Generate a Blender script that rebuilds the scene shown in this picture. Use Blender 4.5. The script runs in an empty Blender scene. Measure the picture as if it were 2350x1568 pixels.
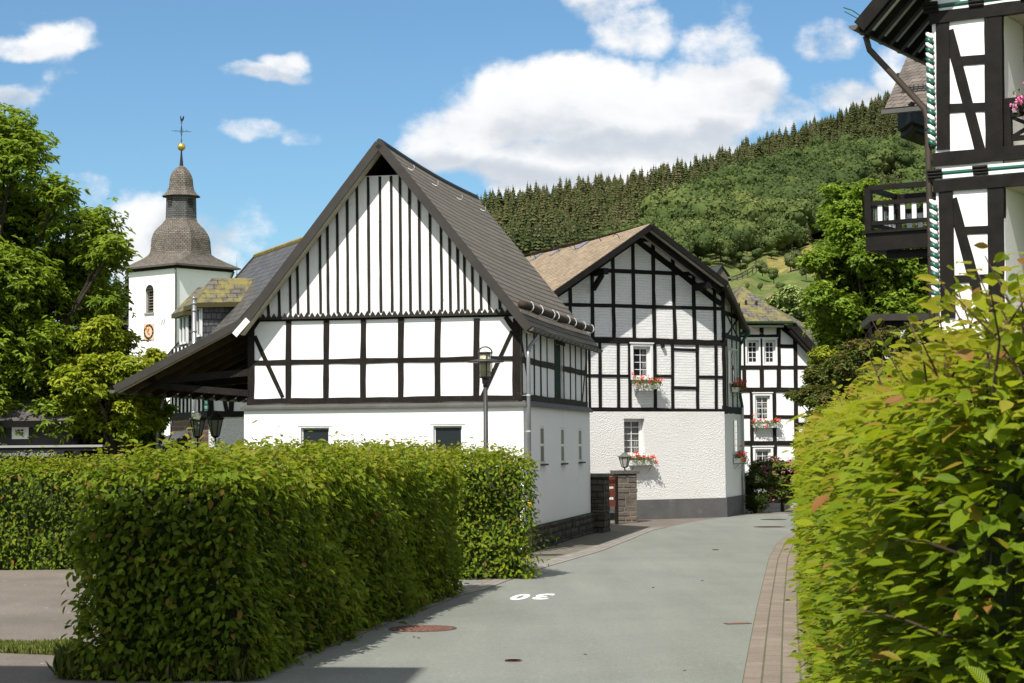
import bpy, math, random
import numpy as np
from mathutils import Vector, Matrix
from math import radians as R, sin, cos, tan, pi, atan2
rng = random.Random(7); nr = np.random.RandomState(11)
sc = bpy.context.scene
COL = sc.collection
# ------------------------------------------------------------------ camera model (measured off the photograph)
H, FPX, CX, CY = 2.1, 4400.0, 1175.0, 712.3
PITCH, ROLL = R(4.0), -0.0084
_F = Vector((0, cos(PITCH), sin(PITCH))); _R0 = Vector((1, 0, 0)); _U0 = Vector((0, -sin(PITCH), cos(PITCH)))
_Rv = _R0*cos(ROLL)+_U0*sin(ROLL); _Uv = -_R0*sin(ROLL)+_U0*cos(ROLL)
CAM = Vector((0, 0, H))
def ray(x, y): return _F + _Rv*((x-CX)/FPX) + _Uv*((CY-y)/FPX)
def G(x, y, z=0.0):
    d = ray(x, y); t = (z-H)/d.z; return CAM + d*t
def D(x, y, Y):
    d = ray(x, y); return CAM + d*(Y/d.y)
class Fac:
    """vertical plane through O whose rightward direction is turned b degrees from world x; local x right, y inward, z up"""
    def __init__(s, O, b):
        s.O = Vector((O[0], O[1], 0)); s.b = R(b)
        s.t = Vector((cos(s.b), sin(s.b), 0)); s.n = Vector((-sin(s.b), cos(s.b), 0))
    def uv(s, x, y, off=0.0):
        d = ray(x, y); P0 = s.O + s.n*off
        k = (P0-CAM).dot(s.n)/d.dot(s.n); P = CAM + d*k
        return ((P-s.O).dot(s.t), P.z)
    def loc(s, P):
        q = Vector(P)-s.O; return Vector((q.dot(s.t), q.dot(s.n), P[2]))
    def W(s, x, y, z): return s.O + s.t*x + s.n*y + Vector((0, 0, z))
cam_d = bpy.data.cameras.new('camera'); cam = bpy.data.objects.new('camera', cam_d); COL.objects.link(cam)
M3 = Matrix((( _Rv.x, _Uv.x, -_F.x), (_Rv.y, _Uv.y, -_F.y), (_Rv.z, _Uv.z, -_F.z)))
cam.matrix_world = Matrix.Translation(CAM) @ M3.to_4x4()
cam_d.sensor_width = 36; cam_d.lens = FPX/2350*36; cam_d.shift_y = -(784-CY)/2350
cam_d.clip_start = 0.1; cam_d.clip_end = 9000
cam_d.dof.use_dof = True; cam_d.dof.focus_distance = 38; cam_d.dof.aperture_fstop = 20
sc.camera = cam
# ------------------------------------------------------------------ tagging and mesh building
def tag(o, label=None, cat=None, group=None, kind=None):
    if label: o['label'] = label
    if cat: o['category'] = cat
    if group: o['group'] = group
    if kind: o['kind'] = kind
    return o
def empty(name, loc, rz=0, label=None, cat=None, group=None):
    o = bpy.data.objects.new(name, None); o.empty_display_size = 0.2; COL.objects.link(o)
    o.location = loc; o.rotation_euler = (0, 0, rz)
    return tag(o, label, cat, group)
def copy_tree(o, parent=None):
    c = o.copy(); COL.objects.link(c); c.parent = parent
    for ch in list(o.children): copy_tree(ch, c)
    return c
class MB:
    def __init__(s): s.v = []; s.f = []; s.uv = []; s.sm = False
    def poly(s, pts, uv=None):
        b = len(s.v); s.v += [tuple(p) for p in pts]; s.f.append(list(range(b, b+len(pts))))
        s.uv.append(uv if uv else [(0, 0)]*len(pts)); return s
    def hexa(s, p):  # p: 8 corners, bottom 4 then top 4
        b = len(s.v); s.v += [tuple(q) for q in p]
        for q in ((0,3,2,1),(4,5,6,7),(0,1,5,4),(1,2,6,5),(2,3,7,6),(3,0,4,7)):
            s.f.append([b+i for i in q]); s.uv.append([(0, 0)]*4)
        return s
    def box(s, x0, x1, y0, y1, z0, z1):
        return s.hexa([(x0,y0,z0),(x1,y0,z0),(x1,y1,z0),(x0,y1,z0),(x0,y0,z1),(x1,y0,z1),(x1,y1,z1),(x0,y1,z1)])
    def beam(s, p0, p1, w, h, up=(0,0,1), j=0.0, seg=1):
        p0 = Vector(p0); p1 = Vector(p1); d = (p1-p0).normalized(); up = Vector(up)
        a = d.cross(up)
        if a.length < 1e-4: a = d.cross(Vector((0, 1, 0)))
        a.normalize(); c = a.cross(d).normalized()
        rings = []
        for k in range(seg+1):
            P = p0.lerp(p1, k/seg); r = []
            for sa, scc in ((-1,-1),(1,-1),(1,1),(-1,1)):
                jj = (rng.uniform(-j, j), rng.uniform(-j, j)) if j else (0, 0)
                r.append(P + a*(sa*w/2+jj[0]) + c*(scc*h/2+jj[1]*.4))
            rings.append(r)
        b = len(s.v)
        for r in rings: s.v += [tuple(q) for q in r]
        for k in range(seg):
            o = b+4*k
            for i in range(4):
                i2 = (i+1) % 4; s.f.append([o+i, o+i2, o+4+i2, o+4+i]); s.uv.append([(0,0)]*4)
        s.f.append([b+3, b+2, b+1, b]); s.uv.append([(0,0)]*4)
        e = b+4*seg; s.f.append([e, e+1, e+2, e+3]); s.uv.append([(0,0)]*4)
        return s
    def tube(s, pts, r, n=8, cap=True):
        pts = [Vector(p) for p in pts]; rr = r if isinstance(r, (list, tuple)) else [r]*len(pts)
        b = len(s.v); prev = None
        for i, p in enumerate(pts):
            d = (pts[min(i+1, len(pts)-1)]-pts[max(i-1, 0)]).normalized()
            a = prev - d*prev.dot(d) if prev is not None else d.orthogonal()
            if a.length < 1e-5: a = d.orthogonal()
            a.normalize(); prev = a; c = d.cross(a)
            for k in range(n):
                t = 2*pi*k/n; s.v.append(tuple(p + a*(rr[i]*cos(t)) + c*(rr[i]*sin(t))))
        for i in range(len(pts)-1):
            for k in range(n):
                k2 = (k+1) % n; o = b+i*n
                s.f.append([o+k, o+k2, o+n+k2, o+n+k]); s.uv.append([(0,0)]*4)
        if cap:
            s.f.append([b+k for k in range(n)][::-1]); s.uv.append([(0,0)]*n)
            e = b+(len(pts)-1)*n; s.f.append([e+k for k in range(n)]); s.uv.append([(0,0)]*n)
        return s
    def lathe(s, prof, c=(0,0,0), n=16):
        b = len(s.v)
        for r, z in prof:
            for k in range(n):
                t = 2*pi*k/n; s.v.append((c[0]+r*cos(t), c[1]+r*sin(t), c[2]+z))
        for i in range(len(prof)-1):
            for k in range(n):
                k2 = (k+1) % n; o = b+i*n
                s.f.append([o+k, o+k2, o+n+k2, o+n+k]); s.uv.append([(0,0)]*4)
        s.f.append([b+k for k in range(n)][::-1]); s.uv.append([(0,0)]*n)
        e = b+(len(prof)-1)*n; s.f.append([e+k for k in range(n)]); s.uv.append([(0,0)]*n)
        return s
    def prism(s, poly, y0, y1):  # outline in the x-z plane
        n = len(poly); b = len(s.v)
        s.v += [(p[0], y0, p[1]) for p in poly] + [(p[0], y1, p[1]) for p in poly]
        s.f.append(list(range(b, b+n))); s.uv.append([(0,0)]*n)
        s.f.append([b+n+i for i in range(n)][::-1]); s.uv.append([(0,0)]*n)
        for i in range(n):
            k = (i+1) % n; s.f.append([b+i, b+n+i, b+n+k, b+k]); s.uv.append([(0,0)]*4)
        return s
    def roof(s, a, b_, c, d, t):
        """slope: a,b lower edge left->right, c,d upper edge right->left (world metres); UV in metres, thickness t downwards"""
        a, b_, c, d = map(Vector, (a, b_, c, d)); n = (b_-a).cross(d-a).normalized()
        if n.z < 0: n = -n
        ux = (b_-a).normalized(); uy = n.cross(ux)
        if uy.dot(d-a) < 0: uy = -uy
        top = [a, b_, c, d]; uv = [((p-a).dot(ux), (p-a).dot(uy)) for p in top]
        low = [p-n*t for p in top]
        s.poly(top, uv); s.poly(low[::-1])
        for i in range(4):
            k = (i+1) % 4; s.poly([top[i], low[i], low[k], top[k]])
        return s
    def wall(s, x0, x1, z0, z1, holes, y=0.0, depth=0.15):
        """rectangular wall face in the x-z plane with real openings and their reveals"""
        xs = sorted(set([x0, x1]+[h[i] for h in holes for i in (0, 1)])); zs = sorted(set([z0, z1]+[h[i] for h in holes for i in (2, 3)]))
        for i in range(len(xs)-1):
            for k in range(len(zs)-1):
                cx, cz = (xs[i]+xs[i+1])/2, (zs[k]+zs[k+1])/2
                if cx < x0 or cx > x1 or cz < z0 or cz > z1: continue
                if any(h[0] < cx < h[1] and h[2] < cz < h[3] for h in holes): continue
                s.poly([(xs[i],y,zs[k]),(xs[i+1],y,zs[k]),(xs[i+1],y,zs[k+1]),(xs[i],y,zs[k+1])])
        for a, b, c, d in holes:
            s.poly([(a,y,c),(a,y+depth,c),(b,y+depth,c),(b,y,c)]); s.poly([(a,y,d),(b,y,d),(b,y+depth,d),(a,y+depth,d)])
            s.poly([(a,y,c),(a,y,d),(a,y+depth,d),(a,y+depth,c)]); s.poly([(b,y,c),(b,y+depth,c),(b,y+depth,d),(b,y,d)])
        return s
    def build(s, name, mat, parent=None, smooth=False, loc=None):
        me = bpy.data.meshes.new(name); me.from_pydata(s.v, [], s.f); 
        ul = me.uv_layers.new(name='UVMap'); flat = [c for f in s.uv for p in f for c in p]
        ul.data.foreach_set('uv', flat)
        me.materials.append(mat)
        if smooth: me.polygons.foreach_set('use_smooth', [True]*len(me.polygons))
        me.validate(); o = bpy.data.objects.new(name, me); COL.objects.link(o)
        if parent: o.parent = parent
        if loc is not None: o.location = loc
        return o
def npmesh(name, V, F, mat, parent=None, leaf_tone=None, uv=None, smooth=False):
    """V (n,3), F (m,k) arrays -> one mesh object; rnd: per-face tone number for leaf colour, in some foliage higher towards the top"""
    me = bpy.data.meshes.new(name); m, k = F.shape
    me.vertices.add(len(V)); me.vertices.foreach_set('co', V.astype(np.float32).ravel())
    me.loops.add(m*k); me.loops.foreach_set('vertex_index', F.astype(np.int32).ravel())
    me.polygons.add(m); me.polygons.foreach_set('loop_start', np.arange(0, m*k, k, dtype=np.int32))
    me.update(calc_edges=True)
    if leaf_tone is not None:
        at = me.attributes.new('leaf_tone', 'FLOAT', 'FACE'); at.data.foreach_set('value', leaf_tone.astype(np.float32))
    if uv is not None:
        ul = me.uv_layers.new(name='UVMap'); ul.data.foreach_set('uv', uv.astype(np.float32).ravel())
    if smooth: me.polygons.foreach_set('use_smooth', [True]*m)
    if mat: me.materials.append(mat)
    o = bpy.data.objects.new(name, me); COL.objects.link(o)
    if parent: o.parent = parent
    return o
# ------------------------------------------------------------------ materials
MAT = {}
class NB:
    def __init__(s, name):
        s.m = bpy.data.materials.new(name); s.m.use_nodes = True; s.t = s.m.node_tree; s.N = s.t.nodes; s.L = s.t.links
        s.N.clear(); s.out = s.N.new('ShaderNodeOutputMaterial'); MAT[name] = s.m
    def n(s, typ, **kw):
        q = s.N.new('ShaderNode'+typ)
        for k, v in kw.items():
            if k.startswith('i_'):
                key = k[2:]; key = int(key) if key.isdigit() else key.replace('_', ' '); q.inputs[key].default_value = v
            else: setattr(q, k, v)
        return q
    def l(s, a, b): s.L.new(a, b)
def ramp(nb, fac, stops, interp='LINEAR'):
    r = nb.n('ValToRGB'); r.color_ramp.interpolation = interp; e = r.color_ramp.elements
    while len(e) > 1: e.remove(e[0])
    e[0].position = stops[0][0]; e[0].color = (*stops[0][1], 1)
    for p, c in stops[1:]:
        q = e.new(p); q.color = (*c, 1)
    nb.l(fac, r.inputs[0]); return r.outputs[0]
def mix(nb, fac, a, b, typ='MIX'):
    m = nb.n('MixRGB', blend_type=typ)
    for i, v in ((0, fac), (1, a), (2, b)):
        if hasattr(v, 'links'): nb.l(v, m.inputs[i])
        else: m.inputs[i].default_value = v if i == 0 else (*v, 1)
    return m.outputs[0]
def mat(name, col, rough=.8, var=.12, vscale=3.0, bump=0.0, bscale=40.0, spec=.3, metal=0.0, coord='Object', stain=None, fine=None):
    """plain surface: large soft tone variation, fine grain, bump; stain=(colour, amount, scale)"""
    nb = NB(name); tc = nb.n('TexCoord'); co = tc.outputs[coord]
    n1 = nb.n('TexNoise', i_Scale=vscale, i_Detail=6.0, i_Roughness=.6); nb.l(co, n1.inputs['Vector'])
    c0 = tuple(max(0, c*(1-var)) for c in col); c1 = tuple(min(1, c*(1+var)) for c in col)
    c = ramp(nb, n1.outputs[0], [(.3, c0), (.7, c1)])
    if stain:
        n3 = nb.n('TexNoise', i_Scale=stain[2], i_Detail=8.0, i_Roughness=.7); nb.l(co, n3.inputs['Vector'])
        mp = nb.n('MapRange', i_1=.62-stain[1], i_2=.72); nb.l(n3.outputs[0], mp.inputs[0]); c = mix(nb, mp.outputs[0], c, stain[0])
    if fine:
        n4 = nb.n('TexNoise', i_Scale=fine[0], i_Detail=2.0); nb.l(co, n4.inputs['Vector'])
        f = ramp(nb, n4.outputs[0], [(.35, (1-fine[1],)*3), (.65, (1+fine[1]*.6,)*3)]); c = mix(nb, 1.0, c, f, 'MULTIPLY')
    p = nb.n('BsdfPrincipled', i_Roughness=rough, i_Metallic=metal); p.inputs['Specular IOR Level'].default_value = spec
    nb.l(c, p.inputs['Base Color'])
    if bump:
        n2 = nb.n('TexNoise', i_Scale=bscale, i_Detail=4.0); nb.l(co, n2.inputs['Vector'])
        b = nb.n('Bump', i_Strength=bump, i_Distance=.02); nb.l(n2.outputs[0], b.inputs['Height']); nb.l(b.outputs[0], p.inputs['Normal'])
    nb.l(p.outputs[0], nb.out.inputs[0]); return nb.m
def wood(name, col, worn=(.16,.15,.14), amt=.10, rough=.7):
    nb = NB(name); tc = nb.n('TexCoord'); mp = nb.n('Mapping'); mp.inputs['Scale'].default_value = (30, 30, 30); nb.l(tc.outputs['Object'], mp.inputs[0])
    n1 = nb.n('TexNoise', i_Scale=.9, i_Detail=9.0, i_Roughness=.75); nb.l(mp.outputs[0], n1.inputs['Vector'])
    n2 = nb.n('TexNoise', i_Scale=.12, i_Detail=3.0); nb.l(mp.outputs[0], n2.inputs['Vector'])
    c = ramp(nb, n2.outputs[0], [(.35, tuple(k*.75 for k in col)), (.65, tuple(k*1.3 for k in col))])
    m_ = nb.n('MapRange', i_1=.66-amt, i_2=.80); nb.l(n1.outputs[0], m_.inputs[0]); c = mix(nb, m_.outputs[0], c, worn)
    p = nb.n('BsdfPrincipled', i_Roughness=rough); p.inputs['Specular IOR Level'].default_value = .18; nb.l(c, p.inputs['Base Color'])
    b = nb.n('Bump', i_Strength=.5, i_Distance=.01); nb.l(n1.outputs[0], b.inputs['Height']); nb.l(b.outputs[0], p.inputs['Normal'])
    nb.l(p.outputs[0], nb.out.inputs[0]); return nb.m
def bricky(name, c1, c2, mortar, bw, bh, ms=.012, bump=.6, coord='Object', swap=True, rough=.85, offset=.5, moss=None, squash=1.0, var=.25, dist=.02, warp=0.0, vmul=(1,1)):
    """courses of bricks, slates or pavers; moss=(colour, threshold, scale)"""
    nb = NB(name); tc = nb.n('TexCoord'); co = tc.outputs[coord]
    if swap:
        sx = nb.n('SeparateXYZ'); nb.l(co, sx.inputs[0]); ad = nb.n('Math', operation='ADD'); nb.l(sx.outputs[0], ad.inputs[0]); nb.l(sx.outputs[1], ad.inputs[1])
        cx = nb.n('CombineXYZ'); nb.l(ad.outputs[0], cx.inputs[0]); nb.l(sx.outputs[2], cx.inputs[1]); co = cx.outputs[0]
    if warp:
        wn = nb.n('TexNoise', i_Scale=3.0, i_Detail=3.0); nb.l(co, wn.inputs['Vector'])
        sb = nb.n('VectorMath', operation='SUBTRACT'); nb.l(wn.outputs['Color'], sb.inputs[0]); sb.inputs[1].default_value = (.5,.5,.5)
        sca = nb.n('VectorMath', operation='SCALE'); nb.l(sb.outputs[0], sca.inputs[0]); sca.inputs['Scale'].default_value = warp
        av = nb.n('VectorMath', operation='ADD'); nb.l(co, av.inputs[0]); nb.l(sca.outputs[0], av.inputs[1]); co = av.outputs[0]
    br = nb.n('TexBrick', offset=offset, squash=squash); nb.l(co, br.inputs['Vector'])
    br.inputs['Scale'].default_value = 1.0; br.inputs['Brick Width'].default_value = bw; br.inputs['Row Height'].default_value = bh
    br.inputs['Mortar Size'].default_value = ms; br.inputs['Mortar Smooth'].default_value = .25; br.inputs['Bias'].default_value = 0
    br.inputs['Color1'].default_value = (*c1, 1); br.inputs['Color2'].default_value = (*c2, 1); br.inputs['Mortar'].default_value = (*mortar, 1)
    n1 = nb.n('TexNoise', i_Scale=2.2, i_Detail=8.0, i_Roughness=.65); nb.l(co, n1.inputs['Vector'])
    f = ramp(nb, n1.outputs[0], [(.3, (1-var,)*3), (.7, (1+var,)*3)]); c = mix(nb, 1.0, br.outputs[0], f, 'MULTIPLY')
    n2 = nb.n('TexNoise', i_Scale=35.0, i_Detail=5.0); nb.l(co, n2.inputs['Vector'])
    f2 = ramp(nb, n2.outputs[0], [(.3, (.85,)*3), (.7, (1.12,)*3)]); c = mix(nb, 1.0, c, f2, 'MULTIPLY')
    if moss:
        n3 = nb.n('TexNoise', i_Scale=moss[2], i_Detail=9.0, i_Roughness=.72); nb.l(co, n3.inputs['Vector'])
        mp = nb.n('MapRange', i_1=moss[1], i_2=moss[1]+.12); nb.l(n3.outputs[0], mp.inputs[0])
        mu = nb.n('Math', operation='MULTIPLY'); mu.inputs[1].default_value = .85; nb.l(mp.outputs[0], mu.inputs[0]); c = mix(nb, mu.outputs[0], c, moss[0])
    p = nb.n('BsdfPrincipled', i_Roughness=rough); p.inputs['Specular IOR Level'].default_value = .3; nb.l(c, p.inputs['Base Color'])
    iv = nb.n('Math', operation='MULTIPLY_ADD'); iv.inputs[1].default_value = -1.0; iv.inputs[2].default_value = 1.0; nb.l(br.outputs['Fac'], iv.inputs[0])
    ad = nb.n('Math', operation='MULTIPLY_ADD'); ad.inputs[1].default_value = .35; nb.l(n2.outputs[0], ad.inputs[0]); nb.l(iv.outputs[0], ad.inputs[2])
    ad2 = nb.n('Math', operation='MULTIPLY_ADD'); ad2.inputs[1].default_value = .8; nb.l(n1.outputs[0], ad2.inputs[0]); nb.l(ad.outputs[0], ad2.inputs[2])
    b = nb.n('Bump', i_Strength=bump, i_Distance=dist); nb.l(ad2.outputs[0], b.inputs['Height']); nb.l(b.outputs[0], p.inputs['Normal'])
    nb.l(p.outputs[0], nb.out.inputs[0]); return nb.m
def leafmat(name, stops, trans=.35, tcol=(.35,.5,.05), veins=False, rough=.45, objvar=0):
    stops = [(p_, (max(c_[0], .62*c_[1])*1.12, c_[1]*1.08, c_[2]*.75) if c_[1] > c_[0] else c_) for p_, c_ in stops]
    nb = NB(name); at = nb.n('Attribute', attribute_name='leaf_tone'); fac = at.outputs['Fac']
    if objvar:
        oi = nb.n('ObjectInfo'); mm = nb.n('Math', operation='MULTIPLY_ADD'); nb.l(oi.outputs['Random'], mm.inputs[0]); mm.inputs[1].default_value = objvar; mm.inputs[2].default_value = -objvar/2
        m3 = nb.n('Math', operation='ADD'); nb.l(mm.outputs[0], m3.inputs[0]); nb.l(fac, m3.inputs[1]); fac = m3.outputs[0]
    c = ramp(nb, fac, stops)
    p = nb.n('BsdfPrincipled', i_Roughness=rough); p.inputs['Specular IOR Level'].default_value = .22
    if veins:
        uv = nb.n('TexCoord'); sx = nb.n('SeparateXYZ'); nb.l(uv.outputs['UV'], sx.inputs[0])
        ab = nb.n('Math', operation='ABSOLUTE'); nb.l(sx.outputs[0], ab.inputs[0])
        m1 = nb.n('Math', operation='MULTIPLY_ADD'); m1.inputs[1].default_value = -.55; nb.l(ab.outputs[0], m1.inputs[0]); nb.l(sx.outputs[1], m1.inputs[2])
        m2 = nb.n('Math', operation='MULTIPLY'); m2.inputs[1].default_value = 75.0; nb.l(m1.outputs[0], m2.inputs[0])
        si = nb.n('Math', operation='SINE'); nb.l(m2.outputs[0], si.inputs[0])
        f = ramp(nb, si.outputs[0], [(0, (.82,)*3), (1, (1.12,)*3)]); c = mix(nb, 1.0, c, f, 'MULTIPLY')
        b = nb.n('Bump', i_Strength=.6, i_Distance=.002); nb.l(si.outputs[0], b.inputs['Height']); nb.l(b.outputs[0], p.inputs['Normal'])
    nb.l(c, p.inputs['Base Color'])
    tr = nb.n('BsdfTranslucent'); tcn = mix(nb, .75, c, tcol, 'MIX'); tcm = mix(nb, .5, tcn, c); nb.l(tcm, tr.inputs[0])
    ms = nb.n('MixShader', i_0=trans); nb.l(p.outputs[0], ms.inputs[1]); nb.l(tr.outputs[0], ms.inputs[2]); nb.l(ms.outputs[0], nb.out.inputs[0]); return nb.m
def glassmat(name, dark=(.02,.025,.025), clear=.0):
    nb = NB(name); p = nb.n('BsdfPrincipled', i_Roughness=.04); p.inputs['Specular IOR Level'].default_value = .6; p.inputs['Base Color'].default_value = (*dark, 1)
    tr = nb.n('BsdfTransparent'); ms = nb.n('MixShader', i_0=clear); nb.l(p.outputs[0], ms.inputs[1]); nb.l(tr.outputs[0], ms.inputs[2]); nb.l(ms.outputs[0], nb.out.inputs[0]); return nb.m
mat('white_render', (.84,.835,.82), .85, .015, 1.2, .25, 30, stain=((.70,.69,.66), .02, 1.3))
mat('white_boards', (.81,.805,.79), .7, .03, 4.0, .15, 25, stain=((.45,.45,.43), .02, 5.0))
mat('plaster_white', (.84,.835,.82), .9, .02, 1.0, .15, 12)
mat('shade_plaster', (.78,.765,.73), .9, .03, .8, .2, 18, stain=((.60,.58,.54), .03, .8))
mat('grey_plinth', (.11,.108,.105), .85, .15, 2.0, .3, 20, stain=((.16,.155,.15), .04, 3.0))
mat('window_white', (.78,.78,.76), .45, .02)
mat('soffit_cream', (.42,.38,.30), .8, .12, 5.0)
mat('zinc', (.30,.31,.32), .45, .12, 3.0, metal=.55)
mat('zinc_dark', (.12,.115,.105), .55, .15, 3.0, metal=.3)
mat('steel', (.42,.41,.39), .34, .05, 2.0, metal=.9)
mat('dark_metal', (.028,.028,.028), .5, .1, 4.0, .1, 60, spec=.5)
mat('iron', (.02,.02,.022), .6, .1)
mat('pale_metal', (.55,.55,.53), .5, .1, metal=.3)
mat('gold', (.75,.50,.12), .32, .08, metal=.9)
mat('clock_pink', (.70,.46,.38), .8, .05)
mat('clock_black', (.03,.022,.015), .6, .1)
mat('green_paint', (.012,.10,.065), .35, .08, spec=.5)
mat('white_paint', (.80,.80,.80), .45, .02)
mat('green_metal', (.02,.09,.05), .4, .1)
mat('dark_green_door', (.006,.028,.02), .6, .15)
mat('red_paint', (.62,.02,.02), .4, .05)
mat('blue_paint', (.02,.06,.42), .4, .05)
mat('sign_blue', (.05,.28,.62), .4, .05)
mat('sign_grey', (.33,.32,.31), .6, .08)
mat('curtain', (.40,.40,.385), .9, .05)
mat('curtain_beige', (.30,.27,.21), .9, .08)
mat('room_dark', (.012,.011,.010), .9, .1)  # near-black for sheets that stand in for unlit interiors; awning shares it
mat('loggia_beige', (.50,.46,.38), .85, .04)
mat('stone_cap', (.14,.13,.115), .9, .25, 6.0, .6, 25, stain=((.20,.19,.10), .05, 6))
mat('concrete', (.35,.33,.30), .9, .12, 6.0, .4, 40)
mat('gate_red', (.13,.035,.02), .5, .2, 6.0)
mat('terracotta', (.25,.12,.08), .8, .2)
mat('lamp_glass', (.42,.40,.26), .15, .05, spec=.5)
mat('lantern_glass', (.40,.39,.36), .25, .12, 8.0)
mat('bark', (.045,.036,.027), .95, .3, 5.0, .9, 20)
mat('twig', (.07,.045,.03), .9, .2)
mat('hedge_core', (.026,.040,.010), 1.0, .3, 6.0, .8, 14)
mat('petal_red', (.78,.03,.02), .5, .1); mat('petal_pink', (.75,.18,.38), .5, .15); mat('petal_white', (.72,.70,.55), .6, .05)
mat('slab_dark', (.05,.05,.05), .8, .2)
mat('zigzag', (.022,.018,.014), .7, .2, 8.0, .3, 30)
wood('timber', (.012,.009,.007), (.17,.15,.13), .075)
wood('timber_black', (.010,.009,.008), (.06,.055,.05), .04)
wood('timber_gloss', (.011,.009,.007), (.12,.11,.095), .035, .5)
wood('timber_grey', (.038,.035,.026), (.16,.15,.12), .10, .8)
wood('batten', (.022,.019,.014), (.13,.12,.10), .04, .7)
wood('rafter', (.055,.032,.018), (.13,.08,.05), .08, .8)
wood('logwood', (.045,.032,.020), (.14,.11,.08), .10, .75)
wood('old_wood', (.10,.09,.07), (.25,.23,.20), .12, .85)
mat('verge', (.040,.035,.030), .55, .15, 4.0, .1, 30)
def mossy_top(m, v0, v1, col):
    """moss that thickens towards the damp ridge (roof UV v in metres)"""
    t = m.node_tree; N = t.nodes; L = t.links
    p = [q for q in N if q.type == 'BSDF_PRINCIPLED'][0]; src = p.inputs['Base Color'].links[0].from_socket
    tc = N.new('ShaderNodeTexCoord'); sx = N.new('ShaderNodeSeparateXYZ'); L.new(tc.outputs['UV'], sx.inputs[0])
    mr = N.new('ShaderNodeMapRange'); mr.inputs[1].default_value = v0; mr.inputs[2].default_value = v1; mr.inputs[3].default_value = -.2; mr.inputs[4].default_value = .16; L.new(sx.outputs[1], mr.inputs[0])
    nz = N.new('ShaderNodeTexNoise'); nz.inputs['Scale'].default_value = 3.5; nz.inputs['Detail'].default_value = 9; nz.inputs['Roughness'].default_value = .7; L.new(tc.outputs['UV'], nz.inputs['Vector'])
    ad = N.new('ShaderNodeMath'); L.new(mr.outputs[0], ad.inputs[0]); L.new(nz.outputs[0], ad.inputs[1])
    m2 = N.new('ShaderNodeMapRange'); m2.inputs[1].default_value = .5; m2.inputs[2].default_value = .66; L.new(ad.outputs[0], m2.inputs[0])
    mx = N.new('ShaderNodeMixRGB'); L.new(m2.outputs[0], mx.inputs[0]); L.new(src, mx.inputs[1]); mx.inputs[2].default_value = (*col, 1); L.new(mx.outputs[0], p.inputs['Base Color'])
m_ = bricky('roof_barn', (.175,.152,.120), (.148,.128,.10), (.04,.034,.027), 60.0, .165, .020, .6, 'UV', False, .9, var=.18)
mossy_top(m_, 3.6, 6.4, (.17,.15,.03))
bricky('roof_brown', (.38,.29,.19), (.25,.19,.125), (.07,.05,.03), .22, .13, .014, .9, 'UV', False, .9, moss=((.30,.26,.14), .60, 1.4), var=.22, warp=.03)
bricky('roof_slate', (.085,.078,.070), (.13,.115,.10), (.02,.017,.012), .30, .20, .014, .6, 'UV', False, .7, moss=((.21,.18,.045), .45, 1.8), var=.25, warp=.05)
bricky('roof_slate_clean', (.075,.072,.068), (.11,.10,.09), (.012,.011,.010), .30, .20, .010, .5, 'UV', False, .5, moss=((.16,.13,.03), .66, 1.2), var=.25, warp=.05)
bricky('cheek_slate', (.075,.080,.085), (.13,.135,.14), (.035,.035,.035), .15, .10, .012, .6, 'UV', False, .45, var=.25, warp=.04)
bricky('roof_church', (.20,.172,.14), (.125,.108,.088), (.030,.026,.022), .26, .15, .018, .8, 'UV', False, .85, moss=((.07,.045,.03), .66, .7), var=.28)
bricky('drum_church', (.12,.122,.115), (.085,.087,.082), (.020,.02,.02), .26, .16, .018, .6, 'UV', False, .7, var=.2)
bricky('roof_right', (.17,.14,.115), (.10,.085,.07), (.02,.018,.015), .34, .24, .012, .7, 'UV', False, .9, moss=((.30,.27,.23), .62, 5.0), var=.3, warp=.05)
bricky('roof_far', (.06,.06,.065), (.05,.05,.055), (.02,.02,.02), .6, .35, .02, .4, 'UV', False, .6)
bricky('white_brick', (.84,.835,.82), (.82,.815,.80), (.79,.785,.77), .62, .075, .012, 1.0, var=.03, rough=.75, dist=.028, warp=.055)
bricky('stone_wall', (.10,.085,.068), (.055,.045,.036), (.035,.03,.025), .30, .14, .016, 1.0, var=.35, warp=.10, dist=.03)
bricky('red_stone', (.16,.075,.05), (.10,.06,.045), (.19,.16,.13), .30, .15, .018, 1.0, var=.3, warp=.06)
nb = NB('roughcast'); tc = nb.n('TexCoord')
v = nb.n('TexVoronoi', i_Scale=38.0); nb.l(tc.outputs['Object'], v.inputs['Vector']); n = nb.n('TexNoise', i_Scale=70.0, i_Detail=4.0); nb.l(tc.outputs['Object'], n.inputs['Vector'])
ad = nb.n('Math', operation='ADD'); nb.l(v.outputs[0], ad.inputs[0]); nb.l(n.outputs[0], ad.inputs[1])
n2 = nb.n('TexNoise', i_Scale=.9, i_Detail=6.0); nb.l(tc.outputs['Object'], n2.inputs['Vector']); c = ramp(nb, n2.outputs[0], [(.3,(.80,.785,.75)),(.7,(.84,.83,.80))])
p = nb.n('BsdfPrincipled', i_Roughness=.95); nb.l(c, p.inputs['Base Color']); b = nb.n('Bump', i_Strength=.9, i_Distance=.022); nb.l(ad.outputs[0], b.inputs['Height']); nb.l(b.outputs[0], p.inputs['Normal']); nb.l(p.outputs[0], nb.out.inputs[0])
mat('stone_block', (.115,.10,.085), .95, .35, 2.2, .9, 18, stain=((.17,.11,.06), .06, 1.6)); mat('mortar', (.22,.18,.12), .95, .1)
glassmat('glass'); mat('glass_dull', (.02,.026,.022), .3, .3, 3.0, spec=.12); glassmat('glass_clear', (.05,.06,.06), .72)
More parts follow.
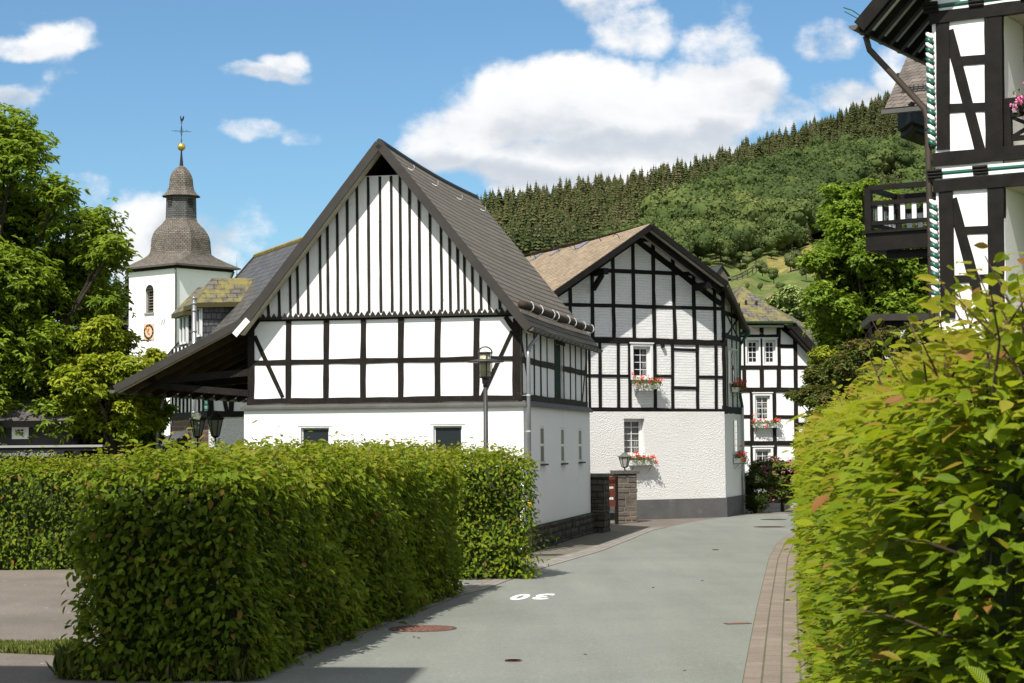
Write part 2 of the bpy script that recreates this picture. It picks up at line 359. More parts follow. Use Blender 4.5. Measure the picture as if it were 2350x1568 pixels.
# asphalt and paving
def asphalt(name, col, speck, sc_=90.0, var=.10, patch=None):
    nb = NB(name); tc = nb.n('TexCoord'); co = tc.outputs['Object']
    a = nb.n('TexNoise', i_Scale=sc_, i_Detail=3.0, i_Roughness=.8); nb.l(co, a.inputs['Vector'])
    v = nb.n('TexVoronoi', i_Scale=sc_*.8); nb.l(co, v.inputs['Vector'])
    n1 = nb.n('TexNoise', i_Scale=.35, i_Detail=7.0, i_Roughness=.6); nb.l(co, n1.inputs['Vector'])
    mp = nb.n('Mapping'); mp.inputs['Rotation'].default_value = (0,0,.2); mp.inputs['Scale'].default_value = (1.1,.12,1); nb.l(co, mp.inputs[0])
    n3 = nb.n('TexNoise', i_Scale=1.6, i_Detail=5.0); nb.l(mp.outputs[0], n3.inputs['Vector'])
    c = ramp(nb, n1.outputs[0], [(.3, tuple(k*(1-var) for k in col)), (.7, tuple(k*(1+var) for k in col))])
    f3 = ramp(nb, n3.outputs[0], [(.35, (.93,)*3), (.65, (1.05,)*3)]); c = mix(nb, 1.0, c, f3, 'MULTIPLY')
    f = ramp(nb, a.outputs[0], [(.3, (.72,)*3), (.5, (1,)*3), (.72, (1.35,)*3)]); c = mix(nb, 1.0, c, f, 'MULTIPLY')
    rs = ramp(nb, v.outputs['Color'], [(.93, (0,0,0)), (.96, (1,1,1))]); c = mix(nb, rs, c, speck)
    n6 = nb.n('TexNoise', i_Scale=16.0, i_Detail=6.0, i_Roughness=.75); nb.l(co, n6.inputs['Vector']); f6 = ramp(nb, n6.outputs[0], [(.32, (.86,)*3), (.68, (1.10,)*3)]); c = mix(nb, 1.0, c, f6, 'MULTIPLY')
    n5 = nb.n('TexNoise', i_Scale=1.7, i_Detail=10.0, i_Roughness=.8); nb.l(co, n5.inputs['Vector'])
    f5 = ramp(nb, n5.outputs[0], [(.62, (1,)*3), (.74, (.84,.82,.80))]); c = mix(nb, 1.0, c, f5, 'MULTIPLY')
    p = nb.n('BsdfPrincipled', i_Roughness=.88); p.inputs['Specular IOR Level'].default_value = .3; nb.l(c, p.inputs['Base Color'])
    b = nb.n('Bump', i_Strength=.5, i_Distance=.006); nb.l(a.outputs[0], b.inputs['Height']); nb.l(b.outputs[0], p.inputs['Normal']); nb.l(p.outputs[0], nb.out.inputs[0])
asphalt('road', (.188,.196,.170), (.42,.42,.38)); asphalt('yard', (.150,.128,.104), (.40,.37,.33), 30.0, .22); asphalt('path', (.19,.185,.17), (.42,.4,.38), 70.0, .1)
bricky('pavers', (.235,.190,.150), (.195,.158,.125), (.10,.10,.055), .42, .17, .010, .5, 'UV', False, .9, var=.15, offset=.35)
bricky('pavers_side', (.19,.172,.135), (.145,.13,.10), (.06,.065,.03), .22, .11, .010, .6, 'UV', False, .9, var=.2)
bricky('kerb_pavers', (.27,.245,.215), (.20,.18,.155), (.13,.12,.10), .20, .13, .010, .5, 'UV', False, .9, var=.15)
mat('soil', (.07,.055,.038), .95, .3, 4.0, .8, 20); mat('marking', (.80,.80,.78), .7, .05, 20.0, .2, 60)
mat('rust', (.19,.095,.065), .75, .25, 20.0, .9, 60); mat('rust_dark', (.09,.06,.05), .8, .3, 20.0, .9, 60)
mat('turf', (.085,.115,.03), .95, .35, .6, .4, 10)
# ------------------------------------------------------------------ the ground, the road and the strips beside it
def sheet(name, pts, m, z, uvdir=None, kind='structure'):
    P = [G(*p) if len(p) == 2 else Vector(p) for p in pts]; P = [Vector((p.x, p.y, z)) for p in P]
    mb = MB()
    mb.poly(P, [(p.x, p.y) for p in P]); return tag(mb.build(name, MAT[m]), kind=kind)
def strip(name, L, Rr, m, z0, z1, step=None):
    """band between two world polylines; UV u along, v across; z1>z0 raises it as a kerb"""
    mb = MB(); d = 0; w = sum((a-b).length for a, b in zip(L, Rr))/len(L)
    for i in range(len(L)-1):
        s = (L[i+1]-L[i]).length
        q = [L[i], Rr[i], Rr[i+1], L[i+1]]; q = [Vector((p.x, p.y, z1)) for p in q]
        wa = (L[i]-Rr[i]).length; wb = (L[i+1]-Rr[i+1]).length
        n = (q[1]-q[0]).cross(q[3]-q[0])
        uv = [(d, 0), (d, wa), (d+s, wb), (d+s, 0)]
        if n.z < 0: q = q[::-1]; uv = uv[::-1]
        mb.poly(q, uv)
        for A in (L, Rr):
            mb.poly([(A[i].x,A[i].y,z1),(A[i+1].x,A[i+1].y,z1),(A[i+1].x,A[i+1].y,z0),(A[i].x,A[i].y,z0)])
        d += s
    return tag(mb.build(name, MAT[m]), kind='structure')
mb = MB(); g_ = 3000
mb.poly([(-g_,-g_,-.012),(g_,-g_,-.012),(g_,g_,-.012),(-g_,g_,-.012)]); tag(mb.build('ground', MAT['turf']), kind='structure')
LE = [(551,1562),(689,1514.5),(890,1432.5),(1061,1367),(1114,1354),(1170,1332),(1232,1308.6),(1302,1288.6),(1382,1265),(1440,1242),(1500,1217),(1528,1212)]
LEw = [G(*p) for p in LE]; LEw = [LEw[0]+(LEw[0]-LEw[1]).normalized()*12, LEw[0]+(LEw[0]-LEw[1]).normalized()*4] + LEw
LE2 = [G(*p) for p in [(1578,1200.5),(1640,1190),(1695,1184.6),(1740,1181.5),(1797,1179),(1850,1178)]]
RE = [(1703,1568),(1720,1476.6),(1735.7,1398.5),(1756,1314),(1764,1283),(1782.6,1248.5),(1804.5,1231),(1850,1210),(1950,1192)]
REw = [G(*p) for p in RE]; REw = [REw[0]+(REw[0]-REw[1]).normalized()*13, REw[0]+(REw[0]-REw[1]).normalized()*5] + REw
poly = LEw + LE2 + REw[::-1]
mb = MB(); P = [Vector((p.x, p.y, .004)) for p in poly]; mb.poly(P); rd = tag(mb.build('road', MAT['road']), kind='structure')
def offs(path, w):
    o = []
    for i, p in enumerate(path):
        d = (path[min(i+1, len(path)-1)]-path[max(i-1, 0)]); d.z = 0; d.normalize(); o.append(p + Vector((d.y, -d.x, 0))*w)
    return o
strip('kerb_strip', LEw, offs(LEw, -.42), 'kerb_pavers', -.02, .012)
strip('paving_strip', REw, offs(REw, .62), 'pavers', -.02, .012)
PV = LEw[7:]
strip('pavement', offs(PV, -.42), offs(PV, -2.6), 'pavers_side', -.02, .010)
yard = [(-30, 12), (-.5-2.35, 12), G(520,1562).to_tuple()[:2], G(1035,1352).to_tuple()[:2], (-1.4,33.4), (-30,33.4)]
mb = MB(); mb.poly([(x, y, 0.0) for x, y in yard]); tag(mb.build('car_park', MAT['yard']), kind='structure')
sheet('driveway', [(1000,1362),(1061,1367),(1114,1354),(1175,1322),(1040,1312),(980,1330)], 'path', .006)
mb = MB(); a = [G(1340,1235), G(1528,1213), G(1578,1201), G(1640,1190.5), G(1695,1185), G(1797,1179)]
fc = [Vector((p.x,p.y,.002)) for p in a] + [Vector((13,66,.002)), Vector((4,66,.002)), Vector((0,52,.002))]
mb.poly(fc); tag(mb.build('forecourt', MAT['yard']), kind='structure')
# verge soil under the hedges
mb = MB(); Rr = offs(REw, .62); O2 = offs(REw, 4.5)
for i in range(len(Rr)-1): mb.poly([(Rr[i].x,Rr[i].y,.001),(O2[i].x,O2[i].y,.001),(O2[i+1].x,O2[i+1].y,.001),(Rr[i+1].x,Rr[i+1].y,.001)])
tag(mb.build('hedge_bed', MAT['soil']), kind='structure')
# painted number, read by drivers coming towards the camera
def glyph(txt, size, name, m, parent=None, extrude=0.0, shear=0.0):
    cu = bpy.data.curves.new(name, 'FONT'); cu.body = txt; cu.size = size; cu.extrude = extrude; cu.offset = .035 if name == 'painted_digit' else 0; cu.align_x = 'CENTER'; cu.align_y = 'CENTER'; cu.shear = shear
    t = bpy.data.objects.new('tmp', cu); COL.objects.link(t); bpy.context.view_layer.update()
    me = bpy.data.meshes.new_from_object(t.evaluated_get(bpy.context.evaluated_depsgraph_get())); bpy.data.objects.remove(t)
    me.name = name; me.materials.clear(); me.materials.append(m)
    o = bpy.data.objects.new(name, me); COL.objects.link(o)
    if parent: o.parent = parent
    return o
hd = atan2((G(1760,1300)-G(1703,1568)).x, (G(1760,1300)-G(1703,1568)).y)
for ch, (px, py) in zip('03', ((1193.7,1371.5),(1246,1370.5))):
    c = G(px, py); g = glyph(ch, 1.0, 'painted_digit', MAT['marking'])
    me = g.data; w = max(v.co.x for v in me.vertices)-min(v.co.x for v in me.vertices); h = max(v.co.y for v in me.vertices)-min(v.co.y for v in me.vertices)
    cx = (max(v.co.x for v in me.vertices)+min(v.co.x for v in me.vertices))/2; cyy = (max(v.co.y for v in me.vertices)+min(v.co.y for v in me.vertices))/2
    for v in me.vertices:
        x = (v.co.x-cx)/w*.235; y = (v.co.y-cyy)/h*.98; x, y = -x, -y
        v.co = (c.x + x*cos(.1) + y*sin(hd), c.y + y*cos(hd) - x*sin(.1)*.3, .0075)
    tag(g, kind='structure')
def cover(px, py, r, name, label, mt='rust', square=False, cat='manhole cover', ry=None):
    c = G(px, py); e = empty(name, (c.x, c.y, .004), 0.2, label, cat)
    fr = MB(); pl = MB()
    if square:
        fr.box(-r,r,-(ry or r),(ry or r),-.02,.006); pl.box(-r*.8,r*.8,-(ry or r)*.75,(ry or r)*.75,0,.009)
    else:
        fr.lathe([(r,-.02),(r,.006),(r*.90,.006),(r*.89,.0)], n=40); pl.lathe([(r*.88,-.02),(r*.88,.004),(0.001,.005)], n=40)
        for k in range(5):
            n = max(3, 6*k)
            for q in range(n):
                t = 2*pi*q/n+.2*k; rr = r*.82*(k+.5)/5
                pl.box(rr*cos(t)-.022,rr*cos(t)+.022,rr*sin(t)-.022,rr*sin(t)+.022,.003,.011)
    fr.build('frame', MAT['rust_dark'], e); pl.build('lid', MAT[mt], e); return e
cover(970,1444,.39,'manhole_cover','large rusty round manhole cover near the left kerb of the road')
cover(1766,1210,.39,'manhole_cover','round manhole cover far down the road beside the white house','rust_dark')
cover(1178,1518.5,.08,'valve_cover','small rusty oval water valve cap in the middle of the near road',cat='valve cover')
cover(1693,1432.5,.15,'valve_cover','small rusty rectangular valve lid close to the right paving strip',square=True,ry=.07,cat='valve cover')
cover(1642,1263,.05,'valve_cover','tiny dark valve cap in the road beyond the painted number','rust_dark',cat='valve cover')
cover(1775,1193,.36,'manhole_cover','farthest round manhole cover where the road bends out of sight','rust_dark')
# fallen leaves on the road
for px, py in ((951,1464),(1343,1504),(1571,1541),(961,1466),(1612,1334),(1500,1350)):
    c = G(px, py); mb = MB(); s = .03
    mb.poly([(-s,0,.0),(0,-s*.6,.004),(s,0,.0),(0,s*.7,.012)]); o = mb.build('fallen_leaf', MAT['turf'], loc=(c.x,c.y,.008)); o.rotation_euler = (0,.2,rng.uniform(0,6))
    tag(o, 'small green leaf fallen on the grey asphalt of the road', 'leaf', 'green leaves fallen on the road')
# ------------------------------------------------------------------ timber and window helpers on a facade
_tc = [0]
def timber(F, par, a, b, w, m='timber', name='post', proud=.022, off=0.0, depth=.10, px=True, seg=None, jit=.07):
    """squared timber between two picture points lying on the facade; w width in metres"""
    if px: a = F.uv(*a, off); b = F.uv(*b, off)
    _tc[0] += 1; pr = proud + (_tc[0] % 9)*.0009
    p0 = Vector((a[0], off-pr+depth/2, a[1])); p1 = Vector((b[0], off-pr+depth/2, b[1])); L = (p1-p0).length
    mb = MB(); d = (p1-p0).normalized(); side = Vector((d.z, 0, -d.x)); n = seg or max(2, int(L/.35)); bb = len(mb.v); rings = []
    for k in range(n+1):
        P = p0.lerp(p1, k/n); j1 = rng.uniform(-jit, jit)*w; j2 = rng.uniform(-jit, jit)*w; jf = rng.uniform(-.003, .003)
        rings.append([P-side*(w/2+j1)+Vector((0,-depth/2+jf,0)), P+side*(w/2+j2)+Vector((0,-depth/2+jf,0)), P+side*(w/2+j2)+Vector((0,depth/2,0)), P-side*(w/2+j1)+Vector((0,depth/2,0))])
    for r in rings: mb.v += [tuple(q) for q in r]
    for k in range(n):
        o = bb+4*k
        for i in range(4):
            i2 = (i+1) % 4; mb.f.append([o+i, o+4+i, o+4+i2, o+i2]); mb.uv.append([(0,0)]*4)
    mb.f.append([bb, bb+1, bb+2, bb+3]); mb.uv.append([(0,0)]*4); e = bb+4*n; mb.f.append([e+3, e+2, e+1, e]); mb.uv.append([(0,0)]*4)
    return mb.build(name, MAT[m], par)
def rect(F, x0, x1, y0, y1, off=0.0):
    """picture box -> (u0,u1,v0,v1) on the facade, measured along its middle lines"""
    xm, ym = (x0+x1)/2, (y0+y1)/2
    return (F.uv(x0, ym, off)[0], F.uv(x1, ym, off)[0], F.uv(xm, y1, off)[1], F.uv(xm, y0, off)[1])
def window(par, r, cols, rows, fw=.05, casing=0.0, depth=.12, glass='glass', curtain=None, y=0.0, frame='window_white', sill=False, bw=.018, name='window', sw=.032, fd=.05):
    u0, u1, v0, v1 = r; mb = MB(); ya = y+depth-fd; q_ = fd/.05
    def ring(mb, a, b, c, d, w, y0, y1):
        mb.box(a, a+w, y0, y1, c, d); mb.box(b-w, b, y0, y1, c, d); mb.box(a+w, b-w, y0, y1, c, c+w); mb.box(a+w, b-w, y0, y1, d-w, d)
    ring(mb, u0+.002, u1-.002, v0+.002, v1-.002, fw, ya, ya+fd)
    if casing: ring(mb, u0-casing, u1+casing, v0-casing*.7, v1+casing, casing, y-.035, y+.01); mb.box(u0-casing-.03, u1+casing+.03, y-.06, y+.0, v1+casing+.001, v1+casing+.035)
    w = mb.build(name, MAT[frame], par)
    a, b, c, d = u0+fw, u1-fw, v0+fw, v1-fw
    s = MB(); ring(s, a+.004, b-.004, c+.004, d-.004, sw, ya+.012*q_, ya+.04*q_); s.build('sash', MAT[frame], w)
    if cols > 1 or rows > 1:
        g = MB()
        for i in range(1, cols): x = a+(b-a)*i/cols; g.box(x-bw/2, x+bw/2, ya+.010*q_, ya+.030*q_, c+.02, d-.02)
        for i in range(1, rows): z = c+(d-c)*i/rows; g.box(a+.02, b-.02, ya+.0115*q_, ya+.029*q_, z-bw/2, z+bw/2)
        g.build('glazing_bars', MAT[frame], w)
    p = MB(); p.poly([(a,ya+.02*q_,c),(b,ya+.02*q_,c),(b,ya+.02*q_,d),(a,ya+.02*q_,d)]); p.build('pane', MAT['glass_clear' if curtain else glass], w)
    bk = MB(); bk.poly([(a-.3,ya+.45,c-.3),(b+.3,ya+.45,c-.3),(b+.3,ya+.45,d+.3),(a-.3,ya+.45,d+.3)]); bk.build('dark_backing', MAT['room_dark'], w)  # near-black sheet stands in for the unlit room behind the pane
    if curtain:
        cm, spans = curtain; q = MB()
        for (f0, f1, g0, g1) in spans:
            n = max(4, int((f1-f0)*(b-a)/.02)); prev = None
            for i in range(n+1):
                t = f0+(f1-f0)*i/n; x = a+(b-a)*t; yy = ya+.10+.014*sin(i*1.9)+.006*sin(i*4.3)
                if prev: q.poly([(prev[0],prev[1],c+(d-c)*g0),(x,yy,c+(d-c)*g0),(x,yy,c+(d-c)*g1),(prev[0],prev[1],c+(d-c)*g1)])
                prev = (x, yy)
        q.build('curtain', MAT[cm], w)
    if sill: q = MB(); q.box(u0-.06, u1+.06, y-.07, y+.02, v0-.035, v0-.002); q.build('sill', MAT['slab_dark'], w)
    return w
def stones(F, par, x0, x1, z0, z1, y0, y1, row=.13, name='stone', m='stone_block'):
    """coursed rubble: every block a bevelled lump on a mortar core, all one mesh"""
    mb = MB(); z = z0
    while z < z1-.03:
        h = min(row*rng.uniform(.75,1.25), z1-z); 
        for face in ('f', 'r', 'l', 'b'):
            a, b = (x0, x1) if face in 'fb' else (y0, y1); x = a
            if abs(b-a) < .05: continue
            while x < b-.02:
                w = min(row*rng.uniform(1.1,2.6), b-x)
                if b-x-w < .06: w = b-x
                g = .008; pr = rng.uniform(.004,.028); i = .012
                A = [(x+g, z+g), (x+w-g, z+g), (x+w-g, z+h-g), (x+g, z+h-g)]; B = [(x+g+i, z+g+i), (x+w-g-i, z+g+i), (x+w-g-i, z+h-g-i*rng.uniform(.6,1.5)), (x+g+i, z+h-g-i)]
                def T(p, d):
                    if face == 'f': return (p[0], y0-d, p[1])
                    if face == 'b': return (p[0], y1+d, p[1])
                    if face == 'r': return (x1+d, p[0], p[1])
                    return (x0-d, p[0], p[1])
                lo = [T(p, 0) for p in A]; hi = [T(p, pr+rng.uniform(-.004,.004)) for p in B]
                mb.poly(hi)
                for k in range(4): mb.poly([lo[k], lo[(k+1)%4], hi[(k+1)%4], hi[k]])
                x += w
        z += h
    mb.build(name, MAT[m], par); co = MB(); co.box(x0, x1, y0, y1, z0, z1); co.build('mortar_core', MAT['mortar' if m == 'stone_block' else 'hedge_core'], par)
# ------------------------------------------------------------------ the barn (half-timbered storehouse)
BO = G(1204, 1270); BA = -11.3
B = Fac(BO, BA); BS = Fac(BO, 90+BA); L = 8.2
barn = empty('barn', BO, R(BA), 'white barn with vertical black battens in its gable and an open lean-to canopy', 'barn')
def B2(u, v, off=0.0): return (-off, u, v)     # side facade coordinates -> barn local
S = empty('side_wall_frame', (0,0,0)); S.parent = barn; S.rotation_euler = (0,0,R(90))
z_led = B.uv(876, 931)[1]; z_bb = B.uv(876, 923.5, .06)[1]; z_bt = B.uv(876, 726, .06)[1]
uL0 = B.uv(560, 1100)[0]; u_l = B.uv(569.6, 830, .06)[0]; u_r = B.uv(1195.5, 830, .06)[0]
z_pl = B.uv(1204, 1212)[1]
# ground floor
w1 = rect(B, 690.5, 755, 981.5, 1026); w1 = (w1[0], w1[1], w1[2]-.28, w1[3]); w2 = rect(B, 994.5, 1060, 977.5, 1018); w2 = (w2[0], w2[1], w2[2]-.30, w2[3])
mb = MB(); mb.wall(uL0, 0, -.05, z_led, [w1, w2], 0, .11)
mb.poly([(uL0,0,-.05),(uL0,L,-.05),(uL0,L,z_led),(uL0,0,z_led)]); mb.poly([(0,L,-.05),(uL0,L,-.05),(uL0,L,z_led),(0,L,z_led)])
mb.poly([(uL0,0,z_led),(0,0,z_led),(0,L,z_led),(uL0,L,z_led)])
mb.build('ground_floor_wall', MAT['white_render'], barn)
for w_ in (w1, w2):
    o = window(barn, w_, 1, 1, .014, 0, .10, sw=.012)
    u0,u1,v0,v1 = w_; q = MB(); q.box(u0+.03,u1-.03,.075,.12,(v0+v1)/2-.05,(v0+v1)/2-.005); q.build('transom', MAT['window_white'], o)
    q = MB()
    for k in range(5): x = u0+(u1-u0)*(k+.9)/6; q.box(x-.012,x+.012,.16,.18,v0,v1-.1)
    q.build('grille', MAT['green_paint'], o)
    q = MB(); q.box(u0-.07,u1+.07,-.012,.0,v1+.03,v1+.045); q.box(u0-.075,u0-.06,-.012,.0,v0,v1+.045); q.build('plaster_edge', MAT['window_white'], o)
# side ground floor wall with three slit windows
sw = []
for x0, x1, y0, y1 in ((1240.6,1250.2,978,1064.5),(1287.8,1296,981.5,1062.8),(1328.2,1336,984,1060)):
    sw.append(rect(BS, x0, x1, y0, y1))
mb = MB(); mb.wall(0, L, -.05, z_led, sw, 0, .024); mb.build('ground_floor_side', MAT['white_render'], S)
for r in sw:
    o = window(S, r, 1, 2, .025, 0, .022, sill=True, bw=.05, sw=.02, fd=.014, glass='glass_dull')
stones(BS, S, -.02, L+.02, -.03, z_pl, -.07, .05, .15, 'stone_plinth', 'stone_wall')
# ledge
mb = MB(); mb.poly([(uL0-.06,-.07,z_led-.01),(.07,-.07,z_led-.01),(.0,.10,z_led+.07),(uL0,.10,z_led+.07)]); mb.poly([(uL0-.06,-.07,z_led-.05),(.07,-.07,z_led-.05),(.07,-.07,z_led-.01),(uL0-.06,-.07,z_led-.01)])
mb.poly([(uL0-.06,-.07,z_led-.05),(uL0-.06,.05,z_led-.05),(.07,.05,z_led-.05),(.07,-.07,z_led-.05)])
mb.poly([(.07,-.07,z_led-.01),(.07,L+.05,z_led-.01),(.0,L,z_led+.07),(.0,.1,z_led+.07)]); mb.poly([(.07,-.07,z_led-.05),(.07,L+.05,z_led-.05),(.07,L+.05,z_led-.01),(.07,-.07,z_led-.01)])
mb.build('ledge', MAT['zinc_dark'], barn)
# upper storey infill
IN = .06
ridge = B.uv(870, 322, -.35); er = B.uv(1214, 746, -.35); el = B.uv(547, 751, -.35); cl = B.uv(264, 887.5, -.35)
tr = (er[1]-ridge[1])/(er[0]-ridge[0]); tl = (el[1]-ridge[1])/(el[0]-ridge[0])
def zr(u): return ridge[1] + (tr if u > ridge[0] else tl)*(u-ridge[0])
z_t = B.uv(876, 722, IN)[1]
z_op = B.uv(873, 403, IN-.05)[1]
# right eave wall top
mb = MB(); mb.poly([(u_l,IN,z_led+.05),(u_r,IN,z_led+.05),(u_r,IN,z_t+.02),(u_l,IN,z_t+.02)])
mb.poly([(u_l,IN,z_led),(u_l,L,z_led),(u_l,L,z_t),(u_l,IN,z_t)]); mb.poly([(u_l,L,z_led),(u_r,L,z_led),(u_r,L,z_t),(u_l,L,z_t)])
ga = [(u_l+.02, z_t), (u_r-.02, z_t), (ridge[0], zr(ridge[0])-.25)]
mb.poly([(p[0], L, p[1]) for p in ga][::-1]); mb.build('upper_wall', MAT['plaster_white'], barn)
hd_ = rect(BS, 1274, 1291.5, 790, 921, IN); ztop = zr(.05)-.12
mb = MB(); mb.wall(IN, L, z_led+.02, ztop, [hd_], IN, .10); mb.build('upper_side_wall', MAT['plaster_white'], S)
# gable boarding, a near-black sheet stands in for the unlit loft under the ridge
mb = MB(); yb = IN-.05; k = .10
def xl(z): return ridge[0] + (z-ridge[1]+k)/tl
def xr(z): return ridge[0] + (z-ridge[1]+k)/tr
mb.prism([(xl(z_t-.03), z_t-.03), (xr(z_t-.03), z_t-.03), (xr(z_op), z_op), (xl(z_op), z_op)], yb, IN+.01); mb.build('gable_boarding', MAT['white_boards'], barn)
mb = MB(); mb.poly([(xl(z_op-.3), 1.3, z_op-.3), (xr(z_op-.3), 1.3, z_op-.3), (ridge[0], 1.3, ridge[1]-.1)]); mb.build('loft_dark_sheet', MAT['room_dark'], barn)
bx = [594,616.5,641.7,667,684,707.7,736,753.3,775.5,798.7,821.6,847.2,874.3,900.2,920.6,942.2,964.2,989.2,1014.1,1033.9,1052.3,1067.6,1085.7,1104.8,1122.7,1147.8]
for x in bx:
    u = B.uv(x, 715, yb)[0]; zt_ = min(zr(u)-.12, z_op+.0); lean = .045*(u-ridge[0])/3
    timber(B, barn, (u, z_t+.04), (u-.012, zt_-.02), .053, 'batten', 'batten', .012, yb, .03, px=False)
# saw-tooth trim
mb = MB(); x = B.uv(586, 720, yb)[0]; xe = B.uv(1172, 715, yb)[0]; n = 46; p = []
zb0 = B.uv(876, 725, yb)[1]
for i in range(n):
    a = x+(xe-x)*i/n; b = x+(xe-x)*(i+1)/n; p += [(a, zb0+.01), ((a+b)/2, zb0+.105+rng.uniform(-.012,.012))]
p += [(xe, zb0+.01), (xe, zb0-.04), (x, zb0-.04)]
for i in range(n):
    a = x+(xe-x)*i/n; b = x+(xe-x)*(i+1)/n; mb.prism([(a, zb0), (b, zb0), ((a+b)/2, zb0+.10+rng.uniform(-.012,.012))], yb-.034, yb-.006)
mb.box(x, xe, yb-.034, yb-.006, zb0-.03, zb0); mb.build('saw_tooth_trim', MAT['zigzag'], barn)
# timber frame of the front
m = 'timber'; O_ = IN
for xc, w_ in ((576.9,.135),(662.5,.118),(748.9,.11),(833.9,.112),(920.2,.112),(1004.6,.118),(1093.8,.118),(1185.3,.145)):
    timber(B, barn, (xc-1, 918), (xc+.5, 731), w_, m, 'post', .022, O_)
def hrail(F, par, v, a, b, w_, m, name='rail', pr=.017, off=IN): return timber(F, par, (a, v), (b, v), w_, m, name, pr, off, px=False)
hrail(B, barn, B.uv(876,728,O_)[1], u_l-.01, u_r+.01, .085, m); hrail(B, barn, B.uv(876,827.6,O_)[1], u_l, u_r, .098, m)
hrail(B, barn, B.uv(876,917.7,O_)[1], u_l-.02, u_r+.01, .108, m, pr=.03)
timber(B, barn, (584.5, 772), (649, 912), .085, m, 'brace', .012, O_); timber(B, barn, (1175.5, 760), (1106, 912), .08, m, 'brace', .012, O_)
timber(B, barn, (1160, 727), (1180, 757), .10, m, 'brace', .0125, O_); timber(B, barn, (597, 729), (578, 757), .10, m, 'brace', .0125, O_)
# side frame
ms = 'timber_grey'
def sp(x, y0=925, y1=740, w_=.05): timber(BS, S, (x, y0), (x, y1), w_, ms, 'post', .012, IN, .06)
def spv(u, w_=.06, z0=None, z1=None): timber(BS, S, (u, z0 or z_led+.05), (u, z1 or ztop-.02), w_, ms, 'post', .016, IN, .06, px=False)
for x in (1208.5,1225,1240,1255,1272.6,1293,1308,1320,1333,1344,1353.5): spv(BS.uv(x, 850, IN)[0], .06)
spv(IN+.05, .14); spv(L-.05, .12)
zm = BS.uv(1240, 835, IN)[1]
u0h, u1h = hd_[0], hd_[1]
hrail(BS, S, zm, IN, u0h, .13, ms, pr=.010); hrail(BS, S, zm, u1h, L, .13, ms, pr=.010); hrail(BS, S, z_led+.12, IN, L, .16, ms, pr=.024); hrail(BS, S, ztop-.06, IN, L, .12, ms, pr=.026)
timber(BS, S, (IN+.1, ztop-.3), (IN+.9, z_led+.2), .07, ms, 'brace', .008, IN, .06, px=False); timber(BS, S, (L-.1, zm+.3), (L-.75, z_led+.2), .07, ms, 'brace', .008, IN, .06, px=False)
mb = MB(); mb.box(hd_[0], hd_[1], IN+.05, IN+.09, hd_[2], hd_[3]); 
for i in range(1, 5): x_ = hd_[0]+(hd_[1]-hd_[0])*i/5; mb.box(x_-.006, x_+.006, IN+.045, IN+.05, hd_[2], hd_[3])
mb.build('hatch_door', MAT['dark_green_door'], S)
mb = MB(); mb.box(hd_[0]-.06, hd_[1]+.06, IN-.05, IN-.026, hd_[3]-.02, hd_[3]+.10); mb.build('door_lintel', MAT['timber_grey'], S)
# roof
yf, ybk = -.35, L+.30
mb = MB(); R0 = Vector((ridge[0], yf, ridge[1])); R1 = Vector((ridge[0], ybk, ridge[1])); 
n = 8   # slightly sagging ridge and eaves
def sag(t): return -.07*sin(pi*t)
for i in range(n):
    t0, t1 = i/n, (i+1)/n; ya, yc = yf+(ybk-yf)*t0, yf+(ybk-yf)*t1
    for (e, s_) in ((er, 1), (el, -1)):
        A = Vector((e[0], ya, e[1]+sag(t0)*.4)); Bq = Vector((e[0], yc, e[1]+sag(t1)*.4)); Cq = Vector((ridge[0], yc, ridge[1]+sag(t1))); Dq = Vector((ridge[0], ya, ridge[1]+sag(t0)))
        sl = (A-Dq).length; q = [A, Bq, Cq, Dq]; uv = [(ya, 0), (yc, 0), (yc, sl), (ya, sl)]
        if s_ < 0: q = q[::-1]; uv = uv[::-1]
        mb.poly(q, uv); dn = Vector((0,0,-.09)); mb.poly([p+dn for p in q][::-1])
        if i == 0: mb.poly([A, Dq, Dq+dn, A+dn])
        if i == n-1: mb.poly([Bq, Cq, Cq+dn, Bq+dn])
        mb.poly([A, A+dn, Bq+dn, Bq])
rf = mb.build('roof', MAT['roof_barn'], barn)
mb = MB(); mb.tube([(ridge[0], yf+(ybk-yf)*i/8, ridge[1]+sag(i/8)-.02) for i in range(9)], .06, 6); mb.build('ridge_capping', MAT['verge'], rf)
for e, nm in ((er, 1), (el, -1)):
    d = Vector((e[0]-ridge[0], 0, e[1]-ridge[1])); mb = MB()
    a = Vector((ridge[0], yf-.02, ridge[1]-.075)); b_ = Vector((e[0], yf-.02, e[1]-.075)); mb.beam(a, b_, .05, .17, (0,0,1))
    mb.build('verge_board', MAT['verge'], barn)
    mb = MB(); off_ = Vector((0, .16, -.11)); mb.beam(a+off_, b_+off_-d.normalized()*.05, .26, .03); mb.build('soffit_board', MAT['soffit_cream'], barn)
mb = MB()
for y_ in (.35, 1.0): 
    for e in (er, el):
        d = Vector((e[0]-ridge[0], 0, e[1]-ridge[1])); p0 = Vector((ridge[0], y_, ridge[1]-.16)); mb.beam(p0, p0+d*.28, .09, .10)
mb.build('loft_rafters', MAT['timber'], barn)
# small snow hooks near the ridge
dr = Vector((er[0]-ridge[0], 0, er[1]-ridge[1])); nrm = Vector((-dr.z, 0, dr.x)); nrm = nrm if nrm.z > 0 else -nrm; nrm.normalize(); dn_ = dr.normalized()
for i, y_ in enumerate((.55, 2.6, 4.9, 7.4)):
    p0 = Vector((ridge[0], y_, ridge[1]+sag(y_/8.5))) + dn_*(.55+.0*i) + nrm*.01; mb = MB()
    mb.tube([p0, p0+nrm*.02+dn_*.07, p0+nrm*.06+dn_*.11, p0+nrm*.11+dn_*.08, p0+nrm*.13+dn_*.03], .006, 5); mb.build('snow_hook', MAT['pale_metal'], rf)
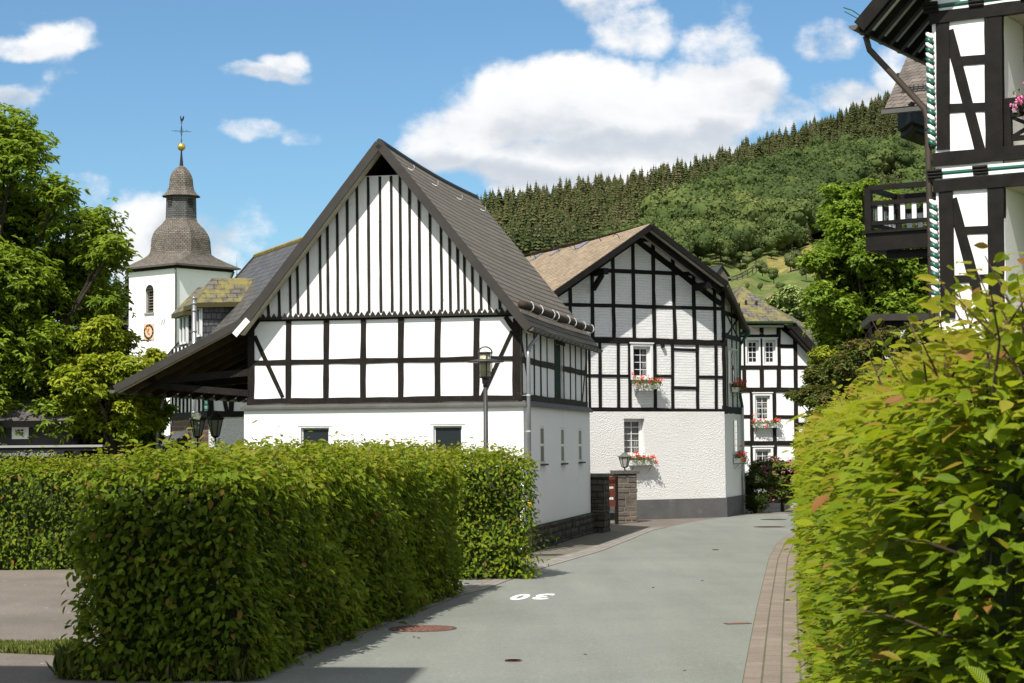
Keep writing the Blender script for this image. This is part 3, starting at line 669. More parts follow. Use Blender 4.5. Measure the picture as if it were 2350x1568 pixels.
# snow guard log on its bright brackets
lg0 = B.uv(1210, 714, -.1); sl_ = dr.length
P0 = Vector((er[0], yf+.1, er[1])) - dn_*.42 + nrm*.13; P1 = Vector((er[0], ybk-.15, er[1])) - dn_*.42 + nrm*.13
mb = MB(); mb.tube([P0.lerp(P1, i/10)+Vector((0,0,.012*sin(i*2.1))) for i in range(11)], [.078+.006*sin(i*1.7) for i in range(11)], 12); lg = mb.build('snow_guard_log', MAT['logwood'], barn, True)
for i in range(8):
    c_ = P0.lerp(P1, (.08,.20,.36,.42,.58,.68,.83,.97)[i]); mb = MB(); pts = []
    for q in range(8):
        t = -2.2+q*.42; pts.append(c_ + (dn_*cos(t)+nrm*sin(-t))*.105)
    pts2 = [c_ + dn_*.10 - nrm*.12, c_ + dn_*.105 + nrm*.02, c_ + dn_*.075 + nrm*.085, c_ + nrm*.115, c_ - dn_*.05+nrm*.105]
    for a_, b2 in zip(pts2[:-1], pts2[1:]): mb.beam(a_, b2, .018, .009, (0,1,0))
    mb.build('bracket', MAT['pale_metal'], lg)
# gutter (half round) with downpipe
def gutter(par, p0, p1, r=.075, m='zinc_dark', name='gutter', brackets=0, down=Vector((0,0,-1)), side=Vector((1,0,0))):
    mb = MB(); n = 8; p0 = Vector(p0); p1 = Vector(p1); ax = (p1-p0).normalized(); sd = ax.cross(Vector((0,0,1))).normalized(); b = len(mb.v)
    for P in (p0, p1):
        for rr in (r, r-.008):
            for k in range(n+1): t = pi*k/n; mb.v.append(tuple(P + sd*(rr*cos(t)) - Vector((0,0,1))*(rr*sin(t))))
    q = n+1
    for lay in (0, 1):
        for k in range(n): a_ = b+lay*q+k; c_ = b+2*q+lay*q+k; mb.f.append([a_, a_+1, c_+1, c_]); mb.uv.append([(0,0)]*4)
    for e_ in (0, 2):
        for k in range(n): a_ = b+e_*q+k; mb.f.append([a_, a_+1, a_+q+1, a_+q]); mb.uv.append([(0,0)]*4)
    for P in (p0, p1):
        mb.poly([tuple(P + sd*(r*cos(pi*k/n)) - Vector((0,0,1))*(r*sin(pi*k/n))) for k in range(n+1)])
    for i in range(brackets):
        c_ = p0.lerp(p1, (i+.5)/brackets); mb.tube([c_ + sd*((r+.006)*cos(pi*k/n)) - Vector((0,0,1))*((r+.006)*sin(pi*k/n)) for k in range(n+1)], .009, 5)
    return mb.build(name, MAT[m], par)
gx = er[0]+.03; gz = er[1]-.05
gutter(barn, (gx, yf-.02, gz), (gx, ybk, gz-.03), .07, 'zinc_dark', brackets=17)
mb = MB(); q0 = B.uv(1237,752,.02); x2 = B.uv(1209.5, 860, -.06)[0]
dpx = .11; dpy = -.02
mb.tube([(gx-.01,.45,gz-.06),(gx-.02,.40,gz-.16),(gx-.10,.12,gz-.33),(dpx,dpy,gz-.48),(dpx,dpy,gz-.6),(dpx,dpy,.02)], .038, 12); dp = mb.build('downpipe', MAT['zinc'], barn, True)
for z_ in (3.05, 2.35, 1.25):
    mb = MB(); mb.lathe([(.045,-.015),(.045,.015)], (dpx,dpy,z_), 14); mb.beam((dpx,dpy,z_),(dpx-.14,dpy+.10,z_),.012,.012); mb.build('pipe_clamp', MAT['pale_metal'], dp)
mb = MB(); mb.lathe([(.0405,-.07),(.0405,.07)], (dpx,dpy,1.72-.75), 14)
mb.build('marker_sleeve', mat('yellow', (.75,.50,.03), .5), dp)
# lean-to canopy at the left
dcan = Vector((cl[0]-el[0], 0, cl[1]-el[1])); k0 = .16
cu0 = (el[0]+.30, el[1]+.30*tl*0+.12)
jo = (el[0]+.10, zr(el[0]+.10)+.03)
mb = MB(); mb.roof((cl[0],yf,cl[1]), (cl[0],ybk,cl[1]), (jo[0],ybk,jo[1]), (jo[0],yf,jo[1]), .06); can = mb.build('canopy_roof', MAT['roof_barn'], barn)
mb = MB(); mb.beam((cl[0],yf-.02,cl[1]-.05),(jo[0],yf-.02,jo[1]-.05),.04,.15); mb.build('verge_board', MAT['verge'], barn)
mb = MB(); mb.beam((cl[0]+.06,yf+.05,cl[1]-.115),(jo[0],yf+.05,jo[1]-.115),.09,.03); mb.build('soffit_board', MAT['soffit_cream'], barn)
cdn = Vector((jo[0]-cl[0],0,jo[1]-cl[1]))
for i in range(12):
    y_ = yf+.45+i*(ybk-yf-.6)/11; mb = MB(); a_ = Vector((cl[0]+.04,y_,cl[1]-.12)); mb.beam(a_, a_+cdn*(1.0 if True else 1), .07, .12, j=.003, seg=3); mb.build('rafter', MAT['rafter'], can)
pu = cl[0]+.62
for y_ in (yf+.55, 2.6, 5.2, 7.9):
    zc = cl[1]+cdn.z*(.62/cdn.x)-.16
    mb = MB(); mb.beam((pu-.28,y_,zc-.04),(u_l+.02,y_,zc+.13),.12,.14,j=.004,seg=5); mb.build('tie_beam', MAT['timber'], barn)
    mb = MB(); mb.beam((pu-.1,y_-.0,zc-.10),(u_l+.02,y_-.12,z_led+.28),.11,.13,j=.004,seg=5); mb.build('strut', MAT['timber'], barn)
mb = MB(); zc = cl[1]+cdn.z*(.62/cdn.x)-.19; mb.beam((pu,yf+.35,zc+.04),(pu,ybk,zc+.04),.13,.13,j=.004,seg=8); mb.build('purlin', MAT['timber'], barn)
mb = MB(); mb.poly([(u_l-.01,IN,z_led),(u_l-.01,L,z_led),(u_l-.01,L,jo[1]),(u_l-.01,IN,jo[1])]); mb.build('side_boarding', MAT['timber'], barn)
gutter(barn, (cl[0]-.05, yf-.03, cl[1]-.07), (cl[0]-.05, ybk, cl[1]-.09), .07, 'zinc_dark', brackets=14)
dq = B.loc(D(373, 960, BO[1]+3.9)); yq = dq.y
mb = MB(); mb.tube([(cl[0]-.05,yq,cl[1]-.12),(cl[0]-.05,yq,cl[1]-.22),(cl[0]-.09,yq,cl[1]-.36),(cl[0]-.16,yq,cl[1]-.52),(cl[0]-.17,yq,cl[1]-.62),(cl[0]-.17,yq,.0)], .045, 12); mb.build('downpipe', MAT['zinc'], barn, True)
# white metal scrap of the old verge at the eave junction
mb = MB(); mb.beam((el[0]-.06,yf-.06,el[1]-.16),(el[0]+.22,yf-.06,el[1]+.14),.02,.12); mb.build('verge_end_board', MAT['window_white'], barn)

def flatten(S, root):
    M_ = S.matrix_basis.copy()
    for ch in list(S.children):
        mb_ = ch.matrix_basis.copy(); ch.parent = root; ch.matrix_basis = M_ @ mb_
    bpy.data.objects.remove(S)
S.rotation_euler = (0,0,R(90)); bpy.context.view_layer.update(); flatten(S, barn)
# ------------------------------------------------------------------ flower boxes
def geranium_box(name, parentloc, rz, w, label, seed=0, dense=1.0):
    """trough hung on a wall: local x along the wall, -y outwards, z up from the trough's bottom"""
    r_ = np.random.RandomState(seed); e = empty(name, parentloc, rz, label, 'flower box', 'flower boxes under the windows')
    mb = MB(); mb.hexa([(-w/2+.02,-.17,0),(w/2-.02,-.17,0),(w/2-.02,-.01,0),(-w/2+.02,-.01,0),(-w/2,-.19,.14),(w/2,-.19,.14),(w/2,-.005,.14),(-w/2,-.005,.14)]); mb.build('trough', MAT['window_white'], e)
    for x in (-w*.38, w*.38):
        mb = MB(); mb.beam((x,-.17,-.01),(x,.0,-.01),.012,.012); mb.beam((x,-.16,-.015),(x,.0,-.17),.010,.010); mb.build('bracket', MAT['iron'], e)
    n = int(330*w*dense); P = np.c_[r_.uniform(-w/2-.05, w/2+.05, n), r_.normal(-.12,.07,n), .13+r_.gamma(2.0,.035,n)-.03*(r_.rand(n)<.3)]
    low = r_.rand(n) < .22; P[low,2] = r_.uniform(.0,.15,low.sum()); P[low,1] = -.21-r_.rand(low.sum())*.05
    leaves('foliage', P, r_.normal(0,1,(n,3))+np.array([0,-.5,1.0]), .055, MAT['leaf_geranium'], e, seed=seed)
    m = int(17*w*dense)+3; C = np.c_[r_.uniform(-w/2-.06,w/2+.06,m), r_.normal(-.15,.07,m), .19+r_.gamma(2.0,.045,m)]
    hang = r_.rand(m) < .2; C[hang,2] = r_.uniform(.03,.15,hang.sum()); C[hang,1] = -.25
    k = 16; Q = np.repeat(C,k,0)+r_.normal(0,.020,(m*k,3)); leaves('blooms', Q, r_.normal(0,1,(m*k,3))+np.array([0,-.6,.6]), .032, MAT['petal_red'], e, seed=seed+1, w=.45)
    return e
def leaves(name, P, N, size, m, parent=None, seed=0, w=.30, T=None, var=.25, fold=.10, leaf_tone=None, fine=False, droop=0.0):
    """one mesh of many small folded leaves"""
    r_ = np.random.RandomState(seed+100); n = len(P); P = np.asarray(P, float)
    N = np.asarray(N, float); N = N/(np.linalg.norm(N,axis=1,keepdims=True)+1e-9)
    if T is None: T = r_.normal(0,1,(n,3))
    T = np.asarray(T, float); T = T-(T*N).sum(1,keepdims=True)*N; T /= (np.linalg.norm(T,axis=1,keepdims=True)+1e-9); S_ = np.cross(T,N)
    s = size*(1+var*r_.uniform(-1,1,n)) if np.isscalar(size) else size
    if fine:
        tv = [(0,0,0),(0,.25,-.01),(0,.5,-.015),(0,.75,-.005),(0,1,-.03-droop), (w*.62,.15,.05),(w*.98,.38,.075),(w*.85,.66,.06),(w*.38,.88,.02), (-w*.62,.15,.05),(-w*.98,.38,.075),(-w*.85,.66,.06),(-w*.38,.88,.02)]
        F0 = [(0,5,6,1),(1,6,7,2),(2,7,8,3),(3,8,4,4),(0,1,10,9),(1,2,11,10),(2,3,12,11),(3,4,4,12)]
    else:
        tv = [(0,0,0),(w*.85,.28,fold*.8),(w*.75,.68,fold*.7),(0,1,-fold*.6-droop),(-w*.75,.68,fold*.7),(-w*.85,.28,fold*.8)]
        F0 = [(0,1,2,3),(0,3,4,5)]
    tv = np.array(tv); k = len(tv)
    V = P[:,None,:] + s[:,None,None]*(S_[:,None,:]*tv[None,:,0,None] + T[:,None,:]*tv[None,:,1,None] + N[:,None,:]*tv[None,:,2,None])
    V = V.reshape(-1,3)
    if fine:
        Fq = np.array([f for f in F0 if f[2] != f[3] and f[1] != f[2]]); Ft = [(3,8,4),(3,4,12)]
        # degenerate quads are split off by repeating a nearby vertex on the edge
        F0 = np.array([(0,5,6,1),(1,6,7,2),(2,7,8,3),(0,1,10,9),(1,2,11,10),(2,3,12,11),(8,4,12,3)])
    F0 = np.array(F0); F = (F0[None] + (np.arange(n)*k)[:,None,None]).reshape(-1,4)
    if leaf_tone is None: leaf_tone = r_.rand(n)
    uv = np.tile(tv[F0.ravel()][:, :2], (n,1)) + (0 if not fine else 0)
    return npmesh(name, V, F, m, parent, np.repeat(leaf_tone,len(F0)), uv)
leafmat('leaf_geranium', [(0,(.03,.07,.015)),(1,(.08,.16,.03))], .25)
# ------------------------------------------------------------------ the brick-infilled gable house
HO = G(1665, 1187); HB = 28.0
A = Fac(HO, HB)
hs = empty('half_timbered_house', HO, R(HB), 'white half-timbered gable house with brown shingle roof, brick infill above rough plaster', 'house')
def H2(px, py, off=0.0): u, v = A.uv(px, py, off); return u, v
zb = A.uv(1500, 945)[1]; zp = A.uv(1560, 1145)[1]; uL = -6.9
# roof key points
OV = .80
ap = A.uv(1494.5, 512, -OV); av = Vector((ap[0], -OV, ap[1]))
lv_ = A.uv(1270, 668, -OV); sl1 = (lv_[1]-ap[1])/(lv_[0]-ap[0])
rv = A.uv(1668, 645, -OV); sl2 = (rv[1]-ap[1])/(rv[0]-ap[0])
def zg(u): return ap[1]-.16 + (sl2 if u > ap[0] else sl1)*(u-ap[0])
gw = rect(A, 1431, 1478, 961, 1046)
mb = MB(); mb.wall(uL, 0, -.05, zb, [gw], -.03, .20); mb.build('ground_floor_wall', MAT['roughcast'], hs)
uw = rect(A, 1452, 1492, 795, 868)
z3 = A.uv(1500, 779)[1]
mb = MB(); mb.wall(uL, 0, zb, z3, [uw], .02, .12)
mb.poly([(uL,.02,z3),(0,.02,z3),(0,.02,zg(0)),(ap[0],.02,zg(ap[0])),(uL,.02,zg(uL))]); mb.build('brick_infill', MAT['white_brick'], hs)
mb = MB(); pl0 = A.uv(1459,1150,-.05)[0]
mb.box(uL,0.02,-.06,.1,-.02,zp); mb.build('painted_plinth', MAT['grey_plinth'], hs)
tb = 'timber_black'
def tp(xa, ya, xb, yb, w=.14, nm='post', pr=.02): return timber(A, hs, (xa, ya), (xb, yb), w*.78, tb, nm, pr, .02)
def tz(xz, y): return None
def Z5(x, y): return (1162.8+.2732*x, 489.6+.2732*y)
def p5(xa, ya, xb, yb, w=.14, nm='post', pr=.02): a, b = Z5(xa, ya), Z5(xb, yb); return tp(a[0], a[1], b[0], b[1], w, nm, pr)
p5(530,578,533,780,.12); p5(533,780,535,1060,.12); p5(716,500,720,1060,.145); p5(890,350,900,1060,.145); p5(1057,240,1070,1060,.13); p5(1227,220,1238,1060,.14); p5(1392,330,1412,1070,.14); p5(1566,480,1577,1080,.145); p5(1741,600,1752,1090,.12); p5(1813,650,1822,1090,.15)
for xa, xb in ((350,350),): p5(xa,760,xb,1050,.12)
p5(1070,222,1282,232,.13,'rail',.016); p5(770,481,1560,510,.15,'rail',.016); p5(300,762,1830,802,.13,'rail',.016); p5(250,1052,1850,1092,.21,'rail',.026)
p5(250,1360,1025,1366,.10,'rail',.016); p5(1245,1366,1385,1368,.10,'rail',.016); p5(1610,1374,1825,1378,.11,'rail',.016); p5(1395,1143,1600,1149,.10,'rail',.016); p5(1395,1465,1600,1469,.10,'rail',.016)
for x in (780,935,1030,1243,1390,1598,1755): p5(x,1085,x+4,1665,.12)
p5(560,1085,562,1665,.12); p5(1822,1085,1830,1660,.16)
timber(A, hs, (1330, 940.5), (1669, 944), .14, tb, 'rail', .028, .02)
p5(1303,1095,1303,1130,.09,'beam_end',.10)
# verge rafters on the gable wall, brackets and purlin ends
for s_, xe_ in ((sl1, uL+.1), (sl2, -.02)):
    timber(A, hs, (ap[0], zg(ap[0])-.22), (xe_, zg(xe_)-.22), .16, tb, 'gable_rafter', .014, .02, px=False)
for px_ in (718, 1575):
    a_ = A.uv(*Z5(px_, 470))
    mb = MB(); mb.beam((a_[0]+.03,.1,zg(a_[0])-.30),(a_[0]+.03,-OV+.10,zg(a_[0])-.30),.15,.17,j=.004,seg=3); mb.beam((a_[0],-.05,a_[1]-.55),(a_[0]+.02,-OV+.30,zg(a_[0])-.38),.10,.13,j=.003,seg=2); mb.build('purlin_bracket', MAT[tb], hs)
# side wall (chamfered end, in shade)
q = A.loc(G(1707,1178)); sd = Vector((q.x, q.y, 0)); sl_len = sd.length; sang = atan2(sd.y, sd.x)
S2 = empty('tmp', (0,0,0)); S2.parent = hs; S2.rotation_euler = (0,0,sang)
SF = Fac(HO, HB+math.degrees(sang))
lw = rect(SF, 1683.5, 1694, 960, 1041); u2 = rect(SF, 1676, 1687.5, 806, 880)
zc_ = A.uv(1660, 700)[1]+.25; LS = sl_len+.05
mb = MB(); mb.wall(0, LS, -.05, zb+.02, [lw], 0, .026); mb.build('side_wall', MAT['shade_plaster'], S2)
q0s, q1s = A.loc(D(1720, 757, 57.6)), None
mb = MB(); mb.wall(0.02, LS, zb+.02, zc_, [u2], .03, .03); mb.poly([(0.02,.03,zc_),(LS,.03,zc_),(LS,.03,zc_+.02),(0.02,.03,zg(0)-.2)]); mb.build('side_infill', MAT['white_brick'], S2)
mb = MB(); mb.box(0.02, LS+.02, -.04, .1, -.02, zp); mb.build('side_plinth', MAT['grey_plinth'], S2)
def st(a, b, w=.10, nm='post', pr=.016): return timber(SF, S2, a, b, w, tb, nm, pr, .03, .06, px=False)
zr1 = SF.uv(1675, 893, .03)[1]; 
for u in (.08, .52*LS, .97*LS): st((u, zb+.1), (u, zc_), .11)
st((.25*LS, zb+.1), (.25*LS, zc_-1.0), .07); st((.76*LS, zb+.1), (.76*LS, zc_-.5), .07)
for y_ in (725, 775): z_ = SF.uv(1680, y_, .03)[1]; st((0, z_), (LS, z_), .13, 'rail', .022)
z_a, z_b = SF.uv(1680,729,.03)[1], SF.uv(1680,771,.03)[1]; st((.30*LS, z_b), (.85*LS, z_a), .07, 'brace', .012); st((.30*LS, z_a), (.85*LS, z_b), .07, 'brace', .0125)
st((-.02, zb+.06), (LS+.02, zb+.06), .20, 'rail', .03)
for r_, nr_ in ((lw, 5), (u2, 4)): window(S2, r_, 2, nr_, .04, .0 if nr_ == 5 else .03, .024, sw=.02, bw=.012, fd=.014, curtain=('curtain', [(0,1,0,1)]) if nr_ == 5 else ('curtain', [(0,.5,0,1)]))
flatten(S2, hs)
window(hs, gw, 2, 5, .05, 0, .20, curtain=('curtain', [(0,1,0,1)]), y=-.03)
o = window(hs, uw, 2, 4, .04, .07, .10, curtain=('curtain', [(.72,1,0,1)]), y=.0)
u0,u1,v0,v1 = gw; mb = MB(); mb.box(u0-.05,u1+.12,-.07,-.03,v0-.06,v0-.01); mb.build('sill', MAT['window_white'], hs)
# roof: long sunlit left slope, right slope bending down over the side wall
rh = R(-22.0+0.0); rdW = Vector((sin(rh), cos(rh), 0)); rd = Vector((rdW.dot(A.t), rdW.dot(A.n), 0)); RL = 13.5
lo = Vector((uL-.35, -OV, ap[1]+sl1*(uL-.35-ap[0]))); P1 = Vector((rv[0], -OV, rv[1])); Q = A.loc(D(1719, 757, 57.8)); 
mb = MB(); nseg = 10
rdl = rd*RL
def slope(mb, a, b, c, d, k=8, kinkamp=.05):
    """a,b lower edge, c,d upper edge, subdivided along the eave with a slight sag"""
    a, b, c, d = map(Vector, (a, b, c, d)); w = (b-a).length; h = (d-a).length
    for i in range(k):
        t0, t1 = i/k, (i+1)/k; s0, s1 = -kinkamp*sin(pi*t0), -kinkamp*sin(pi*t1)
        q_ = [a.lerp(b,t0)+Vector((0,0,s0*.5)), a.lerp(b,t1)+Vector((0,0,s1*.5)), d.lerp(c,t1)+Vector((0,0,s1)), d.lerp(c,t0)+Vector((0,0,s0))]
        uvv = [(w*t0,0),(w*t1,0),(w*t1,h),(w*t0,h)]; nn = (q_[1]-q_[0]).cross(q_[3]-q_[0])
        if nn.z < 0: q_ = q_[::-1]; uvv = uvv[::-1]
        mb.poly(q_, uvv); mb.poly([p_-Vector((0,0,.10)) for p_ in q_][::-1])
    for e0, e1 in ((a,d),(b,c),(a,b)):
        mb.poly([e0,e1,e1-Vector((0,0,.10)),e0-Vector((0,0,.10))])
slope(mb, lo, lo+rdl, av+rdl, av, 10, .10)
slope(mb, P1, P1+rdl*.9+Vector((1.5,0,0)), av+rdl, av, 3, .0)
mb.poly([P1, Q, P1+rdl*.5+Vector((1.0,0,.3))], [(0,0),(2,0),(1,2)]); mb.poly([p_-Vector((0,0,.08)) for p_ in (P1, Q, P1+rdl*.5+Vector((1.0,0,.3)))][::-1])
Q2 = Q + Vector((sd.x, sd.y, 0)).normalized()*2.5
mb.poly([Q, Q2, P1+rdl*.5+Vector((2.6,0,.3)), P1+rdl*.5+Vector((1.0,0,.3))]); r2 = mb.build('roof', MAT['roof_brown'], hs)
for (a_, b_) in ((av, lo), (av, P1), (P1, Q)):
    d_ = (b_-a_); a2 = a_ + Vector((0,-.02,-.10)); mb = MB(); mb.beam(a2, a2+d_, .05, .15); mb.build('verge_board', MAT['timber_black' if b_ is not Q else 'old_wood'], hs)
for (a_, b_) in ((av, lo), (av, P1)):
    d_ = (b_-a_); mb = MB(); a2 = a_+Vector((0,.5,-.15)); mb.beam(a2, a2+d_*.99, .85, .02); mb.build('soffit_boards', MAT['soffit_cream'], hs)
mb = MB(); a2 = av+Vector((0,.30,-.23)); d_ = P1-av; mb.beam(a2, a2+d_*1.0, .13, .16); mb.build('flying_rafter', MAT[tb], hs)
for i in range(9):
    t_ = (i+.6)/9; dd = (lo-av); c_ = av+rdl*t_+dd*(.10 if i % 2 else .13); mb = MB(); mb.tube([c_, c_+Vector((-.06,0,.10)), c_+Vector((-.16,0,.12)), c_+Vector((-.2,0,.04))], .012, 5); mb.build('snow_hook', MAT['iron'], r2)
for t_, w_ in ((.30,.5),(.56,.35),(.45,.28)):
    c_ = av+rdl*t_; dd = (lo-av).normalized(); mb = MB(); n_ = Vector((-dd.z,0,dd.x)); n_ = n_ if n_.z>0 else -n_; rr = rd.normalized()
    a_ = c_+dd*.03+n_*.02+Vector((0,0,-.10*sin(pi*t_))); mb.poly([a_, a_+rr*w_, a_+rr*w_+dd*.42, a_+dd*.42]); mb.build('slate_patch', MAT['zinc'], r2)
# green gutter stub and downpipe at the side
c1 = A.loc(D(1714, 768, 57.4)); c2 = A.loc(D(1698, 793, 57.2)); c3 = A.loc(D(1697.5, 900, 57.0)); c4 = A.loc(D(1704,936,57.0)); c5 = A.loc(D(1708,1180,57.0)); 
mb = MB(); mb.tube([c1, c2, c3, c4], .045, 8); o = mb.build('downpipe', MAT['green_metal'], hs, True)
mb = MB(); mb.tube([c4, Vector((c5.x,c5.y,c4.z-.15)), Vector((c5.x,c5.y,0))], .04, 8); mb.build('lower_downpipe', MAT['pale_metal'], hs, True)
g0 = A.loc(D(1702,764,57.0)); mb = MB(); mb.beam(c1+Vector((.08,0,.03)), g0+Vector((-.15,.3,.0)), .13, .09); mb.build('gutter', MAT['green_metal'], hs)
# corner guard stone
c_ = G(1648, 1186.5); e = MB(); e.lathe([(.20,0),(.19,.3),(.16,.62),(.10,.76),(.02,.80)], n=14); tag(e.build('guard_stone', MAT['concrete'], loc=(c_.x-.05,c_.y-.16,0), smooth=True), 'rounded grey guard stone at the foot of the white house corner', 'guard stone')
def hang(F, px, py, w, off, label, seed, rzadd=0, dense=1.0, name='flower_box'):
    u, v = F.uv(px, py, off); P = F.W(u, off, v); return geranium_box(name, P, F.b, w, label, seed, dense)
hang(A, 1480, 893, .80, -.06, 'long white flower box of red geraniums under the upper window in the brick gable', 1, dense=1.3)
hang(A, 1468, 1068, .74, -.05, 'white flower box of red geraniums on the rough plaster beside the gate lantern', 2, dense=1.1)
hang(SF, 1686, 901, .95, -.02, 'flower box of red geraniums at the upper side window next to the green downpipe', 3, dense=1.2)
hang(SF, 1690, 1063, .95, -.02, 'flower box of red geraniums at the lower shaded side window of the white house', 4)
# ------------------------------------------------------------------ the house at the back with the mossy half-hip roof
Y3 = 66.0; O3 = D(1713, 1050, Y3); C3 = Fac((O3.x, O3.y), 7.0)
h3 = empty('village_house', (O3.x,O3.y,0), C3.b, 'half-timbered house with mossy half-hipped slate roof behind the white gable house', 'house')
def Z7(x, y): return (1621.8+.2342*x, 550.8+.2342*y)
def q7(xa, ya, xb, yb, w=.17, nm='post', pr=.02): return timber(C3, h3, Z7(xa,ya), Z7(xb,yb), w*.82, 'timber', nm, pr, 0)
wins = [rect(C3, *a) for a in ((1714,1741,781,836),(1753.5,1779.5,781,836),(1690,1701.5,781,836),(1733,1767,908,966),(1733,1769,1031,1075))]
zE = C3.uv(1780, 737)[1]; zt3 = C3.uv(1780, 745)[1]
uR = C3.uv(1903, 850)[0]; uk = C3.uv(1815, 745)[0]; u0_ = C3.uv(1650, 900)[0]
zk = C3.uv(1903, 845)[1]
mb = MB(); mb.wall(u0_, uk, -.1, zt3, wins, 0, .12)
mb.poly([(uk,0,-.1),(uR,0,-.1),(uR,0,zk),(uk,0,zt3)]); mb.poly([(uR,0,-.1),(uR,7,-.1),(uR,7,zk),(uR,0,zk)]); mb.build('wall', MAT['plaster_white'], h3)
for x0, x1 in ((370,365),(535,538),(703,705),(865,872)): q7(x0,820,x1,1480,.17)
q7(705,820,1200,1240,.24,'gable_rafter',.03)
q7(1035,1130,1036,1480,.14); q7(290,820,700,820,.14,'rail'); q7(250,945,700,945,.16,'rail'); q7(700,1040,880,1040,.15,'rail',.016); q7(250,1250,1100,1250,.15,'rail',.016); q7(250,1466,1250,1470,.19,'rail',.026)
def Zb(x, y): return (1591.2+.2928*x, 765+.2928*y)
def qb(xa, ya, xb, yb, w=.17, nm='post', pr=.02): return timber(C3, h3, Zb(xa,ya), Zb(xb,yb), w*.82, 'timber', nm, pr, 0)
qb(455,450,462,1040,.16); qb(632,460,640,1040,.16); qb(800,440,815,1040,.18); qb(970,440,975,1040,.16)
qb(365,652,455,652,.15,'rail',.016); qb(640,655,810,657,.15,'rail',.016); qb(815,712,985,716,.15,'rail',.016); qb(350,862,1000,862,.19,'rail',.026)
for i, r_ in enumerate(wins):
    window(h3, r_, 2, 4 if i < 4 else 3, .045, .06 if i < 3 else .08, .10, curtain=('curtain', [(0,.32,0,.6),(.68,1,0,.6),(0,.5,.6,1),(.5,1,.6,1)]) if i > 2 else None)
# roof: half-hip in front, slopes left and right
eL = C3.uv(1640, 736, -.45); eR = C3.uv(1819, 737, -.45); rp = C3.loc(D(1702.6, 657, Y3+2.3))
eRl = C3.uv(1905, 831, -.45); dep = 7.5
mb = MB(); a_ = Vector((eL[0],-.45,eL[1])); b_ = Vector((eR[0],-.45,eR[1])); rb = rp+Vector((0,dep,0)); 
lp = Vector((rp.x-(eR[0]-rp.x), -.45, eR[1]))
def tri(mb, a, b, c):
    a, b, c = map(Vector, (a,b,c)); ux = (b-a).normalized(); n = (b-a).cross(c-a).normalized(); n = n if n.z > 0 else -n; uy = n.cross(ux); uy = uy if uy.dot(c-a) > 0 else -uy
    mb.poly([a,b,c], [((p-a).dot(ux),(p-a).dot(uy)) for p in (a,b,c)]); mb.poly([p-Vector((0,0,.08)) for p in (c,b,a)]); mb.poly([a,b,b-Vector((0,0,.08)),a-Vector((0,0,.08))])
tri(mb, lp, b_, rp); rr_ = Vector((eRl[0], -.45, eRl[1])); bk_ = Vector((eRl[0]+.9, dep, eRl[1]-.1))
sil = C3.loc(D(1771.7, 701.9, Y3+4.5)); sil2 = C3.loc(D(1919, 825, Y3+4.0)); sil1 = C3.loc(D(1879, 761.6, Y3+4.2))
mb.roof(rr_, sil2, sil1, b_.lerp(rr_,.30), .08); mb.roof(b_.lerp(rr_,.30), sil1, sil, b_, .08)
mb.poly([b_, sil, rb, rp]); mb.roof(lp, lp+Vector((0,dep,0)), rb, rp, .08); h3r = mb.build('roof', MAT['roof_slate'], h3)
mb = MB(); mb.beam(b_+Vector((0,0,-.14)), rr_+Vector((0,0,-.14)), .06, .24); mb.build('verge_board', MAT['timber_black'], h3)
mb = MB(); mb.beam(b_+Vector((-.05,.22,-.28)), rr_+Vector((-.05,.22,-.28)), .40, .16); mb.build('verge_rafter', MAT['timber_black'], h3)
gutter(h3, (lp.x+.3,-.5,eR[1]-.03), (eR[0]+.1,-.5,eR[1]-.05), .06, 'green_metal'); mb = MB(); mb.box(lp.x+.3, eR[0]-.3, -.40, -.02, eR[1]-.20, eR[1]-.14); mb.build('eaves_board', MAT['soffit_cream'], h3)
for x, y in ((1709,690),(1733,692)):
    c_ = C3.loc(D(x, y+8, Y3+1.0)); mb = MB(); mb.tube([c_, c_+Vector((0,-.1,.1)), c_+Vector((0,-.22,.02))], .02, 5); mb.beam(c_+Vector((0,-.2,-.08)), c_+Vector((0,-.2,.12)), .08, .02); mb.build('snow_hook', MAT['iron'], h3r)
hang(C3, 1757, 982, .92, -.04, 'white flower box of red geraniums on the village house behind the rhododendron', 5, dense=1.1)
# ------------------------------------------------------------------ church
CO = D(404, 900, 140.0); CF = Fac((CO.x, CO.y), -40.0)
ch = empty('church_tower', (CO.x, CO.y, 0), CF.b, 'white church tower with clock and bell-shaped shingled spire', 'church')
W_ = 5.45; ze = CF.uv(402, 613)[1]
lw_ = rect(CF, 334, 352.5, 668, 718)
mb = MB(); mb.wall(-W_, 0, -.1, ze, [lw_], 0, .5)
mb.poly([(0,0,-.1),(0,W_,-.1),(0,W_,ze),(0,0,ze)]); mb.poly([(-W_,0,-.1),(-W_,W_,-.1),(-W_,W_,ze),(-W_,0,ze)]); mb.poly([(0,W_,-.1),(-W_,W_,-.1),(-W_,W_,ze),(0,W_,ze)]); mb.build('tower_wall', MAT['white_render'], ch)
u0,u1,v0,v1 = lw_; um = (u0+u1)/2; ra = (u1-u0)/2
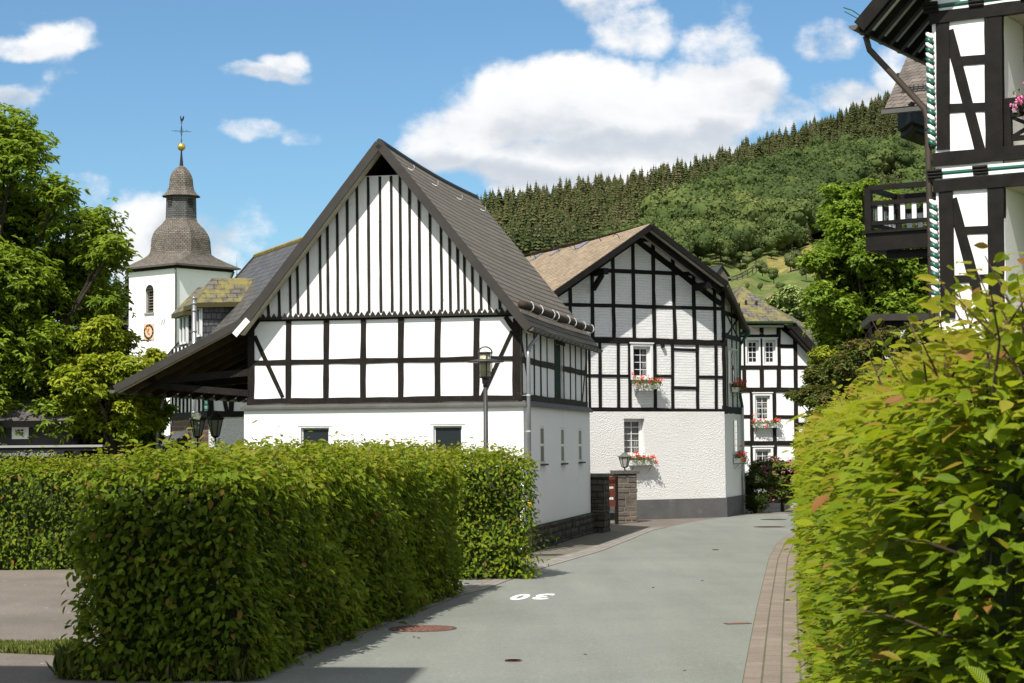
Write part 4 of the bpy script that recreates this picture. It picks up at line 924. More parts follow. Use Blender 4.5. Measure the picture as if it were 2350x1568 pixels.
# arched head: near-black panel on the wall stands in for the shaded recess
mb = MB(); mb.prism([(um+ra*cos(t*pi/10), v1+ra*sin(t*pi/10)) for t in range(11)], -.004, .0); mb.build('arch_dark_panel', MAT['room_dark'], ch)
lo_ = MB(); n_ = 9
for i in range(n_): z_ = v0+(v1-v0+ra*.7)*(i+.5)/n_; ww = 1.0 if z_ < v1 else .72; lo_.hexa([(um-ra*ww+.03,-.03 if z_>v1 else .10,z_-.03),(um+ra*ww-.03,-.03 if z_>v1 else .10,z_-.03),(um+ra*ww-.03,.22,z_+.05),(um-ra*ww+.03,.22,z_+.05),(um-ra*ww+.03,-.03 if z_>v1 else .10,z_+.0),(um+ra*ww-.03,-.03 if z_>v1 else .10,z_+.0),(um+ra*ww-.03,.22,z_+.08),(um-ra*ww+.03,.22,z_+.08)])
lo_.build('louvres', MAT['old_wood'], ch); mb = MB(); mb.poly([(u0,.40,v0),(u1,.40,v0),(u1,.40,v1+.3),(u0,.40,v1+.3)]); mb.build('belfry_dark', MAT['room_dark'], ch)
mb = MB(); mb.box(u0-.1,u1+.1,-.12,.2,v0-.10,v0); mb.build('sill', MAT['concrete'], ch)
# clock
cr = rect(CF, 330.5, 354.5, 743, 780.5); u0,u1,v0,v1 = cr; um, vm = (u0+u1)/2, (v0+v1)/2; rc = (v1-v0)/2*.96
mb = MB(); mb.box(u0,u1,-.05,-.005,v0,v1); clk = mb.build('clock_face', MAT['clock_pink'], ch)
mb = MB(); n_ = 48
for i in range(n_):
    a, b = 2*pi*i/n_, 2*pi*(i+1)/n_; mb.poly([(um+rc*cos(a)*.97,-.06,vm+rc*sin(a)*.97),(um+rc*cos(b)*.97,-.06,vm+rc*sin(b)*.97),(um+rc*cos(b)*.68,-.06,vm+rc*sin(b)*.68),(um+rc*cos(a)*.68,-.06,vm+rc*sin(a)*.68)])
mb.build('hour_ring', MAT['clock_black'], clk); mb = MB()
for i in range(12):
    a = 2*pi*i/12; c_ = Vector((um+rc*.82*cos(a),-.075,vm+rc*.82*sin(a))); d_ = Vector((cos(a),0,sin(a))); mb.beam(c_-d_*rc*.11, c_+d_*rc*.11, .03 if i%3 else .07, .07, (0,1,0))
mb.build('hour_marks', MAT['gold'], clk); mb = MB()
for a, l_ in ((R(128), .80), (R(72), .52)): d_ = Vector((cos(a),0,sin(a))); c_ = Vector((um,-.10,vm)); mb.beam(c_-d_*rc*l_*.45, c_+d_*rc*l_, .03, .10, (0,1,0)); mb.beam(c_+d_*rc*l_*.45, c_+d_*rc*l_*.65, .03, .19, (0,1,0))
mb.build('hands', MAT['gold'], clk)
uN, vN = CF.uv(375, 739); mb = MB(); mb.tube([(uN-.20,-.03,vN-.22),(uN-.10,-.03,vN+.16),(uN+.08,-.03,vN-.20),(uN+.20,-.03,vN+.22)], .018, 5); mb.build('wall_anchor', MAT['iron'], ch)
# roof rings
sc1 = 144/FPX*.3709; cx_, cy_ = -W_/2, W_/2
zz = lambda y: D(410, 244.8+.3709*y, 144)[2]
prof = [(1003,3.16,1.0),(988,2.90,.93),(969.7,2.65,.82),(955,2.48,.70),(942,2.36,.58),(928,2.27,.48),(912,2.22,.4142),(895,2.19,.4142),(862,2.155,.4142),(831,2.13,.4142),(806,2.05,.4142),(790,1.97,.4142),(775,1.86,.4142),(759,1.70,.4142),(744,1.50,.4142),(728,1.33,.4142),(713,1.19,.4142),(698,1.13,.4142)]
def rings(prof, name, m, parent, cap=False):
    mb = MB(); R_ = []
    for y, a, k in prof:
        s_ = a*k; z_ = zz(y)
        R_.append([Vector((cx_+p[0], cy_+p[1], z_)) for p in ((-s_,-a),(s_,-a),(a,-s_),(a,s_),(s_,a),(-s_,a),(-a,s_),(-a,-s_))])
    vv = 0
    for i in range(len(R_)-1):
        h = (R_[i][0]-R_[i+1][0]).length
        for k in range(8):
            k2 = (k+1) % 8; a, b, c, d = R_[i][k], R_[i][k2], R_[i+1][k2], R_[i+1][k]
            if (a-b).length < .12 and (c-d).length < .12: continue
            wa, wb = (a-b).length/2, (c-d).length/2
            mb.poly([a,b,c,d], [(-wa+k*7,vv),(wa+k*7,vv),(wb+k*7,vv+h),(-wb+k*7,vv+h)])
        vv += h
    mb.poly(R_[0][::-1]); mb.poly(R_[-1]); return mb.build(name, MAT[m], parent)
bell = rings(prof, 'bell_roof', 'roof_church', ch)
mb = MB(); z_ = zz(1004); mb.box(cx_-3.17, cx_+3.17, cy_-3.17, cy_+3.17, z_-.10, z_-.01); mb.build('eaves_gutter', MAT['zinc_dark'], ch)
mb = MB(); mb.box(cx_-2.80, cx_+2.80, cy_-2.80, cy_+2.80, z_-.30, z_-.101); mb.build('cornice', MAT['timber'], ch)
dr_ = rings([(700,1.12,.4142),(562,1.08,.4142)], 'lantern_drum', 'drum_church', ch)
rings([(560,1.40,.4142),(549,1.22,.4142),(528,1.02,.4142),(503,.90,.4142),(475,.86,.4142),(450,.83,.4142),(431,.77,.4142),(415,.68,.4142),(400,.56,.4142),(388,.42,.4142),(379,.30,.4142),(370,.14,.4142)], 'upper_bell_roof', 'roof_church', ch)
mb = MB(); z_ = zz(556); mb.lathe([(1.0,z_-.18),(1.30,z_-.03),(1.38,z_-.02)], (cx_,cy_,0), 8); mb.build('upper_cornice', MAT['old_wood'], ch)
for ang in range(0, 360, 90):
    a = R(ang-90); nrm_ = Vector((cos(a), sin(a), 0)); tt = Vector((-sin(a), cos(a), 0)); c_ = Vector((cx_,cy_,zz(602)))+nrm_*1.105; mb = MB()
    mb.beam(c_-Vector((0,0,.30)), c_+Vector((0,0,.30)), .44 if abs(nrm_.y)>.5 else .03, .03 if abs(nrm_.y)>.5 else .44, (0,1,0)); o = mb.build('opening_dark_slab', MAT['room_dark'], dr_)  # near-black slab on the drum stands in for a shaded opening
    mb = MB()
    for i in range(5): zq = -.24+.12*i; mb.beam(c_+nrm_*.02-tt*.22+Vector((0,0,zq)), c_+nrm_*.02+tt*.22+Vector((0,0,zq)), .06, .03)
    mb.build('louvres', MAT['old_wood'], dr_)
mb = MB(); mb.lathe([(.16,zz(376)),(.10,zz(330)),(.05,zz(276))], (cx_,cy_,0), 8); mb.build('spire', MAT['drum_church'], ch)
mb = MB(); rb_ = .30; zc0 = zz(252); mb.lathe([(rb_*sin(pi*i/14)+.001, zc0-rb_*cos(pi*i/14)*1.02) for i in range(15)], (cx_,cy_,0), 20); mb.build('gilded_ball', MAT['gold'], ch, True)
def P_(dx, y): return Vector((cx_+dx, cy_, zz(y)))
wv = MB(); wv.tube([P_(0,236), P_(0,96)], .022, 6); wv.tube([P_(-.86,146)+Vector((0,-.2,0)), P_(.86,164)+Vector((0,.2,0))], .020, 5)
for sx_ in (-1,1):
    wv.tube([P_(.0,190), P_(.10*sx_,165), P_(.04*sx_,130), P_(0,110)], .012, 4); wv.tube([P_(.45*sx_,155+9*sx_*.5), P_(.62*sx_,148+4*sx_), P_(.72*sx_,158+6*sx_)], .012, 4)
    for cyq, r1 in ((155,.15),): wv.tube([Vector((cx_+sx_*(.06+r1*.5*(1+cos(t))), cy_, zz(cyq)+r1*.8*sin(t))) for t in [2*pi*i/8 for i in range(9)]], .010, 4)
    wv.tube([P_(.0,222), P_(.09*sx_,215), P_(.05*sx_,205)], .011, 4); wv.tube([P_(.0,102), P_(.12*sx_,98), P_(.10*sx_,108)], .011, 4)
wv.build('wrought_cross', MAT['iron'], ch)
ck = [(-.14,.42),(-.10,.46),(-.07,.40),(-.05,.30),(.02,.24),(.10,.24),(.15,.34),(.24,.42),(.28,.36),(.27,.24),(.22,.12),(.12,.04),(.05,.0),(-.02,.0),(-.10,.08),(-.13,.18),(-.12,.30),(-.17,.34),(-.13,.38)]
mb = MB(); mb.prism([(cx_+a, zz(96)+b*.98) for a, b in ck], cy_-.02, cy_+.02); mb.build('weathercock', MAT['iron'], ch)
mb = MB(); mb.tube([(.05,-.15,ze-.05),(.05,-.12,ze-.5),(.05,-.10,ze-1),(.05,-.10,0)], .07, 8); mb.build('downpipe', MAT['zinc_dark'], ch, True)
mb = MB(); mb.tube([(.15,W_+.0,ze-.05),(.10,W_-.2,ze-.5),(.10,W_-.2,0)], .07, 8); mb.build('downpipe', MAT['zinc_dark'], ch, True)
# ------------------------------------------------------------------ slate house behind the barn
SH = Fac((-6.0, 54.0), 22.8)
sh = empty('slate_house', (-6.0,54.0,0), SH.b, 'mossy slate house with two dormers between the church and the barn', 'house')
pz, ps = 7.9, 1.145
mb = MB(); xe_ = -3.35
for i in range(6):
    y0_, y1_ = -1.3+6.0*i/6, -1.3+6.0*(i+1)/6; sl_ = math.hypot(xe_, xe_*ps)
    mb.poly([(xe_,y1_,pz+xe_*ps),(xe_,y0_,pz+xe_*ps),(0,y0_,pz),(0,y1_,pz)], [(-y1_,0),(-y0_,0),(-y0_,sl_),(-y1_,sl_)])
mb.poly([(3.6,-1.3,pz-3.6*ps),(3.6,4.7,pz-3.6*ps),(0,4.7,pz),(0,-1.3,pz)]); mb.poly([(xe_,-1.3,pz+xe_*ps-.12),(xe_,4.7,pz+xe_*ps-.12),(0,4.7,pz-.12),(0,-1.3,pz-.12)])
shr = mb.build('roof', MAT['roof_slate_clean'], sh)
for y_ in (-1.33, 4.72): mb = MB(); mb.beam((xe_,y_,pz+xe_*ps-.05),(0,y_,pz-.05),.05,.16); mb.build('verge_board', MAT['verge'], sh)
mb = MB(); mb.tube([(0,-1.3,pz+.01),(0,4.75,pz+.01)], .07, 6); mb.build('ridge_capping', mat('lichen', (.22,.17,.05), .9, .3, 5), sh)
ev = pz-2.6*ps
zq1 = SH.uv(520, 955, 0)[1]; zq2 = zq1+.10
mb = MB(); mb.poly([(-2.6,0,-.1),(3,0,-.1),(3,0,ev+2),(-2.6,0,ev)]); mb.build('front_wall', MAT['roughcast'], sh)
mb = MB(); mb.poly([(-2.6,-.01,zq1),(3,-.01,zq1),(3,-.01,ev+2),(-2.6,-.01,ev)]); mb.poly([(-2.61,0,zq1),(-2.61,4.6,zq1),(-2.61,4.6,ev+.1),(-2.61,0,ev+.1)][::-1]); mb.build('timber_infill', MAT['plaster_white'], sh)
mb = MB(); mb.poly([(-2.6,0,-.1),(-2.6,4.6,-.1),(-2.6,4.6,zq1),(-2.6,0,zq1)][::-1]); mb.build('stone_side_wall', MAT['red_stone'], sh)
mb = MB(); mb.poly([(-2.6,4.6,-.1),(3,4.6,-.1),(3,4.6,ev+2),(0,4.6,pz-.2),(-2.6,4.6,ev)]); mb.build('rear_wall', MAT['plaster_white'], sh)
def sht(a, b, w=.15, nm='post', pr=.02): return timber(SH, sh, a, b, w, 'timber', nm, pr, -.01, px=False)
sht((-2.54,zq1),(-2.54,ev),.16); sht((-2.6,zq1+.06),(3,zq1+.06),.16,'rail'); ux = SH.uv(530,930)[0]; sht((ux,zq1),(ux,ev+.6),.14); sht((ux-.45,ev-.1),(ux-.12,zq1+.1),.12,'brace'); sht((ux+1.0,zq1),(ux+1.0,ev+.9),.14)
mb = MB(); mb.beam((-2.63,-.05,zq1+.06),(-2.63,4.6,zq1+.06),.06,.18,j=.004,seg=8); mb.build('side_rail', MAT['timber'], sh)
for i in range(9): y_ = .5+i*.48; mb = MB(); mb.beam((-2.635,y_,zq1+.1),(-2.635,y_,ev+.1),.05,.07,(0,1,0)); mb.build('side_post', MAT['timber'], sh)
q_ = [SH.loc(p_) for p_ in (D(430,985,55.2), D(430,996,53.0), D(312,1052,50.0), D(236,1049,52.5))]
mb = MB(); mb.poly(q_, [(p_.x,p_.y) for p_ in q_]); mb.poly([p_-Vector((0,0,.14)) for p_ in q_][::-1])
for i in range(4): a_, b_ = q_[i], q_[(i+1)%4]; mb.poly([a_,b_,b_-Vector((0,0,.14)),a_-Vector((0,0,.14))])
mb.build('lean_to_roof', MAT['roof_slate_clean'], sh)
mb = MB(); c_ = [p_-Vector((0,0,.15)) for p_ in q_]; mb.hexa([Vector((p_.x,p_.y,0)) for p_ in (q_[3],q_[2],q_[1],q_[0])]+[c_[3]+Vector((.4,0,0)),c_[2]+Vector((.3,.3,0)),c_[1],c_[0]]); mb.build('lean_to_wall', MAT['timber_black'], sh)
# dormers (x outwards is negative)
def dormer(y0_, y1_, xf, zt, zb_):
    ov = .22; sx = -(pz-zt)/ps   # where the eave height meets the slope
    rz_ = zt+.78
    mb = MB(); mb.poly([(xf,y0_,zb_-.9),(0,y0_,zb_-.9),(0,y0_,zt),(xf,y0_,zt)], [(xf,0),(0,0),(0,zt-zb_),(xf,zt-zb_)]); mb.poly([(xf,y1_,zb_-.9),(0,y1_,zb_-.9),(0,y1_,zt),(xf,y1_,zt)], [(xf,0),(0,0),(0,zt-zb_),(xf,zt-zb_)])
    mb.poly([(xf,y0_,zb_-.9),(xf,y1_,zb_-.9),(xf,y1_,zt),(xf,y0_,zt)], [(0,0),(y1_-y0_,0),(y1_-y0_,1.6),(0,1.6)]); d_ = mb.build('dormer', MAT['cheek_slate'], sh)
    ym = (y0_+y1_)/2; A_ = Vector((xf-ov,y0_-ov,zt)); B_ = Vector((xf-ov,y1_+ov,zt)); Rf = Vector((xf+.42,ym,rz_)); Rb = Vector((-(pz-rz_)/ps-.0,ym,rz_+.03)); Cc = Vector((sx+.12,y0_-ov,zt+.05)); Dd = Vector((sx+.12,y1_+ov,zt+.05)); m2 = MB()
    m2.poly([A_,Cc,Rb,Rf], [(A_.x,0),(Cc.x,0),(Rb.x,1.1),(Rf.x,1.1)]); m2.poly([B_,Rf,Rb,Dd], [(B_.x,0),(Rf.x,1.1),(Rb.x,1.1),(Dd.x,0)]); m2.poly([A_,Rf,B_], [(A_.y,0),(Rf.y,1.1),(B_.y,0)])
    dz = Vector((0,0,-.13))
    for a_, b_ in ((A_,Cc),(A_,B_),(B_,Dd)): m2.poly([a_,b_,b_+dz,a_+dz])
    m2.poly([A_+dz,B_+dz,Dd+dz,Cc+dz]); m2.build('dormer_roof', MAT['roof_slate'], d_)
    w_ = MB(); yy0, yy1 = y0_+.10, y1_-.10
    for (a, b, c, e_) in ((yy0,yy1,zb_,zb_+.06),(yy0,yy1,zt-.14,zt-.08),(yy0,yy0+.07,zb_,zt-.08),(yy1-.07,yy1,zb_,zt-.08),(ym-.045,ym+.045,zb_,zt-.08)): w_.box(xf-.05,xf-.005,a,b,c,e_)
    w_.box(xf-.04,xf-.005,y0_,y0_+.03,zb_,zt-.05); w_.build('window_frame', MAT['window_white'], d_); g_ = MB(); g_.poly([(xf-.012,yy0,zb_),(xf-.012,yy1,zb_),(xf-.012,yy1,zt-.08),(xf-.012,yy0,zt-.08)]); g_.build('pane', MAT['glass'], d_)
dormer(1.15, 2.35, -2.50, 6.15, 5.22); dormer(3.05, 4.15, -2.45, 6.05, 5.12)
# steel flue
fl = D(445, 960, 50.5); e = empty('steel_flue', (fl.x,fl.y,0), 0, 'shiny steel flue pipe rising past the canopy roof next to the dormers', 'flue pipe')
zt_ = D(445, 683, 50.5)[2]; mb = MB(); mb.tube([(0,0,0),(0,0,zt_)], .062, 16); mb.build('pipe', MAT['steel'], e, True)
for z_ in (zt_-.02, zt_-.16, zt_-.35, zt_-.9, zt_-1.6, 3.0, 2.2): mb = MB(); mb.lathe([(.065,z_-.03),(.072,z_-.02),(.072,z_+.02),(.065,z_+.03)], n=16); mb.build('band', MAT['steel'], e, True)
# satellite dish on a wall arm
dd = D(343.5, 947, 50.0); e = empty('satellite_dish', dd, R(62), 'small pale satellite dish beside the dark shrub left of the canopy downpipe', 'satellite dish')
mb = MB(); mb.lathe([(.001,-.05),(.12,-.035),(.22,-.005),(.28,.03),(.285,.03),(.22,-.02),(.12,-.05),(.001,-.065)], n=24); o = mb.build('dish', MAT['pale_metal'], e, True); o.rotation_euler = (R(78),0,0)
mb = MB(); mb.tube([(0,0,-.15),(0,-.25,-.22),(0,-.42,-.20)], .012, 6); mb.tube([(0,-.40,-.22),(0,-.40,-.12)], .03, 8); mb.build('feed_arm', MAT['pale_metal'], e)
mb = MB(); mb.tube([(0,.05,0),(0,.10,0),(.9,.6,0)], .018, 6); mb.tube([(0,.08,0),(0,.08,-2.9)], .02, 6); mb.build('mast', MAT['zinc'], e)
# green hanging sign
gs = D(472.4, 924, 50.8); e = empty('hanging_sign', gs, R(10), 'narrow green hanging board with white scrolls under the canopy edge', 'sign')
mb = MB(); mb.prism([(-.04,-.20),(.05,-.20),(.07,-.12),(.045,-.02),(.045,.28),(-.035,.28),(-.035,-.02),(-.055,-.12)], -.015, .015); b_ = mb.build('board', MAT['green_paint'], e)
mb = MB(); mb.tube([(.005+.025*cos(t),-.02,-.13+.03*sin(t)) for t in [i*.7 for i in range(10)]], .005, 4)
for z_ in (-.02,.07,.16): mb.tube([(-.02,-.02,z_),(.005,-.02,z_+.06),(.03,-.02,z_)], .005, 4)
mb.tube([(0,0,.28),(0,0,.5)], .006, 4); mb.tube([(0,.0,.5),(.9,.2,.5)], .012, 5); mb.build('scrolls', MAT['white_paint'], e)
# ------------------------------------------------------------------ lanterns
def lantern(par, z0, h, r, roofm, glassm='lantern_glass'):
    """hexagonal tapered lantern standing on z0"""
    l = MB(); l.lathe([(.018,z0),(.018,z0+h*.12),(r*.35,z0+h*.14),(r*.52,z0+h*.18)], n=6); 
    for k in range(6):
        t = 2*pi*k/6; l.beam((r*.52*cos(t),r*.52*sin(t),z0+h*.18),(r*cos(t),r*sin(t),z0+h*.70),.016,.016)
    l.lathe([(r*1.04,z0+h*.69),(r*1.04,z0+h*.72)], n=6); l.lathe([(r*.54,z0+h*.175),(r*.54,z0+h*.19)], n=6); f = l.build('lantern_frame', MAT['iron'], par)
    g = MB(); g.lathe([(r*.49,z0+h*.185),(r*.95,z0+h*.69)], n=6); g.build('lantern_glass', MAT[glassm], f)
    c = MB(); c.lathe([(r*1.18,z0+h*.715),(r*1.15,z0+h*.735),(r*.62,z0+h*.84),(r*.5,z0+h*.87),(r*.45,z0+h*.90),(r*.12,z0+h*.94),(r*.14,z0+h*.96),(.004,z0+h)], n=6)
    for k in range(6): t = 2*pi*k/6; c.beam((r*1.1*cos(t),r*1.1*sin(t),z0+h*.71),(r*1.1*cos(t),r*1.1*sin(t),z0+h*.775),.03,.012)
    c.build('lantern_roof', MAT[roofm], f)
    return f
mat('verdigris', (.10,.12,.08), .8, .3, 14.0, .3, 30)
lc = D(477, 1020, 43); ln = empty('twin_lantern', (lc.x,lc.y,0), 0, 'pair of old hexagonal iron lanterns on one scrolled bracket above the hedge', 'lantern')
x1_, x2_ = D(445,1000,43).x-lc.x, D(494.3,1000,43).x-lc.x; zb1 = D(494,1012,43).z; 
for x_, y_ in ((x1_,.5),(x2_,0)):
    s_ = empty('lantern', (x_,y_,0), 0); s_.parent = ln; lantern(s_, zb1-.02, .70, .165, 'verdigris'); mb = MB(); mb.tube([(0,0,zb1),(0,0,zb1-.14),(.05,0,zb1-.18),(0,0,zb1-.22),(-.05,0,zb1-.18)], .012, 5)
    for sx_ in (-1,1): mb.tube([(0,0,zb1-.10),(.06*sx_,0,zb1-.02),(.09*sx_,0,zb1+.06)], .009, 4)
    mb.build('scroll', MAT['iron'], ln, loc=(x_,y_,0))
for s_ in [c for c in ln.children if c.type == 'EMPTY']:
    for ch2 in list(s_.children):
        ch2.parent = ln; ch2.location = s_.location
    bpy.data.objects.remove(s_)
mb = MB(); mb.tube([(x1_,.5,zb1-.20),((x1_+x2_)/2,.3,zb1-.24),(x2_,0,zb1-.20)], .016, 6); mb.tube([((x1_+x2_)/2,.3,0),((x1_+x2_)/2,.3,zb1-.22)], .03, 8); mb.build('post', MAT['iron'], ln)
# ------------------------------------------------------------------ street lamp
lp_ = D(1115, 1000, 34.0); sl = empty('street_lamp', (lp_.x,lp_.y,0), 0, 'dark street lamp with glass cylinder, flat round shade and hoop handle before the barn', 'street lamp')
px2m = 34.0/FPX; zz2 = lambda y: D(1115, y, 34.0).z
mb = MB(); mb.tube([(0,0,-.05),(0,0,1.2),(0,0,zz2(884))], [.052,.046,.038], 14); mb.build('pole', MAT['dark_metal'], sl, True)
mb = MB(); mb.lathe([(.044,zz2(888)),(.044,zz2(882)),(.060,zz2(880)),(.064,zz2(869))], n=14); mb.lathe([(.064,zz2(869)),(.105,zz2(867.5)),(.105,zz2(865))], n=20); mb.build('head_socket', MAT['dark_metal'], sl, True)
mb = MB(); mb.lathe([(.098,zz2(866)),(.098,zz2(811))], n=24); mb.build('glass_cylinder', MAT['lamp_glass'], sl, True)
mb = MB(); mb.lathe([(.101,zz2(860)),(.101,zz2(853))], n=24); mb.build('glass_collar', mat('amber_glass', (.30,.27,.16), .2), sl, True)
mb = MB(); mb.lathe([(.10,zz2(824)),(.20,zz2(826)),(.33,zz2(829.5)),(.33,zz2(832)),(.10,zz2(831))], n=40); mb.build('round_shade', MAT['dark_metal'], sl, True)
mb = MB(); mb.lathe([(.11,zz2(812)),(.130,zz2(811)),(.130,zz2(809)),(.09,zz2(808)),(.02,zz2(807))], n=24); mb.build('cap', MAT['dark_metal'], sl, True)
mb = MB()
for t in (0, pi/2, pi, 3*pi/2): mb.tube([(.118*cos(t+.2),.118*sin(t+.2),zz2(869)),(.118*cos(t+.2),.118*sin(t+.2),zz2(810))], .010, 6)
mb.tube([(.122*cos(t)+.0, 0, zz2(811)+.115*sin(t)*1.0+.0) for t in [pi*i/14 for i in range(15)]], .013, 8); mb.build('hoop_handle', MAT['dark_metal'], sl)
# ------------------------------------------------------------------ gate between barn and house
pc = D(1434, 1100, 51.3); e = empty('gate_pillar', (pc.x,pc.y,0), R(8), 'square rubble stone gate pillar with a flat cap in front of the rough plaster', 'gate pillar')
ph = D(1434, 1087, 51.3).z
stones(None, e, -.265, .265, -.05, ph, -.25, .25, .145, 'stonework')
mb = MB(); mb.hexa([(-.33,-.31,ph),(.33,-.31,ph),(.33,.31,ph),(-.33,.31,ph),(-.34,-.33,ph+.085),(.34,-.33,ph+.085),(.34,.33,ph+.085),(-.34,.33,ph+.085)]); mb.build('cap_stone', MAT['stone_cap'], e)
l2 = empty('pillar_lantern', (pc.x+.0,pc.y,ph+.085), 0, 'small green-roofed lantern standing on the stone gate pillar', 'lantern'); lantern(l2, 0, .50, .155, 'verdigris', 'lantern_glass')
wc = BS.W(L+.05, 0, 0); e = empty('stone_wall_end', (wc.x,wc.y,0), R(BA), 'low dark rubble wall with flat cap joined to the rear corner of the barn', 'stone wall')
wh = D(1378, 1092, 47).z; stones(None, e, -.3, .30, -.05, wh, .02, .9, .15, 'stonework', 'stone_wall'); mb = MB(); mb.box(-.36,.38,-.03,.97,wh,wh+.07); mb.build('cap_stone', MAT['stone_cap'], e)
sp_ = D(1388.5, 1140, 48.2); e = empty('parking_sign', (sp_.x,sp_.y,0), R(58), 'tall grey board with a blue P field beside the stone wall end', 'parking sign')
z0_, z1_ = D(1388,1187,48.2).z, D(1388,1094,48.2).z; mb = MB(); mb.box(-.13,.13,-.012,.012,max(z0_,.12),z1_); mb.build('board', MAT['sign_grey'], e)
zc0, zc1 = D(1388,1171,48.2).z, D(1388,1127,48.2).z; mb = MB(); mb.box(-.08,.06,-.018,-.0125,zc0,zc1); o = mb.build('blue_field', MAT['sign_blue'], e)
g = glyph('P', .30, 'letter', MAT['white_paint'], e, .002); g.rotation_euler = (R(90),0,0); g.location = (-.01,-.022,(zc0+zc1)/2)
mb = MB(); mb.box(.02,.06,-.01,.01,0,z0_+.02); mb.build('foot', MAT['sign_grey'], e)
gc = D(1402, 1130, 50.0); e = empty('slatted_gate', (gc.x,gc.y,0), R(20), 'red-brown wooden gate of wide horizontal slats between wall and pillar', 'gate')
for i in range(4):
    za, zb_ = D(1402,(1163,1141,1117,1097+13)[i],50).z, D(1402,(1147,1122,1104-3,1094)[i],50).z
    za, zb_ = min(za,zb_), max(za,zb_); mb = MB(); mb.box(-.45,.12,-.02,.02,za,zb_); mb.build('slat', MAT['gate_red'], e)
mb = MB(); mb.box(.12,.19,-.035,.035,.0,D(1402,1094,50).z); mb.build('gate_post', MAT['timber_black'], e); mb = MB(); mb.box(-.46,.11,.021,.05,.12,.30); mb.build('bottom_board', MAT['timber_black'], e)
# ------------------------------------------------------------------ big half-timbered house at the right
RO = D(2152, 600, 36.0); RF = Fac((RO.x, RO.y), -32.0)
rb = empty('right_house', (RO.x,RO.y,0), RF.b, 'tall black and white half-timbered house with green rope carving and balconies', 'house')
def Z8(x, y): return (1921.7+.4682*x, .4682*y)
tg = 'timber_gloss'
def r8(xa, ya, xb, yb, w=.3, nm='post', pr=.03, off=0.0): return timber(RF, rb, Z8(xa,ya), Z8(xb,yb), w*.66, tg, nm, pr, off, .14, jit=.02)
u2_ = RF.uv(*Z8(800, 400))[0]
mb = MB(); mb.poly([(0,0,-.1),(u2_,0,-.1),(u2_,0,13),(0,0,13)]); mb.poly([(u2_,0,-.1),(u2_,1.5,-.1),(u2_,1.5,13),(u2_,0,13)]); mb.build('infill_wall', MAT['plaster_white'], rb)
mb = MB(); mb.poly([(0,0,-.1),(0,0,11),(0,9,11),(0,9,-.1)]); mb.build('side_wall', MAT['plaster_white'], rb)
mb = MB(); mb.poly([(u2_,1.5,-.1),(8,1.5,-.1),(8,1.5,13),(u2_,1.5,13)]); mb.build('loggia_wall', MAT['loggia_beige'], rb)
zA1, zA2 = RF.uv(*Z8(700, 738))[1], RF.uv(*Z8(700, 930))[1]; zT = RF.uv(*Z8(700, 70))[1]
for z_ in (zA2, zT): mb = MB(); mb.box(u2_+.02,8,.02,1.5,z_,z_+.5 if z_ is zT else zA1); mb.build('loggia_floor', MAT['loggia_beige'], rb)
def hb(y, w, nm='beam', pr=.045, x=700): v_ = RF.uv(*Z8(x, y))[1]; return timber(RF, rb, (-.04 if pr > .04 else .0, v_), (8, v_), w*.76, tg, nm, pr, 0, .16, px=False, jit=.03)
r8(517,90,522,735,.39); r8(765,60,770,735,.50,pr=.034); r8(532,930,545,1560,.42); r8(778,905,782,1560,.46,pr=.034)
hb(60,.30,pr=.05); hb(765,.33,pr=.05); hb(897,.30,pr=.05)
r8(545,150,706,760,.30,'brace',.018); r8(562,975,722,1560,.30,'brace',.018)
for y0_, y1_ in ((300,290),(532,525)): r8(600 if y0_==300 else 545,y0_,740,y1_,.26,'rail',.014)
for y0_, y1_ in ((1132,1125),(1370,1362)): r8(610 if y0_==1132 else 575,y0_,752,y1_,.22,'rail',.014)
def orn(y0, y1, ytop):
    za, zb_ = RF.uv(*Z8(700, y1))[1], RF.uv(*Z8(700, y0))[1]; h = zb_-za
    mb = MB(); mb.box(.05,8,-.03,.02,za,za+h*.36); mb.box(.05,8,-.02,.02,za+h*.74,zb_); mb.build('white_moulding', MAT['white_paint'], rb)
    mb = MB(); mb.tube([(.05,-.01,za+h*.55),(8,-.01,za+h*.55)], h*.21, 10); mb.build('green_moulding', MAT['green_paint'], rb)
    for u in (.0, RF.uv(*Z8(705,845))[0], RF.uv(*Z8(705,845))[0]*2+.1):
        mb = MB(); 
        for q in range(3): mb.tube([(u-.13,-.06-.02*q,za+h*(.2+.3*q)),(u+.15,-.06-.02*q,za+h*(.2+.3*q))], h*.17, 8)
        mb.build('beam_end', MAT[tg], rb)
orn(812, 862, 0); orn(-20, 38, 0)
def rope(ya, yb, xa, xb):
    p0 = RF.uv(*Z8(xa, ya)); p1 = RF.uv(*Z8(xb, yb)); z0, z1 = p1[1], p0[1]; n = 22; u = -.005
    W1, G1 = MB(), MB(); W1.tube([(u-.03,-.02,z0),(u-.03,-.02,z1)], .05, 8)
    for i in range(n):
        z = z0+(z1-z0)*(i+.5)/n; h = (z1-z0)/n; (W1 if i % 2 else G1).tube([(u-.105,-.035,z+h*.75),(u-.06,-.075,z+h*.30),(u+.0,-.075,z-h*.30),(u+.035,-.045,z-h*.75)], [.02,.046,.046,.02], 8)
    a_ = W1.build('rope_carving', MAT['white_paint'], rb, True); G1.build('green_strand', MAT['green_paint'], a_, True)
rope(165, 715, 470, 480); rope(985, 1500, 485, 500)
